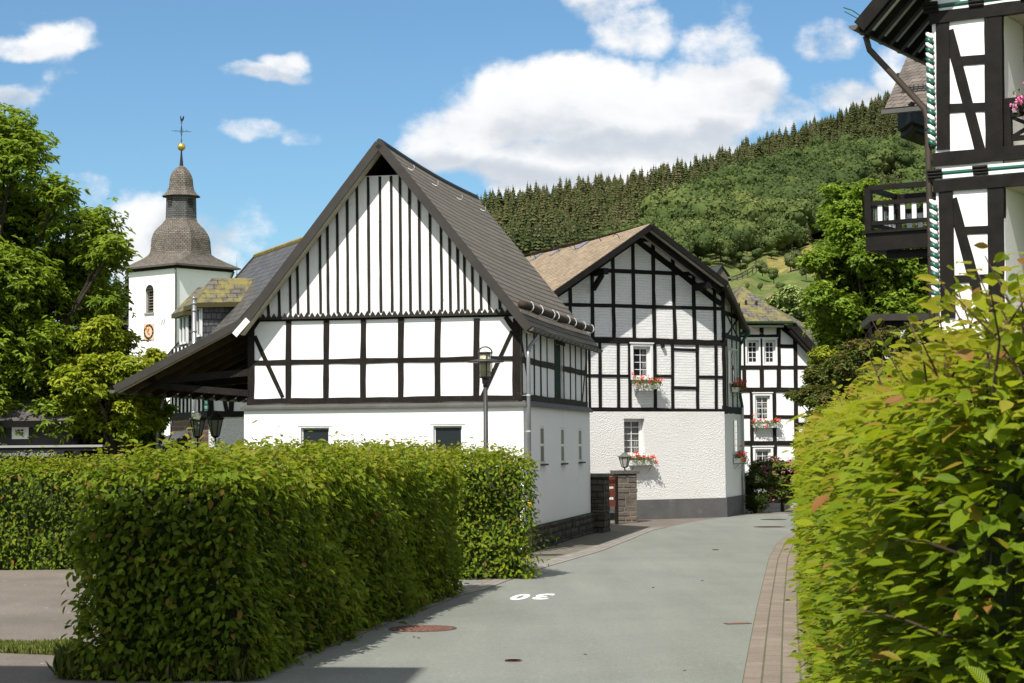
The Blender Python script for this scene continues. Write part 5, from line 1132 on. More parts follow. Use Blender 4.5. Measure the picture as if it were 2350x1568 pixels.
# roof overhang with gutter
ez = RF.loc(D(1988, 64, 35.9)); ex, ey, ezz = -1.12, -.85, D(1988,60,35.9).z; rs = 1.0
mb = MB(); mb.roof((ex,8,ezz+.05),(ex,ey,ezz+.05),(4,ey,ezz+.05+(4-ex)*rs),(4,8,ezz+.05+(4-ex)*rs),.05); mb.build('roof', MAT['roof_right'], rb)
mb = MB(); mb.poly([(ex,ey,ezz-.03),(ex,8,ezz-.03),(4,8,ezz-.03+(4-ex)*rs),(4,ey,ezz-.03+(4-ex)*rs)]); mb.build('soffit_boards', mat('soffit_white', (.60,.59,.56), .7, .04), rb)
for i in range(10): y_ = ey+.10+i*.62; mb = MB(); mb.beam((ex+.03,y_,ezz-.10),(3,y_,ezz-.10+(3-ex-.03)*rs),.15,.16); mb.build('rafter', MAT[tg], rb)
mb = MB(); mb.beam((ex,ey-.03,ezz-.02),(4,ey-.03,ezz-.02+(4-ex)*rs),.05,.26); mb.build('verge_board', MAT[tg], rb)
mb = MB(); mb.beam((ex+.02,ey,ezz-.04),(ex+.02,8,ezz-.04),.04,.16); mb.build('eaves_board', MAT[tg], rb)
gutter(rb, (ex-.08,ey-.12,ezz+.0), (ex-.08,8,ezz-.06), .095, 'zinc_dark', brackets=9)
mb = MB(); mb.tube([(ex-.08,ey+.5,ezz-.1),(ex-.05,ey+.6,ezz-.35),(-.20,.04,ezz-1.55),(-.14,.02,ezz-1.75),(-.14,.02,-.1)], .06, 10); dpp = mb.build('downpipe', mat('pipe_brown', (.06,.045,.035), .5, .15), rb, True)
for z_ in (8.0, 5.6, 3.6): mb = MB(); mb.lathe([(.07,z_-.02),(.07,z_+.02)], (-.14,.02,0), 10); mb.build('pipe_clamp', MAT['iron'], dpp)
mb = MB(); mb.tube([(ex+.1,ey,ezz+.12),(ex-.12,ey-.05,ezz+.30),(ex-.30,ey-.05,ezz+.38)], .012, 5); mb.tube([(ex+.0,ey,ezz+.12),(ex-.28,ey-.05,ezz+.30)], .010, 5); mb.build('gutter_stay', MAT['green_metal'], rb)
# loggia railings, windows and flowers
def rail8(yt, yb, x0):
    zt_, zb_ = RF.uv(*Z8(x0,yt))[1], RF.uv(*Z8(x0,yb))[1]; u0 = RF.uv(*Z8(x0,yt))[0]; h = zt_-zb_
    mb = MB(); mb.box(u0,8,.05,.15,zt_-.10,zt_); mb.box(u0,8,.06,.14,zb_+h*.12,zb_+h*.12+.09); mb.box(u0,8,.062,.138,zt_-.36,zt_-.28); mb.box(u0+.02,u0+.16,.04,.16,zb_,zt_-.1)
    x = u0+.16
    while x < 7: mb.beam((x,.10,zb_+h*.2),(x+.75,.10,zt_-.36),.05,.07); mb.beam((x,.105,zt_-.36),(x+.75,.105,zb_+h*.2),.05,.07); mb.box(x+.76,x+.86,.06,.14,zb_,zt_-.1); x += .86
    mb.build('loggia_railing', MAT[tg], rb)
rail8(482, 722, 802)
for (xa,ya,xb,yb) in ((845,285,1010,700),(868,1075,1010,1480)):
    a_ = RF.uv(*Z8(xa,ya), 1.5); b_ = RF.uv(*Z8(xb,yb), 1.5); r_ = (a_[0], a_[0]+1.15, b_[1], a_[1]); mb = MB(); f_ = MB()
    mb.box(r_[0],r_[0]+.10,1.42,1.5,r_[2],r_[3]); mb.box(r_[0],r_[1],1.42,1.5,r_[3]-.10,r_[3]); mb.box(r_[1]-.1,r_[1],1.42,1.5,r_[2],r_[3]); mb.box(r_[0]+.16,r_[1]-.16,1.45,1.49,r_[3]-.9,r_[3]-.87); o = mb.build('loggia_window', MAT['loggia_beige'], rb)
    f_.poly([(r_[0],1.485,r_[2]),(r_[1],1.485,r_[2]),(r_[1],1.485,r_[3]),(r_[0],1.485,r_[3])]); f_.build('pane', MAT['glass'], o)
pf = RF.W(*( [RF.uv(*Z8(905,520))[0]+.25, -.06, RF.uv(*Z8(905,520))[1]] ))
e = empty('balcony_flowers', pf, RF.b, 'pink flowers hanging over the black railing of the upper loggia', 'flower box')
mb = MB(); mb.box(-.3,.9,-.1,.1,-.12,.05); mb.build('trough', MAT['timber_black'], e)
r_ = np.random.RandomState(5); P = np.c_[r_.uniform(-.35,.9,260), r_.normal(-.08,.1,260), r_.normal(.05,.11,260)]; leaves('foliage', P, r_.normal(0,1,(260,3))+[0,0,1], .07, MAT['leaf_geranium'], e, seed=9)
C = np.c_[r_.uniform(-.35,.9,16), r_.normal(-.16,.07,16), r_.normal(.07,.13,16)]; P = np.repeat(C,22,0)+r_.normal(0,.03,(352,3)); leaves('blooms', P, r_.normal(0,1,(352,3))+[0,-1,0], .045, MAT['petal_pink'], e, seed=10, w=.45)
# balcony on the left side
bw_, by0, by1 = 1.82, 1.0, 2.7; zrt = D(1990,427,37.8).z; zfl = D(1990,531,37.8).z; zfb = D(1990,560,37.8).z
bal = MB(); bal.box(-bw_-.05,-.0,by0-.05,by1,zfl-.05,zfl); bal.box(-bw_,0,by0,by0+.14,zfb-.14,zfl-.05); bal.box(-bw_,-bw_+.14,by0+.14,by1,zfb-.14,zfl-.05)
bal.box(-bw_+.35,0,by0+.2,by0+.36,zfb-.30,zfb-.14); bal.box(-bw_+.9,0,by0+.5,by0+.66,zfb-.42,zfb-.30); bal.box(-bw_+.1,0,by0+.1,by1,zfl-.2,zfl-.06); b_ = bal.build('balcony', MAT[tg], rb)
rl = MB()
for (a, c) in (((-bw_,by0+.04),(0,by0+.04)), ((-bw_+.04,by0),(-bw_+.04,by1)), ((-bw_,by1-.04),(0,by1-.04))):
    for z_, h_ in ((zrt-.05,.10),(zrt-.36,.09),(zfl+.15,.08)): rl.beam((a[0],a[1],z_),(c[0],c[1],z_),.08,h_)
for x_, y_ in ((-bw_+.06,by0+.05),(-bw_+.06,by1-.05),(-.06,by1-.05),(-.05,by0+.05)): rl.box(x_-.065,x_+.065,y_-.065,y_+.065,zfl,zrt-.05)
rl.build('railing', MAT[tg], b_)
for i in range(7): x_ = -bw_+.30+i*.235; MB().box(x_-.045,x_+.045,by0+.025,by0+.055,zfl+.17,zrt-.38).build('baluster', MAT['white_paint'], b_); MB().box(x_-.045,x_+.045,by1-.055,by1-.025,zfl+.17,zrt-.38).build('baluster', MAT['white_paint'], b_)
for i in range(6): y_ = by0+.28+i*.24; MB().box(-bw_+.025,-bw_+.055,y_-.045,y_+.045,zfl+.17,zrt-.38).build('baluster', MAT['white_paint'], b_)

# rear roof with snow grid
q_ = [RF.loc(p_) for p_ in (D(2030,249,44.5), D(2150,238,43.5), D(2150,112,47.5), D(2087,117,48.5))]
mb = MB(); mb.roof(q_[0], q_[1], q_[2], q_[3], .10); mb.build('rear_roof', MAT['roof_right'], rb)
mb = MB(); a_, b_ = RF.loc(D(2026,258,44.2)), RF.loc(D(2150,246,43.2)); mb.beam(a_, b_, .14, .10); mb.build('rear_gutter', MAT['zinc_dark'], rb)
for (xa,ya,xb,yb,dz) in ((2060,262,2150,300,45.2),(2066,290,2150,316,45.6),(2100,308,2150,326,45.9)):
    p0, p1 = RF.loc(D(xa,ya,dz)), RF.loc(D(xb,yb,dz)); mb = MB(); mb.hexa([(p0.x,p0.y,p1.z),(p1.x,p0.y-1.2,p1.z),(p1.x,p0.y+1.5,p1.z),(p0.x,p0.y+1.5,p1.z),(p0.x,p0.y,p0.z),(p1.x,p0.y-1.2,p0.z+.05),(p1.x,p0.y+1.5,p0.z),(p0.x,p0.y+1.5,p0.z)]); mb.build('rear_eaves_beam', MAT['timber_black'], rb)
mb = MB()
for i in range(9):
    t = i/8; p_ = q_[0].lerp(q_[1],.25+.72*t)+(q_[3]-q_[0])*.22+Vector((0,0,.03)); up_ = (q_[3]-q_[0]).normalized(); mb.beam(p_, p_+up_*.35+Vector((0,0,.05)), .02, .02)
for k_ in (0, .17, .35): a_ = q_[0].lerp(q_[1],.22)+(q_[3]-q_[0]).normalized()*(1.0+k_)+Vector((0,0,.05)); b_ = q_[0].lerp(q_[1],.99)+(q_[3]-q_[0]).normalized()*(1.0+k_)+Vector((0,0,.05)); mb.beam(a_, b_, .02, .02)
mb.build('snow_grid', MAT['iron'], rb)
mb = MB(); c_ = RF.loc(D(2062,174,47)); mb.box(c_.x-.05,c_.x+.3,c_.y,c_.y+.3,c_.z-.07,c_.z+.07); mb.build('chimney', MAT['iron'], rb)
# dark annex behind the hedge
an = D(2004, 760, 46); AN = Fac((an.x,an.y), -6); e = empty('timber_annex', (an.x,an.y,0), AN.b, 'dark timber annex with flat roof edge and white window behind the right hedge', 'annex')
zt_ = D(2004,737,46).z; mb = MB(); mb.box(.12,3.6,.05,3,0,zt_); mb.build('wall', MAT['timber_black'], e); mb = MB(); mb.box(-.05,3.7,-.15,3.1,zt_,zt_+.16); mb.build('roof_edge', MAT['verge'], e)
for k_ in range(3): x_ = .22+.42*k_; window(e, (x_,x_+.34,zt_-.95,zt_-.22), 1, 2, .045, 0, .0, y=-.0)
# ------------------------------------------------------------------ shop front behind the left hedge
sO = D(-120, 1040, 39.0); SF2 = Fac((sO.x,sO.y), 3.0); e = empty('shop_building', (sO.x,sO.y,0), SF2.b, 'grey slate-hung building with white window and dark awning behind the left hedge', 'building')
Wd = D(215,1040,39).x-sO.x; zt_ = D(0,960,39).z
mb = MB(); mb.box(0,D(140,960,39).x-sO.x,.9,3.4,0,zt_+.1); mb.build('wall', MAT['cheek_slate'], e)
mb = MB(); Wr = D(150,960,39).x-sO.x; mb.roof((-.5,.5,zt_-.05),(Wr,.5,zt_-.05),(Wr,3.6,zt_+1.75),(-.5,3.6,zt_+1.75),.15); mb.build('roof', MAT['roof_slate_clean'], e)
z0_, z1_ = D(0,1050,39).z, D(0,1036,39).z; zg_ = D(0,1024.5,39).z
aw = MB(); aw.box(0,Wd,.0,.9,z1_,zg_-.03); aw.build('awning', MAT['room_dark'], e)
mb = MB(); mb.box(-.02,Wd+.15,-.03,.93,zg_-.03,zg_+.015); mb.build('awning_top', MAT['sign_grey'], e)
mb = MB(); mb.box(0,D(145,1040,39).x-sO.x,-.02,-.001,z0_,z1_); bd = mb.build('awning_band', mat('band_navy', (.008,.012,.022), .6), e)
g = glyph('enswar für die Lager d', .115, 'lettering', mat('letter_grey', (.42,.42,.42), .7), e, .001, .25); g.rotation_euler = (R(90),0,0); g.location = (D(62,1042,39).x-sO.x,-.024,(z0_+z1_)/2)
mb = MB(); mb.box(0,Wd,.88,.899,0,z0_+.02); mb.build('shop_window', MAT['glass'], e)
x_ = D(8,1000,39).x-sO.x; window(e, (x_,x_+.30,D(0,1006,39).z,D(0,975,39).z), 2, 2, .05, .02, .02, y=.88)
# red and blue no-stopping sign beyond the right hedge
c_ = D(1857, 998, 60); e = empty('round_sign', (c_.x,c_.y,0), 0, 'round red and blue no-stopping sign peeping over the right hedge', 'traffic sign')
for r1, y_, m__, nm in ((.21,0,'red_paint','red_ring'),(.165,-.012,'blue_paint','blue_disc')):
    mb = MB(); mb.lathe([(.001,-.004),(r1,-.004),(r1,.004),(.001,.004)], n=32); o = mb.build(nm, MAT[m__], e); o.rotation_euler = (R(90),0,0); o.location = (0,y_,c_.z)
mb = MB(); mb.beam((-.14,-.022,c_.z+.12),(.14,-.022,c_.z-.12),.006,.035,(0,1,0)); mb.beam((-.13,-.022,c_.z-.13),(.13,-.022,c_.z+.13),.006,.035,(0,1,0)); mb.build('red_cross', MAT['red_paint'], e)
mb = MB(); mb.tube([(0,.02,0),(0,.02,c_.z+.2)], .03, 8); mb.build('post', MAT['zinc'], e)
# low wall with steps beneath the rhododendron
c_ = G(1776, 1166); e = empty('garden_wall', (c_.x,c_.y+.5,0), R(4), 'low timber-edged garden wall with a step under the rhododendron', 'garden wall')
mb = MB(); mb.box(-.42,1.8,.0,.25,.0,.42); mb.build('wall_face', MAT['old_wood'], e); mb = MB(); mb.box(-.46,1.8,-.04,.3,.42,.48); mb.build('coping', MAT['concrete'], e); mb = MB(); mb.box(-.42,1.8,-.5,.0,.0,.13); mb.build('step', MAT['concrete'], e)
# building behind and to the left of the camera: its roof edge throws the shadow across the near road
Hs = 12.0; Ls = Hs/tan(R(53)); sx_, sy_ = sin(R(24)), cos(R(24))
pA = G(975,1533)-Vector((sx_,sy_,0))*Ls; pB = G(0,1528)-Vector((sx_,sy_,0))*Ls; pB = pA+(pB-pA).normalized()*16; pb2 = pA+Vector((-.9,-13,0))
e = empty('rear_house', (0,0,0), 0, 'tall plain house behind the camera whose roof edge shades the near road', 'house')
mb = MB(); q0, q1, q2, q3 = pA, pb2, pb2+(pB-pA), pB
for a_, b_ in ((q0,q1),(q1,q2),(q2,q3),(q3,q0)): mb.poly([(a_.x,a_.y,0),(b_.x,b_.y,0),(b_.x,b_.y,Hs),(a_.x,a_.y,Hs)])
mb.build('wall', MAT['white_render'], e); mb = MB(); mb.poly([(p_.x,p_.y,Hs) for p_ in (q0,q1,q2,q3)]); mb.build('roof', MAT['roof_far'], e)
# ------------------------------------------------------------------ hills
DT = [(1030,60),(1012,112),(960,175),(900,240),(750,400),(700,450),(650,520),(600,600),(550,690),(400,920),(190,1300),(0,1700)]
def interp(t, x):
    t = sorted(t)
    if x <= t[0][0]: return t[0][1]
    for (a, b), (c, d) in zip(t, t[1:]):
        if x <= c: return b+(d-b)*(x-a)/(c-a)
    return t[-1][1]
CR = [(-1500,600),(-600,640),(0,760),(250,770),(540,790),(800,780),(1000,640),(1095,520),(1300,476),(1450,460),(1600,415),(1750,362),(1900,308),(2050,252),(2300,190),(2900,110),(3600,60)]
def HP(a, y): return D(a, y, interp(DT, y))
mb = MB(); cols = list(range(-1500,1500,50))+list(range(1500,2200,10))+list(range(2200,3601,50)); NR = 100; g_ = []
for a in cols:
    yc = interp(CR, a); c_ = []
    for k in range(NR+1):
        y = 1018+(yc-1018)*k/NR; p_ = HP(a, y) + Vector((0,0,1.2*sin(a*.021+k*.2)*min(1,k/20)+.8*sin(a*.05-k*.36)*min(1,k/20))); 
        if k == 0: p_.z = -.4
        c_.append(p_)
    e_ = c_[-1]; c_.append(e_+Vector((0,60,2))); c_.append(e_+Vector((0,200,-10))); c_.append(e_+Vector((0,700,-120))); g_.append(c_)
nk = len(g_[0]); mb.v = [tuple(p_) for c_ in g_ for p_ in c_]
for i in range(len(cols)-1):
    for k in range(nk-1): q = i*nk+k; mb.f.append([q, q+nk, q+nk+1, q+1]); mb.uv.append([(0,0)]*4)
nb = NB('hill'); tc = nb.n('TexCoord'); n1 = nb.n('TexNoise', i_Scale=.03, i_Detail=8.0, i_Roughness=.65); nb.l(tc.outputs['Object'], n1.inputs['Vector']); n2 = nb.n('TexNoise', i_Scale=.35, i_Detail=6.0, i_Roughness=.7); nb.l(tc.outputs['Object'], n2.inputs['Vector'])
c = ramp(nb, n1.outputs[0], [(.36,(.05,.085,.02)),(.48,(.10,.14,.035)),(.56,(.15,.165,.05)),(.68,(.19,.14,.085))]); f = ramp(nb, n2.outputs[0], [(.3,(.6,)*3),(.7,(1.3,)*3)]); c = mix(nb, 1.0, c, f, 'MULTIPLY')
p = nb.n('BsdfPrincipled', i_Roughness=.95); p.inputs['Specular IOR Level'].default_value = .1; nb.l(c, p.inputs['Base Color']); b = nb.n('Bump', i_Strength=1.0, i_Distance=.8); nb.l(n2.outputs[0], b.inputs['Height']); nb.l(b.outputs[0], p.inputs['Normal']); nb.l(p.outputs[0], nb.out.inputs[0])
def inpoly(x, y, P):
    c = False; n = len(P)
    for i in range(n):
        (x1,y1),(x2,y2) = P[i],P[(i+1)%n]
        if (y1 > y) != (y2 > y) and x < (x2-x1)*(y-y1)/(y2-y1)+x1: c = not c
    return c
zones = [([(1755,596),(1800,588),(1868,574),(1880,581),(1866,600),(1800,616),(1757,614)],'meadow_yellow'),([(1694,590),(1706,582),(1722,580),(1716,594),(1700,600)],'bare_soil'),([(1740,690),(1790,668),(1850,650),(1880,655),(1870,700),(1800,715)],'dry_grass')]
mat('meadow_yellow', (.23,.20,.05), .95, .4, .10, fine=(.5,.35)); mat('bare_soil', (.30,.17,.11), .95, .25, .3); mat('dry_grass', (.17,.13,.07), .95, .4, .25, fine=(.5,.3))
hill = tag(mb.build('hill', MAT['hill'], smooth=True), kind='structure')
for z_ in zones: hill.data.materials.append(MAT[z_[1]])
mi = []
for i in range(len(cols)-1):
    for k in range(nk-1):
        a = (cols[i]+cols[i+1])/2; yc = interp(CR, a); y = 1018+(yc-1018)*(k+.5)/NR; m__ = 0
        if 1680 < a < 1900:
            for q, (pl, _) in enumerate(zones):
                if inpoly(a+rng.uniform(-4,4), y+rng.uniform(-3,3), pl): m__ = q+1
        mi.append(m__)
hill.data.polygons.foreach_set('material_index', mi)
# ------------------------------------------------------------------ tree stock for the far slopes
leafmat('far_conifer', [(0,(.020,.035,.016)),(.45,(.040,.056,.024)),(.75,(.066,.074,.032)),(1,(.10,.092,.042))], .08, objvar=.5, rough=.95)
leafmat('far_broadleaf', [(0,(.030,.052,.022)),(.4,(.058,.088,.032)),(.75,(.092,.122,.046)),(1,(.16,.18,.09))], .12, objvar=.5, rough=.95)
leafmat('far_brown', [(0,(.08,.05,.03)),(1,(.15,.09,.06))], .05)
def conifer_arrays(seed, h=1.0):
    r_ = np.random.RandomState(seed); V = []; F = []; R_ = []
    nt = 15
    for t in range(nt):
        f = t/(nt-1); z = .06+.92*f; rad = .20*(1-f)**.72*(.85+.3*r_.rand())+.008; n = 9 if f < .6 else 7; off = r_.rand()*6; zt = z+.11*(1-.4*f)
        for k in range(n):
            a = off+2*pi*k/n+r_.uniform(-.2,.2); rr = rad*r_.uniform(.6,1.25); da = 2*pi/n*.62; zz_ = z-.05*r_.uniform(.3,1.2)*(1-f); b = len(V)
            V += [(0,0,zt),(rr*.75*cos(a-da),rr*.75*sin(a-da),zz_+.02),(rr*cos(a),rr*sin(a),zz_-.012),(rr*.75*cos(a+da),rr*.75*sin(a+da),zz_+.02)]; F.append((b,b+1,b+2,b+3)); R_.append(r_.rand())
    b = len(V); V += [(-.008,0,.93),(.008,0,.93),(.002,0,1.06),(-.002,0,1.06)]; F.append((b,b+1,b+2,b+3)); R_.append(.5)
    return np.array(V)*h, np.array(F), np.array(R_)
def broad_arrays(seed, n=560, spread=.42):
    r_ = np.random.RandomState(seed); V = []; F = []; R_ = []
    lobes = [(r_.uniform(-.18,.18), r_.uniform(-.18,.18), r_.uniform(.38,.80), r_.uniform(.16,.26)) for _ in range(9)]+[(0,0,.6,.34)]
    for L_ in lobes[:7]+lobes[-1:]:
        nu, nv = 9, 6; b0 = len(V); ph = r_.rand()*6
        for v_ in range(nv+1):
            for u_ in range(nu):
                th = pi*(v_+.15)/(nv+.3); a_ = ph+2*pi*u_/nu; rr = L_[3]*r_.uniform(.58,.86); V.append((L_[0]+rr*sin(th)*cos(a_), L_[1]+rr*sin(th)*sin(a_), L_[2]+rr*cos(th)))
        for v_ in range(nv):
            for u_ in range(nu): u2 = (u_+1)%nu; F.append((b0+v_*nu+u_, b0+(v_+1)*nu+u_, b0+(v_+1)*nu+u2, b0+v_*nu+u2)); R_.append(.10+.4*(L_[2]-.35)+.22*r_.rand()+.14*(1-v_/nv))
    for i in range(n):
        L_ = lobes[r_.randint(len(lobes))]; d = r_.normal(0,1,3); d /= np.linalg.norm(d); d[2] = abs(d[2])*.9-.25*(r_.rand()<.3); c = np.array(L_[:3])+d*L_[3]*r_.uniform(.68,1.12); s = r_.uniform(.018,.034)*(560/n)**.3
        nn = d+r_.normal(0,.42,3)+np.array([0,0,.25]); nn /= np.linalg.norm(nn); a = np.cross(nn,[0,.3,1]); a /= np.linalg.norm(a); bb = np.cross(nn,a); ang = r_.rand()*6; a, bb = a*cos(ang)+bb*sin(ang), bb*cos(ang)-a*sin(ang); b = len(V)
        V += [tuple(c+a*s*1.2), tuple(c+bb*s), tuple(c-a*s*1.1+nn*s*.3), tuple(c-bb*s*.9)]; F.append((b,b+1,b+2,b+3)); R_.append(.18+.42*r_.rand()+.35*(L_[2]-.35)+.12*d[2])  # tone rises with lobe height and on upward sides
    return np.array(V), np.array(F), np.clip(np.array(R_),0,1)
def trunk_mesh(h, r):
    t = MB(); t.tube([(0,0,-.05*h),(0,0,h*.55),(0,0,h*.9)], [r,r*.6,r*.2], 5); return t
con_stock = [conifer_arrays(s) for s in range(6)]; bro_stock = [broad_arrays(s+20) for s in range(6)]
def yb(a): return interp([(0,760),(1090,640),(1500,640),(1600,612),(1660,612),(1700,598),(1760,592),(1830,588),(1870,566),(1950,580),(2150,640),(2300,660)], a)
def is_broad(a, y):
    t = interp([(0,800),(1180,650),(1290,630),(1420,600),(1480,570),(1560,535),(1620,500),(1700,455),(1800,425),(1900,395),(2150,375)], a)
    if y < t: return False
    if a > 1890 and y > 450 and y < 560: return rng.random() < .2
    if a > 1850 and y > 545: return rng.random() < .4
    if a < 1420: return rng.random() < .35
    return rng.random() < .93
pts = []
for a0, a1, n in ((150,1090,200),(1090,2200,3000),(2200,2500,80)):
    for _ in range(n):
        a = rng.uniform(a0, a1); yc = interp(CR, a); yl = yb(a)-2; t = rng.random(); y = yc+(yl-yc)*t; y = max(y, 850) if 330 < a < 1060 else y; Dv = interp(DT, y)
        if rng.random() > (Dv/1100)**.6: continue
        pts.append((a, y, Dv))
for i in range(300):                       # close-set trees along the skyline
    a = 1060+i*3.85+rng.uniform(-2,2); pts.append((a, interp(CR, a)+rng.uniform(-1,5), 0))
items = []
for a, y, _ in pts:
    P = HP(a, y); br = is_broad(a, y); Dv = P.y
    if br: h = rng.uniform(11,21)*(.72 if Dv < 650 else 1); w = h*rng.uniform(.85,1.25)
    else: h = rng.uniform(7,14.5); w = h*rng.uniform(1.0,1.55)
    items.append((Dv, P, br, h, w, rng.uniform(0,6.28), rng.randrange(6), rng.random()))
items.sort(key=lambda t: t[0])
con = [i for i in items if not i[2]]; bro = [i for i in items if i[2]]
def near_show(lst, n):
    """the ones that show largest: skyline and front rows first"""
    return lst[:n], lst[n:]
proto = {}
def far_tree(kind, it):
    Dv, P, br, h, w, rz, v, rn = it; key = (kind, v)
    nm = 'spruce_tree' if kind == 'c' else 'broadleaf_tree'
    if key not in proto:
        V, F, Rr_ = (con_stock if kind == 'c' else bro_stock)[v]
        e = empty(nm, (0,0,0)); npmesh('crown', V, F, MAT['far_conifer' if kind == 'c' else 'far_broadleaf'], e, Rr_); trunk_mesh(1.0,.014).build('trunk', MAT['bark'], e); proto[key] = e; o = e
    else: o = copy_tree(proto[key])
    o.location = P-Vector((0,0,.4)); o.scale = (w,w,h); o.rotation_euler = (0,0,rz)
    if kind == 'c': tag(o, 'dark green spruce among the many on the wooded hillside behind the roofs', 'spruce', 'spruces on the wooded hillside')
    else: tag(o, 'round leafy green tree in the broadleaf wood on the hillside slope', 'tree', 'broadleaf trees on the hillside')
def join_far(name, lst, stock, m, label):
    Vs, Fs, Rs = [], [], []; b = 0
    for Dv, P, br, h, w, rz, v, rn in lst:
        V, F, Rr_ = stock[v]; c, s = cos(rz), sin(rz); X = V[:,0]*c-V[:,1]*s; Y = V[:,0]*s+V[:,1]*c
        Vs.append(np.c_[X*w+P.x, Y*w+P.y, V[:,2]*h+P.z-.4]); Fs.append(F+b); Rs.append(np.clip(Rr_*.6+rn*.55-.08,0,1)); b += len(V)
    if Vs: tag(npmesh(name, np.vstack(Vs), np.vstack(Fs), m, None, np.concatenate(Rs)), label, 'forest', kind='stuff')
# individuals: front rows and skyline; the mass between them is one wood
sky = [i for i in con if False]
cidx = sorted(range(len(con)), key=lambda i: con[i][0]); 
def split(lst, n):
    skl = [i for i in lst if (i[1]-HP(*(0,0)) if False else i)[0] > 0]; return lst[:n], lst[n:]
c1, c2 = split(con, 290); b1, b2 = split(bro, 290)
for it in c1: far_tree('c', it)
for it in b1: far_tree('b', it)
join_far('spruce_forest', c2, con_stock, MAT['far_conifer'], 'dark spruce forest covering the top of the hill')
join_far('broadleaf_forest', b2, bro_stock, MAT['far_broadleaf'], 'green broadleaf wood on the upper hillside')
for k, (a, y, h) in enumerate(((1478,520,12),(1532,470,11),(1580,640,9),(1905,372,10),(1215,590,12),(2010,470,12),(1925,520,12),(2060,520,11))):
    P = HP(a, y); V, F, Rr_ = con_stock[k%6]; e = empty('dead_tree', P, k); npmesh('crown', V*np.array([.75,.75,1])*h, F[::2], MAT['far_brown'], e, Rr_[::2]); trunk_mesh(h*1.05,.16).build('trunk', MAT['bark'], e)
    tag(e, 'brown withered conifer standing among the green trees of the hillside', 'tree', 'withered brown conifers on the hillside')
# single trees and bushes on the meadow
def meadow_tree(a, y, wpx, hpx, label, m='far_broadleaf', seed=0, name='meadow_tree', cat='tree', n=700):
    P = HP(a, y); s = P.y/FPX; V, F, Rr_ = broad_arrays(seed+60, n); V = V.copy(); V[:,2] -= .10; e = empty(name, P, seed); npmesh('crown', V*np.array([wpx*s/.72, wpx*s/.72, hpx*s*1.0]), F, MAT[m], e, Rr_); trunk_mesh(hpx*s*.8, wpx*s*.035).build('trunk', MAT['bark'], e)
    return tag(e, label, cat)
leafmat('far_olive', [(0,(.045,.065,.025)),(1,(.10,.12,.05))], .1)
meadow_tree(1815,624,46,58,'dark rounded fruit tree standing alone on the yellow meadow','far_olive',1)
meadow_tree(1776,650,32,44,'small deep green round tree below the yellow meadow','far_broadleaf',2)
meadow_tree(1750,633,36,40,'pale olive tree left of the deep green one on the slope','far_olive',3)
meadow_tree(1850,640,34,50,'olive bushy tree at the right end of the meadow','far_olive',4)
meadow_tree(1792,668,26,26,'low dark bush under the meadow trees','far_broadleaf',5,'bush','bush'); meadow_tree(1716,664,12,20,'tiny bright fir sapling on the grassy slope left of the other','far_broadleaf',6,'bush','bush',200)
meadow_tree(1745,668,14,24,'tiny fir sapling on the grassy slope under the pale olive tree','far_broadleaf',7,'bush','bush',200)
for k, (a, y, w, h) in enumerate(((1690,600,30,26),(1715,612,34,30),(1735,600,30,34),(1700,622,36,22),(1745,590,26,26),(1665,606,26,24),(1770,594,30,20),(1622,615,28,26),(1800,578,34,18),(1840,572,34,18),(1870,600,30,30),(1880,640,30,36))):
    o = meadow_tree(a, y, w, h, 'low green shrub among those along the lower edge of the hillside wood', 'far_olive' if k % 2 else 'far_broadleaf', 8+k, 'bush', 'bush', 260); o['group'] = 'shrubs at the edge of the hillside wood'
P = HP(1650, 640); s = P.y/FPX; e = empty('hill_barn', P, R(20), 'small black-roofed wooden barn high on the meadow behind the gable', 'barn')
w_, h_ = 17*s, 17*s; mb = MB(); mb.prism([(-w_,-2),(w_,-2),(w_,h_*.5),(0,h_*1.65),(-w_,h_*.5)], -1.5, 12); mb.build('wall', MAT['old_wood'], e)
mb = MB(); mb.roof((w_*1.2,-2.2,h_*.3),(w_*1.2,13,h_*.3),(0,13,h_*1.85),(0,-2.2,h_*1.85),.25); mb.roof((-w_*1.2,13,h_*.3),(-w_*1.2,-2.2,h_*.3),(0,-2.2,h_*1.85),(0,13,h_*1.85),.25); mb.roof((w_*1.1,-2.0,h_*.0),(w_*2.6,-2.0,-h_*.25),(w_*2.6,8,-h_*.25+.6),(w_*1.1,8,h_*.5),.25); mb.build('roof', MAT['roof_far'], e)
e = empty('pasture_fence', HP(1715,640), 0, 'grey timber fence climbing the grassy slope beside the hill barn', 'fence'); o_ = HP(1715,640); mb = MB()
fp = [HP(1680,652),HP(1692,648),HP(1704,642),HP(1716,636),HP(1727,628),HP(1735,619)]
for i in range(len(fp)): 
    p_ = fp[i]-o_; mb.beam(p_+Vector((0,0,-.5)), p_+Vector((0,0,2.2)), .3, .3, (0,1,0))
for i in range(len(fp)-1):
    for z_ in (1.0,1.9): mb.beam(fp[i]-o_+Vector((0,0,z_)), fp[i+1]-o_+Vector((0,0,z_)), .12, .28)
mb.build('rails', MAT['old_wood'], e)
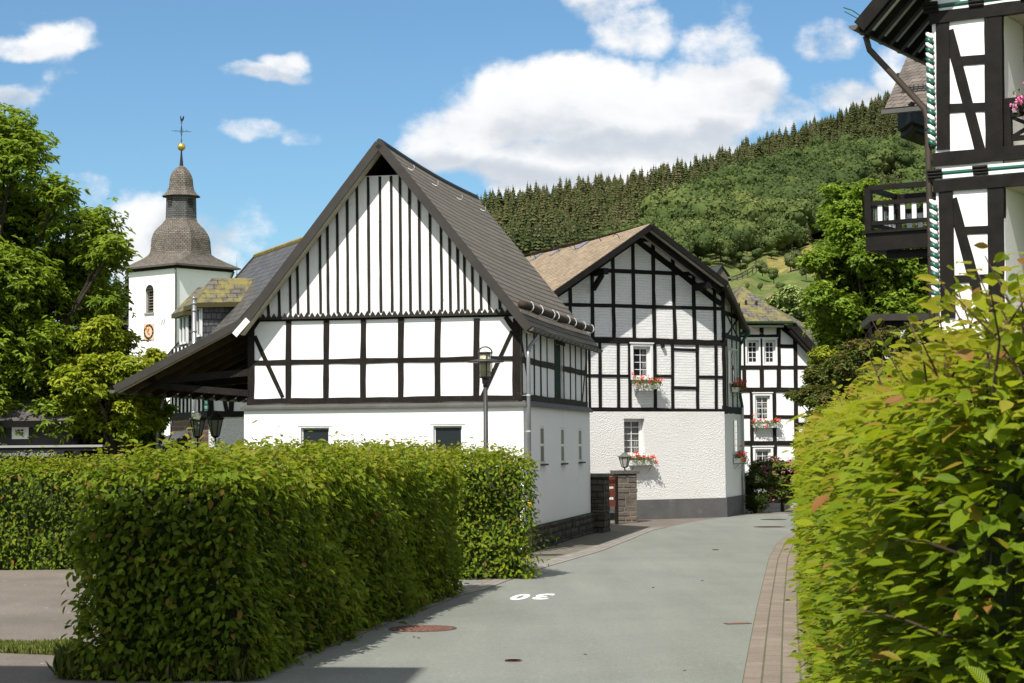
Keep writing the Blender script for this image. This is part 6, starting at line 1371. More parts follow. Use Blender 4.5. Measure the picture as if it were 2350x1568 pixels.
# ------------------------------------------------------------------ hedges
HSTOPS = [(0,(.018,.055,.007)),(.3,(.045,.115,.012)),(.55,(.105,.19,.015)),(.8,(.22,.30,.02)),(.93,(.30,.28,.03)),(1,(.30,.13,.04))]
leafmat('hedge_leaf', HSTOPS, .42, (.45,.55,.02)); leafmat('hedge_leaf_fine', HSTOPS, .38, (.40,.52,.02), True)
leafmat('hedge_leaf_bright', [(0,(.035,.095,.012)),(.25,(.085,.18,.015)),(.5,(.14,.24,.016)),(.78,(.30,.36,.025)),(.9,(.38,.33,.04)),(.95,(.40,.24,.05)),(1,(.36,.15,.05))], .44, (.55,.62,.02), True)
class Path:
    def __init__(s, pts):
        s.p = [Vector((p[0],p[1],0)) for p in pts]; s.l = [0]
        for a, b in zip(s.p, s.p[1:]): s.l.append(s.l[-1]+(b-a).length)
        s.L = s.l[-1]
    def at(s, d):
        for i in range(len(s.p)-1):
            if d <= s.l[i+1] or i == len(s.p)-2:
                a, b = s.p[i], s.p[i+1]; t = (b-a).normalized(); return a+t*(d-s.l[i]), t
def hedge(name, label, path, w, h, parts, shear=0.0, topvar=.05, tops=.75, shoots=0, seed=1, mats=('hedge_leaf',), faces=(1,1,1,1,1), bright=0.0, ground=0.03, flat=False, loose=1.0):
    """path runs along the middle; parts = [(s0, s1, leaves per m2, leaf size, fine)]; faces = left, right, top, start, end weights"""
    pa = Path(path); r_ = np.random.RandomState(seed); base = pa.p[0]; e = empty(name, base, 0, label, 'hedge')
    for pi_, (s0, s1, dens, ls, fine) in enumerate(parts):
        A_ = [(s1-s0)*h*faces[0], (s1-s0)*h*faces[1], (s1-s0)*w*faces[2]*1.3, (w*h*faces[3] if s0 <= 0 else 0), (w*h*faces[4] if s1 >= pa.L-.01 else 0)]; tot = sum(A_); n = int(tot*dens)
        fc = r_.choice(5, n, p=np.array(A_)/tot); P = np.zeros((n,3)); N = np.zeros((n,3)); s = r_.uniform(s0,s1,n); t = r_.uniform(-w/2,w/2,n); z = r_.uniform(ground,h,n)
        dp = np.abs(r_.normal(0,.075*loose,n))-.03; dp *= r_.choice([1,-1.2],n,p=[.55,.45])
        lump = loose*.05*np.sin(s*2.1+z*3.0)+.035*np.sin(s*5.3-z*4.1+1)+.03*np.sin(z*7+s)+.02*loose*np.sin(s*11+z*9)
        for k in range(n):
            f = fc[k]; o_ = dp[k]+lump[k]
            if f == 0: t[k] = -w/2-o_
            elif f == 1: t[k] = w/2+o_
            elif f == 2: z[k] = h+o_*1.2+abs(r_.normal(0,.05))-.03
            elif f == 3: s[k] = s0-o_
            else: s[k] = s1+o_
        # rounded upper edges
        ez_ = np.maximum(0, z-(h-.18))/.18; t = np.where(fc < 2, t*(1-.06*ez_**2), t); z = np.where(fc == 2, z-.12*(np.abs(t)/(w/2))**4, z)
        Q = [pa.at(min(max(float(x),0),pa.L)) for x in s]; tx = np.array([q[1].x for q in Q]); ty = np.array([q[1].y for q in Q]); bx_ = np.array([q[0].x for q in Q]); by_ = np.array([q[0].y for q in Q])
        ex_ = np.where(s < 0, s, np.where(s > pa.L, s-pa.L, 0))+shear*t
        P[:,0] = bx_+tx*ex_+ty*t; P[:,1] = by_+ty*ex_-tx*t; P[:,2] = z; P -= np.array([base.x,base.y,0])
        on = np.zeros((n,3)); 
        on[:,0] = np.where(fc==0,-ty,np.where(fc==1,ty,np.where(fc==3,-tx,np.where(fc==4,tx,0)))); on[:,1] = np.where(fc==0,tx,np.where(fc==1,-tx,np.where(fc==3,-ty,np.where(fc==4,ty,0)))); on[:,2] = (fc==2)
        up = np.array([0,0,1.0]); fl = r_.rand(n,1)
        N = (on*.22+up*.95+r_.normal(0,.30,(n,3))) if flat else (on*(.35+.55*fl)+up*(.75-.35*fl)+r_.normal(0,.38,(n,3))); T = on*.9+r_.normal(0,.5,(n,3))+np.array([0,0,-.05 if flat else -.25])
        T[:,2] += (fc==2)*.2
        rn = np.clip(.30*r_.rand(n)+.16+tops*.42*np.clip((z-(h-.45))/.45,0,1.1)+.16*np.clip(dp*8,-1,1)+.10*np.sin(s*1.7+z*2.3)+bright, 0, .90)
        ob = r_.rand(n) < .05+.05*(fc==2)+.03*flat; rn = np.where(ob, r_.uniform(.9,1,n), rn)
        leaves('foliage', P, N, ls, MAT[mats[min(pi_,len(mats)-1)]], e, seed*10+pi_, w=.27, T=T, var=.35, leaf_tone=rn, fine=fine, droop=.05)
    # shoots standing out of the top and faces
    if shoots:
        st_ = MB(); P = []; N = []; T = []; Z_ = []
        for k in range(shoots):
            s = pa.L*r_.rand()**(1.9 if flat else 1); t = r_.uniform(-w/2,w/2); q, tg_ = pa.at(s); side = r_.rand() < .12
            b0 = Vector((q.x+tg_.y*t-base.x, q.y-tg_.x*t-base.y, h-.05)); d_ = Vector((r_.normal(0,.35), r_.normal(0,.35), 1.0)); L_ = r_.uniform(.10,.34)*loose**.5*(.7 if side else 1)
            if side: b0 = Vector((q.x-tg_.y*w/2-base.x, q.y+tg_.x*w/2-base.y, r_.uniform(.2,h))); d_ = Vector((-tg_.y*1.0+r_.normal(0,.3), tg_.x+r_.normal(0,.3), .35+r_.normal(0,.2)))
            d_.normalize(); pp = [b0, b0+d_*L_*.5, b0+d_*L_+Vector((r_.normal(0,.03),r_.normal(0,.03),-.02))]; st_.tube(pp, [.004,.003,.0015], 4, False); nl = int(L_/.033)
            for i in range(nl):
                f = (i+1)/nl; c_ = b0+d_*L_*f; sd = (1 if i % 2 else -1); pr = d_.cross(Vector((cos(k),sin(k),.2))).normalized()*sd
                P.append(c_); T.append(pr+d_*.7+Vector((0,0,-.1))); N.append(Vector((r_.normal(0,.3),r_.normal(0,.3),1)) if abs(d_.z) < .7 else (pr.cross(d_)*sd+Vector((0,0,.6)))); Z_.append(ls_sh(s, parts)*(1.05-.45*f))
        st_.build('shoots', MAT['twig'], e); n = len(P); rn = np.clip(r_.normal(.72,.14,n),.3,1)
        leaves('shoot_leaves', np.array(P), np.array(N), np.array(Z_), MAT[mats[0]], e, seed*10+9, w=.29, T=np.array(T), leaf_tone=rn, fine=parts[0][4])
    cb = MB(); N_ = max(2, int(pa.L/2)); ii = .13
    for k in range(N_):
        qa, ta = pa.at(ii+(pa.L-2*ii)*k/N_); qb_, tb_ = pa.at(ii+(pa.L-2*ii)*(k+1)/N_); c = []
        for q, t_ in ((qa,ta),(qb_,tb_)):
            for sg in (-1,1): tt = sg*(w/2-ii); c.append(Vector((q.x+t_.y*tt+t_.x*shear*tt-base.x, q.y-t_.x*tt+t_.y*shear*tt-base.y, 0)))
        lo = [c[0],c[1],c[3],c[2]]; cb.hexa([*lo]+[v+Vector((0,0,h-.14)) for v in lo])
    cb.build('light_block_core', MAT['hedge_core'], e); return e  # solid dark box inside the foliage, added to block light
def ls_sh(s, parts):
    for p_ in parts:
        if p_[0] <= s <= p_[1]: return p_[3]
    return parts[-1][3]
h9 = (sin(R(9.2)), cos(R(9.2)))
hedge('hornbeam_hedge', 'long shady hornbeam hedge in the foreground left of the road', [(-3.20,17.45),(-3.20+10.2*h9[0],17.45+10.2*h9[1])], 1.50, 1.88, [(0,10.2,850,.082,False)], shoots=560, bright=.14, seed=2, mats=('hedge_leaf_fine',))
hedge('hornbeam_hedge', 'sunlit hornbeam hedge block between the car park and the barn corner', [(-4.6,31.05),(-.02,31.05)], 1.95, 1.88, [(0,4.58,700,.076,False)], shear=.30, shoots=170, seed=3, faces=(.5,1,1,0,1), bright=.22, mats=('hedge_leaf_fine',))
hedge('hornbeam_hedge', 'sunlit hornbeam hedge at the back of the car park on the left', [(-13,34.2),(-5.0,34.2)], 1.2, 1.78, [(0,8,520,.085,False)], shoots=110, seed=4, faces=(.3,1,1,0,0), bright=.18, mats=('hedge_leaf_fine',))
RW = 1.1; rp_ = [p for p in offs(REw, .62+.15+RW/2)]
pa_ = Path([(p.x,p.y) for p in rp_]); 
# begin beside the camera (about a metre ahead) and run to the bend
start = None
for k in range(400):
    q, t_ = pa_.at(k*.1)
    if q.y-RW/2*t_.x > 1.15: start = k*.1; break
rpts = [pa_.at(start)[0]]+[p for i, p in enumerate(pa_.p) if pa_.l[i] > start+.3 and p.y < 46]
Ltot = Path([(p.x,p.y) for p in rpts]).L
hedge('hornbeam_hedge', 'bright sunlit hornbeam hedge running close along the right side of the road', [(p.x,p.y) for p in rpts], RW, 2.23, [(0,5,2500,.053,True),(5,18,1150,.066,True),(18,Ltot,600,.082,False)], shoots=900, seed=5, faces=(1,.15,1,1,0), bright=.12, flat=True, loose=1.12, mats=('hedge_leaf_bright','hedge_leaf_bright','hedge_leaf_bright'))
# ------------------------------------------------------------------ near trees and shrubs
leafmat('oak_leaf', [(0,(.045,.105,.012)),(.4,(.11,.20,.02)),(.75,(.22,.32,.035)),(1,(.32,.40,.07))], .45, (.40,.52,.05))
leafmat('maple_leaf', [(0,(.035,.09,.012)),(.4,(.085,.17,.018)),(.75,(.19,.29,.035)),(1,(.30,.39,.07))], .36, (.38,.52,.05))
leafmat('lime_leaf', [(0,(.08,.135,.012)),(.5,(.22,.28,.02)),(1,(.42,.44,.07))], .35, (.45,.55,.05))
leafmat('pale_leaf', [(0,(.10,.17,.05)),(.6,(.24,.31,.13)),(1,(.42,.46,.28))], .2, (.4,.5,.2))
leafmat('dark_leaf', [(0,(.010,.028,.008)),(.6,(.022,.050,.012)),(1,(.045,.085,.02))], .15)
leafmat('red_leaf', [(0,(.03,.06,.012)),(.5,(.075,.105,.022)),(.8,(.14,.09,.035)),(1,(.14,.05,.035))], .22)
leafmat('rhodo_leaf', [(0,(.035,.065,.014)),(.6,(.11,.15,.035)),(1,(.25,.26,.09))], .2); leafmat('purple_leaf', [(0,(.012,.006,.008)),(1,(.035,.015,.015))], .1)
def tree(name, label, base, blobs, n, ls, m, trunk_r=.2, cat='tree', seed=0, clus=5, w=.30, trunk_top=None, shape=1.0, fill=.35, droop=.1, extra=None, sub=26, spread=.17):
    """trunk, limbs to every clump centre, and leaf sprays gathered in clumps; blobs = (world centre, radius)"""
    r_ = np.random.RandomState(seed); base = Vector(base); e = empty(name, base, 0, label, cat); tm = MB()
    top = Vector(trunk_top)-base if trunk_top is not None else Vector((0,0,max(b[0].z for b in blobs)*.55))
    tm.tube([(0,0,-.1),(0,0,0),top*.5,top], [trunk_r*1.3,trunk_r,trunk_r*.75,trunk_r*.55], 9)
    for c, rad in blobs:
        c = Vector(c)-base; s0 = top*r_.uniform(.55,1.0); mid = s0.lerp(c,.5)+Vector((r_.normal(0,.2),r_.normal(0,.2),-.15*(c-s0).length*r_.rand()))
        tm.tube([s0, mid, c], [trunk_r*.35,trunk_r*.2,trunk_r*.08], 6, False)
        for q in range(5):
            d_ = Vector(r_.normal(0,1,3)); d_.normalize(); tm.tube([c.lerp(mid,.3), c+d_*rad*.45, c+d_*rad*.9+Vector((0,0,-.05))], [trunk_r*.08,trunk_r*.05,.006], 4, False)
    tm.build('trunk', MAT['bark'], e)
    P = []; N = []; T = []; Rn = []; tot = sum(b[1]**2 for b in blobs)
    for c, rad in blobs:
        c = np.array(Vector(c)-base); nb_ = int(n*rad**2/tot/clus); sc_ = r_.normal(0,1,(sub,3)); sc_ /= np.linalg.norm(sc_,axis=1,keepdims=True); sc_[:,2] *= .85; sc_ *= rad*r_.uniform(fill,.95,(sub,1))
        pick = r_.randint(0,sub,nb_); ctr = sc_[pick]+r_.normal(0,rad*spread,(nb_,3))*np.array([1,1,.6]); sb = r_.rand(sub)[pick]
        out = ctr/(np.linalg.norm(ctr,axis=1,keepdims=True)+1e-6); ctr = ctr+c
        for k in range(clus):
            a = r_.rand(nb_)*6.28; dirs = np.c_[np.cos(a),np.sin(a),r_.normal(-.25,.35,nb_)]+out*.5; P.append(ctr+r_.normal(0,ls*.15,(nb_,3))); T.append(dirs); N.append(out*.5+np.array([0,0,.9])+r_.normal(0,.35,(nb_,3)))
            Rn.append(np.clip(.35*r_.rand(nb_)+.35*sb+.18*(out[:,2]+1)*.9,0,1))  # tone rises towards the top of each clump
    leaves('crown', np.vstack(P), np.vstack(N), ls, MAT[m], e, seed+3, w=w, T=np.vstack(T), leaf_tone=np.concatenate(Rn), droop=droop)
    if extra:
        mm, cnt, sz, k, nm = extra; P = []
        for c, rad in blobs:
            cc = np.array(Vector(c)-base); q = max(1,int(cnt*rad**2/tot)); d = r_.normal(0,1,(q,3)); d[:,1] = -abs(d[:,1])*.8; d /= np.linalg.norm(d,axis=1,keepdims=True); P.append(np.repeat(cc+d*rad*1.0,k,0)+r_.normal(0,sz*1.1,(q*k,3)))
        P = np.vstack(P); leaves(nm, P, r_.normal(0,.6,(len(P),3))+np.array([0,-.5,1]), sz, MAT[mm], e, seed+7, w=.45)
    return e
def BL(lst, Y, jy=0.6, seed=0):
    r_ = random.Random(seed); return [(D(x, y, Y+r_.uniform(-jy,jy)), rr*Y/FPX) for x, y, rr in lst]
b_ = BL([(30,650,90),(140,620,70),(20,520,90),(90,830,70),(10,760,110),(60,880,80),(0,870,100),(-70,330,110),(15,300,70),(30,370,80),(75,330,45),(-60,470,130),(70,470,85),(130,440,45),(160,530,75),(225,510,50),(238,580,55),(170,620,85),(60,600,100),(265,560,35),(-60,640,140),(90,700,95),(190,695,75),(250,690,45),(-40,800,130),(60,820,100),(110,780,50),(-60,930,120),(50,920,80),(80,930,60),(-100,1000,90),(100,860,50),(90,985,50),(20,960,80),(70,1000,55),(130,960,50),(120,1010,40),(0,1010,60),(40,1000,60)], 41, 1.1, 1)
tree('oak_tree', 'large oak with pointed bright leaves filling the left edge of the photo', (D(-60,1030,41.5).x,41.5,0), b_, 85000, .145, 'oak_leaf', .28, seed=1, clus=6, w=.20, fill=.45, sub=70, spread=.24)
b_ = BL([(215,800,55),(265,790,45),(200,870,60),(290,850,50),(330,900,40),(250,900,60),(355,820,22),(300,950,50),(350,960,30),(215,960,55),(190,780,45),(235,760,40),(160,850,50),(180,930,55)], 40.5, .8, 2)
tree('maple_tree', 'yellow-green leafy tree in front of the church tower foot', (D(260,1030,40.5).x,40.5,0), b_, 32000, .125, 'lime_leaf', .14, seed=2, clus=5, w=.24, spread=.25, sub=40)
b_ = BL([(360,830,26),(390,850,24),(345,900,40),(330,930,45),(380,880,26),(300,960,35),(375,940,24)], 43, .5, 12)
tree('oak_sapling', 'dark green young oak reaching over the canopy roof edge', (D(345,1030,43).x,43,0), b_, 7000, .13, 'oak_leaf', .08, seed=12, clus=6, w=.22, spread=.18)
b_ = BL([(200,970,40),(250,960,40),(300,965,40),(335,985,35),(180,1010,40),(240,1010,45),(300,1010,45),(345,1025,30)], 41.5, .5, 3)
tree('elder_bush', 'elder bush with flat white flower heads beside the satellite dish', (D(260,1030,41.5).x,41.5,0), b_, 16000, .09, 'maple_leaf', .06, 'bush', 3, 5, .25, extra=('petal_white', 46, .035, 40, 'flower_heads'))
b_ = BL([(362,950,14),(365,975,16),(360,1000,16)], 47, .3, 4); tree('purple_shrub', 'dark purple-leaved shrub behind the satellite dish', (D(362,1030,47).x,47,0), b_, 3500, .07, 'purple_leaf', .04, 'bush', 4)
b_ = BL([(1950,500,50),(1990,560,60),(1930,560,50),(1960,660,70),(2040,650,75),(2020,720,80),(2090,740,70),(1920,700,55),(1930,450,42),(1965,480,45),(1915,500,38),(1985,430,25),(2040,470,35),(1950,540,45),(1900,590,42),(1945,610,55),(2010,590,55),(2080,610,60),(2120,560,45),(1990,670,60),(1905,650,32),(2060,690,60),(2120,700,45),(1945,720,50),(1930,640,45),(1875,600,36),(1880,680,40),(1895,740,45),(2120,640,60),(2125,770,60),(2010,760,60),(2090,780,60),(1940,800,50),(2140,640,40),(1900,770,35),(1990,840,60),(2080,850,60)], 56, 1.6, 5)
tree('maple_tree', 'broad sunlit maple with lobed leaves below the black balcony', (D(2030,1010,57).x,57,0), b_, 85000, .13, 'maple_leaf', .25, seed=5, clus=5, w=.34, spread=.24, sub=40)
b_ = BL([(1770,705,22),(1790,690,24),(1815,680,26),(1845,690,28),(1870,700,28),(1890,670,24),(1800,730,28),(1840,740,32),(1880,740,34),(1860,790,34),(1900,800,30),(1915,830,28)], 84, 1.5, 6)
tree('whitebeam_tree', 'pale silvery-green tree behind the mossy village house roof', (D(1850,1010,84).x,84,0), b_, 26000, .20, 'pale_leaf', .2, seed=6, w=.3)
b_ = BL([(1890,820,34),(1930,870,40),(1900,860,30),(1980,880,40),(2040,880,40)], 50, .6, 16)
tree('hazel_bush', 'fresh green bush between the village house and the dark annex', (D(1940,1010,50).x,50,0), b_, 12000, .11, 'lime_leaf', .08, 'bush', 16, w=.3)
b_ = BL([(1880,870,34),(1920,840,36),(1960,810,36),(2000,800,32),(2040,780,30),(2080,800,34),(1900,920,40),(1950,880,45),(2010,860,45),(2070,860,50),(1860,910,28),(1835,910,16),(1815,905,11),(1870,960,26),(2110,760,36),(2110,850,50)], 33, .7, 7)
e_ = tree('plum_bush', 'bush with reddish-brown and green leaves rising behind the right hedge', (D(1980,1010,33).x+.3,33,0), b_, 26000, .075, 'red_leaf', .06, 'bush', 7, 4, .22, spread=.2)
tw = MB(); o_ = Vector(e_.location)
for (x0,y0,x1,y1,x2,y2) in ((1885,850,1865,810,1838,790),(1880,850,1868,800,1855,785),(1900,850,1880,815,1850,800),(1975,800,1990,765,2010,740),(2010,790,2020,750,2045,715),(2030,780,2030,745,2018,712),(1930,830,1925,800,1915,780)):
    tw.tube([D(x0,y0,33)-o_, D(x1,y1,32.8)-o_, D(x2,y2,32.6)-o_], [.010,.006,.003], 4, False)
tw.build('bare_twigs', MAT['twig'], e_)
b_ = BL([(1730,1100,25),(1735,1130,27),(1733,1155,26),(1720,1120,22),(1722,1150,22),(1750,1145,16)], 57.3, .2, 8)
tree('yew_bush', 'dark dense evergreen bush at the corner of the white house', (D(1733,1170,57.3).x,57.3,0), b_, 14000, .06, 'dark_leaf', .06, 'bush', 8, 4, .2, spread=.25, fill=.5)
b_ = BL([(1745,1075,22),(1770,1072,24),(1795,1075,24),(1820,1075,24),(1760,1100,24),(1790,1105,26),(1815,1110,24),(1780,1130,22),(1805,1135,22),(1835,1100,26),(1775,1090,28),(1800,1090,28)], 58.0, .3, 9)
tree('rhododendron', 'rhododendron covered in small pink blossoms beneath the village house windows', (D(1795,1150,58.2).x,58.2,0), b_, 17000, .10, 'rhodo_leaf', .06, 'bush', 9, 5, .2, extra=('petal_pink', 90, .035, 12, 'blossoms'), fill=.5)
def conif(a, ytop, Y, wpx, label, seed):
    p_ = D(a, 1000, Y); ht = D(a, ytop, Y).z; V, F, Rr_ = conifer_arrays(seed); e = empty('spruce_tree', (p_.x,p_.y,0), seed, label, 'spruce'); V = V*np.array([wpx*Y/FPX/.3,wpx*Y/FPX/.3,ht]); npmesh('crown', V, F, MAT['far_conifer'], e, Rr_)
    V2, F2, R2 = conifer_arrays(seed+1); npmesh('inner_crown', V2*np.array([wpx*Y/FPX/.33,wpx*Y/FPX/.33,ht*.97]), F2, MAT['far_conifer'], e, R2); trunk_mesh(ht,.2).build('trunk', MAT['bark'], e)
conif(543, 612, 175, 26, 'spruce top peeping out right of the church tower roof', 31); conif(252, 645, 190, 30, 'left one of two spruces between the oak and the church tower', 32); conif(272, 648, 195, 32, 'right one of two spruces touching the church tower edge', 33)
# weeds and grass at the foot of the hedge and beside the car park
def grass(name, label, quads, n, hgt, m, seed, wide=.006, kind='stuff'):
    r_ = np.random.RandomState(seed); q = np.array([[p.x,p.y,0.0] for p in quads]); u = r_.rand(n,1); v = r_.rand(n,1); P = (q[0]*(1-u)+q[1]*u)*(1-v)+(q[3]*(1-u)+q[2]*u)*v
    P[:,2] = .0; T = np.c_[r_.normal(0,.35,n),r_.normal(0,.35,n),np.ones(n)]; N = np.c_[r_.normal(0,1,n),r_.normal(0,1,n),np.zeros(n)]; s = hgt*(1+.6*r_.uniform(-1,1,n)); cl_ = .5+.5*np.sin(P[:,0]*5+P[:,1]*3); s *= (.75+.25*cl_)
    return tag(leaves(name, P, N, s, MAT[m], None, seed, w=wide, T=T, leaf_tone=r_.rand(n), droop=.1), label, 'grass', kind=kind)
leafmat('grass_leaf', [(0,(.07,.11,.02)),(.6,(.15,.19,.045)),(1,(.28,.27,.12))], .25); leafmat('weed_leaf', [(0,(.018,.06,.012)),(1,(.06,.13,.025))], .25)
a_, b_, c_, d_ = G(-40,1497), G(160,1506), G(160,1482), G(-40,1488)
grass('grass_verge', 'strip of sunlit grass and weeds between two asphalt areas on the left', [a_,b_,c_,d_], 4200, .075, 'grass_leaf', 41, .10)
a_, b_, c_, d_ = G(130,1560), G(560,1568), G(540,1535), G(150,1535)
grass('tall_grass', 'tall grass and weeds in the shade at the near foot of the left hedge', [a_,b_,c_,d_], 2600, .20, 'grass_leaf', 42, .016)
a_, b_ = G(560,1562), G(1040,1360); nn = Vector((b_.y-a_.y, -(b_.x-a_.x), 0)).normalized(); grass('hedge_weeds', 'sparse grass along the shaded kerb side of the left hedge', [a_-nn*.25,a_-nn*.02,b_-nn*.05,b_-nn*.3], 2200, .14, 'grass_leaf', 43, .03)
r_ = np.random.RandomState(44); P = []; T = []
for px, py, k, hh in ((330,1556,9,.62),(365,1556,7,.4),(250,1560,7,.3),(460,1556,8,.3),(905,1440,7,.22),(1268,1262,10,.35),(1245,1266,7,.25),(170,1552,8,.5)):
    g0_ = G(px, py)
    for q in range(k): a = q*2.4; z_ = hh*r_.uniform(.15,1); P.append((g0_.x+.04*cos(a),g0_.y+.04*sin(a),z_)); T.append((cos(a),sin(a),.4))
P = np.array(P); tag(leaves('broad_weeds', P, np.c_[r_.normal(0,.3,(len(P),2)),np.ones(len(P))], .12, MAT['weed_leaf'], None, 45, w=.24, T=np.array(T), droop=.15), 'broad-leaved dock and nettle weeds at the foot of walls and hedge', 'weeds', kind='stuff')
r_ = np.random.RandomState(46); n = 900; s = r_.rand(n)*30; rp2 = Path([(p.x,p.y) for p in offs(REw, .64)]); P = []
for x in s+14: q, t_ = rp2.at(float(x)); P.append((q.x+r_.normal(0,.05),q.y,.012))
P = np.array(P); tag(leaves('leaf_litter', P, r_.normal(0,.3,(n,3))+np.array([0,0,1.0]), .04, mat('litter', (.16,.10,.05), .9, .3), None, 47, w=.3), 'dry fallen leaves along the edge of the right paving strip', 'leaf litter', kind='stuff')
# ------------------------------------------------------------------ sky, clouds and sun
AZ, EL = R(24), R(53)
sd = bpy.data.lights.new('sun', 'SUN'); sd.energy = 4.9; sd.angle = R(.5); sd.color = (1.0,.955,.89); so = bpy.data.objects.new('sun', sd); COL.objects.link(so)
sdir = Vector((sin(AZ)*cos(EL), cos(AZ)*cos(EL), -sin(EL))); so.rotation_euler = sdir.to_track_quat('-Z','Y').to_euler(); so.location = (-20,-30,60)
w = bpy.data.worlds.new('World'); sc.world = w; w.use_nodes = True; t = w.node_tree; t.nodes.clear()
class WN(NB):
    def __init__(s): s.t = t; s.N = t.nodes; s.L = t.links
wn = WN(); out = wn.n('OutputWorld'); bg = wn.n('Background', i_Strength=.095); sk = wn.n('TexSky', sky_type='NISHITA', sun_disc=False, sun_elevation=EL, sun_rotation=pi+AZ, altitude=300, air_density=1.0, dust_density=.4, ozone_density=3.0)
tc = wn.n('TexCoord'); sx = wn.n('SeparateXYZ'); wn.l(tc.outputs['Generated'], sx.inputs[0])
def M(op, a, b=None, c=None):
    m = wn.n('Math', operation=op)
    for i, v in enumerate((a, b, c)):
        if v is None: continue
        if hasattr(v, 'links'): wn.l(v, m.inputs[i])
        else: m.inputs[i].default_value = v
    return m.outputs[0]
ys = M('MAXIMUM', sx.outputs[1], .02); U = M('DIVIDE', sx.outputs[0], ys); Vv = M('DIVIDE', sx.outputs[2], ys)
cu = wn.n('CombineXYZ'); wn.l(U, cu.inputs[0]); wn.l(Vv, cu.inputs[1])
def fbm(scale, det, rough, off=(0,0,0), stretch=1.0):
    mp = wn.n('Mapping'); mp.inputs['Location'].default_value = off; mp.inputs['Scale'].default_value = (1,stretch,1); wn.l(cu.outputs[0], mp.inputs[0]); n = wn.n('TexNoise', i_Scale=scale, i_Detail=det, i_Roughness=rough); wn.l(mp.outputs[0], n.inputs['Vector']); return n
wq = fbm(9, 5, .55); 
wv_ = wn.n('VectorMath', operation='SUBTRACT'); wn.l(wq.outputs['Color'], wv_.inputs[0]); wv_.inputs[1].default_value = (.5,.5,.5)
ws = wn.n('VectorMath', operation='SCALE'); wn.l(wv_.outputs[0], ws.inputs[0]); ws.inputs['Scale'].default_value = .05
wa = wn.n('VectorMath', operation='ADD'); wn.l(cu.outputs[0], wa.inputs[0]); wn.l(ws.outputs[0], wa.inputs[1])
wsx = wn.n('SeparateXYZ'); wn.l(wa.outputs[0], wsx.inputs[0]); wcx = wn.n('CombineXYZ'); wn.l(wsx.outputs[0], wcx.inputs[0]); wn.l(wsx.outputs[1], wcx.inputs[1])
def blobsum(lst, warp=True):
    acc = None
    for px, py, rx, ry, wt in lst:
        d = ray(px, py); c = (d.x/d.y, d.z/d.y)
        sb = wn.n('VectorMath', operation='SUBTRACT'); wn.l(wcx.outputs[0], sb.inputs[0]); sb.inputs[1].default_value = (c[0],c[1],0)
        mu = wn.n('VectorMath', operation='MULTIPLY'); wn.l(sb.outputs[0], mu.inputs[0]); mu.inputs[1].default_value = (FPX/rx, FPX/ry, 0)
        ln_ = wn.n('VectorMath', operation='LENGTH'); wn.l(mu.outputs[0], ln_.inputs[0])
        mr = wn.n('MapRange', interpolation_type='SMOOTHSTEP', i_1=1.25, i_2=.35, i_3=0.0, i_4=wt); wn.l(ln_.outputs['Value'], mr.inputs[0])
        acc = mr.outputs[0] if acc is None else M('MAXIMUM', acc, mr.outputs[0])
    return acc
dens = blobsum([(1190,240,210,120,1),(1040,330,180,100,1),(970,340,110,60,.95),(1100,290,150,90,1),(1300,180,150,80,.9),(1380,240,240,150,1),(1580,250,240,140,1),(1690,210,150,110,.9),(1270,370,300,95,1),(1520,380,320,90,1),(1750,280,110,70,.8),(1640,110,130,70,.55),(1440,70,130,90,.82),(1390,-10,140,90,.82),(1180,430,120,45,.6),(1900,80,120,75,.85),(1960,210,180,70,.85),(2080,130,130,90,.75),(1800,250,120,60,.8),
    (330,500,120,80,.95),(270,570,130,90,.95),(430,560,130,110,.62),(520,600,90,60,.75),(400,640,220,70,.9),(560,560,110,110,.5),(90,100,130,42,.66),(165,80,90,60,.7),(600,170,145,38,.74),(645,145,90,44,.78),(565,318,125,44,.74),(665,330,90,52,.72),(50,240,100,60,.62),(200,450,90,70,.5)])
n1 = fbm(16, 12, .62, (3.1,1.7,0), 1.25); n2 = fbm(7, 6, .5, (7.3,2.2,0)); n3 = fbm(12, 9, .6, (1.3,5.2,0), 1.6)
dd_ = M('ADD', M('ADD', dens, M('MULTIPLY_ADD', n1.outputs[0], 2.4, -1.2)), M('MULTIPLY_ADD', n2.outputs[0], 1.1, -.55))
al = wn.n('MapRange', interpolation_type='SMOOTHSTEP', i_1=.26, i_2=.86, i_3=0.0, i_4=1.0); wn.l(dd_, al.inputs[0])
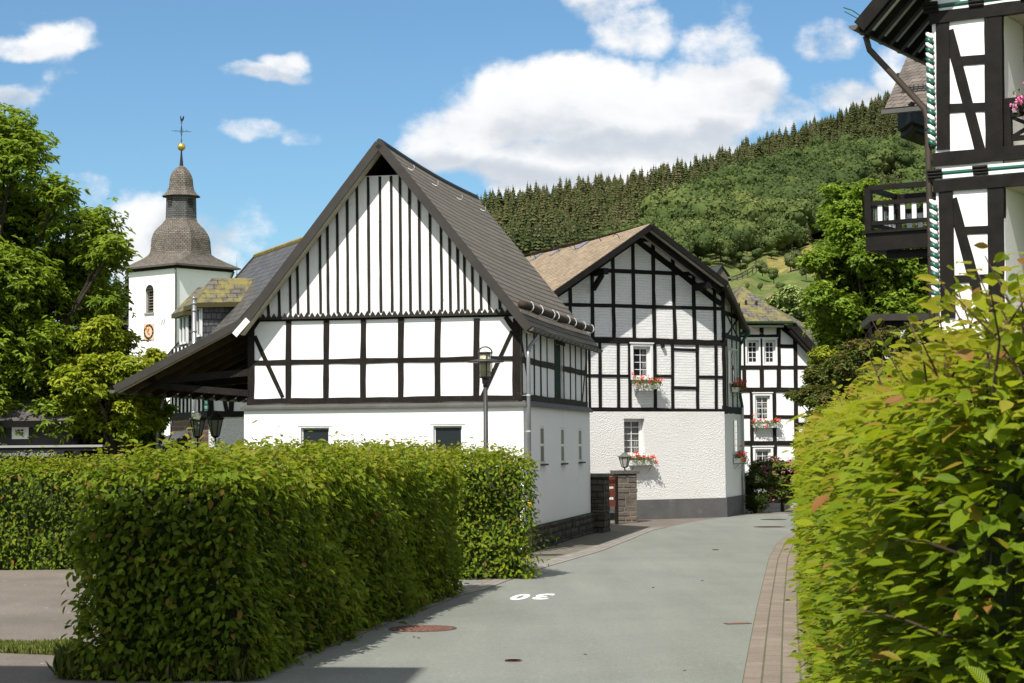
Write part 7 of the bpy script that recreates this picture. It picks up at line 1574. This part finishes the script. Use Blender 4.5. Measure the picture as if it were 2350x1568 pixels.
shd = blobsum([(1150,410,300,55,.8),(1000,390,150,45,.7),(1430,330,220,60,.6),(1400,50,160,90,.45),(1650,130,160,80,.35),(450,530,120,90,.9),(440,640,140,50,.5),(1900,110,130,60,.5),(1970,190,160,50,.5),(140,110,110,40,.45),(600,180,120,25,.5),(620,330,120,30,.55),(50,240,80,40,.6),(1560,330,240,60,.7),(1700,230,140,60,.4),(1250,300,200,60,.4)])
sh_ = M('ADD', shd, M('MULTIPLY_ADD', n3.outputs[0], 2.2, -1.02)); shr_ = wn.n('MapRange', interpolation_type='SMOOTHSTEP', i_1=.0, i_2=1.0); wn.l(sh_, shr_.inputs[0])
cc = ramp(wn, shr_.outputs[0], [(0,(1,1,1)),(.35,(.90,.91,.93)),(.7,(.74,.77,.81)),(1,(.62,.66,.73))])
CLOUD = 8.2
cs = wn.n('VectorMath', operation='SCALE'); wn.l(cc, cs.inputs[0]); cs.inputs['Scale'].default_value = CLOUD
fr = M('GREATER_THAN', sx.outputs[1], .05); afr = M('MULTIPLY', M('MULTIPLY', al.outputs[0], .97), fr)
ng = wn.n('TexNoise', i_Scale=2.6, i_Detail=8.0, i_Roughness=.6); wn.l(tc.outputs['Generated'], ng.inputs['Vector']); gm = wn.n('MapRange', interpolation_type='SMOOTHSTEP', i_1=.38, i_2=.54); wn.l(ng.outputs[0], gm.inputs[0])
ang = M('LESS_THAN', M('SUBTRACT', sx.outputs[1], M('MULTIPLY', sx.outputs[2], 1.1)), .08); af = M('MAXIMUM', afr, M('MULTIPLY', M('MULTIPLY', gm.outputs[0], .85), ang))  # unseen cloud cover overhead and behind, added to whiten the ambient light
skt = mix(wn, 1.0, sk.outputs[0], (.72,.93,1.0), 'MULTIPLY')
mx = wn.n('MixRGB'); wn.l(af, mx.inputs[0]); wn.l(skt, mx.inputs[1]); wn.l(cs.outputs[0], mx.inputs[2]); wn.l(mx.outputs[0], bg.inputs[0]); wn.l(bg.outputs[0], out.inputs[0])
sc.view_settings.view_transform = 'Standard'; sc.view_settings.look = 'None'; sc.view_settings.exposure = .40; sc.view_settings.gamma = 1
sc.render.engine = 'CYCLES'; sc.cycles.max_bounces = 5; sc.cycles.transparent_max_bounces = 5; sc.cycles.diffuse_bounces = 2; sc.cycles.use_denoising = True
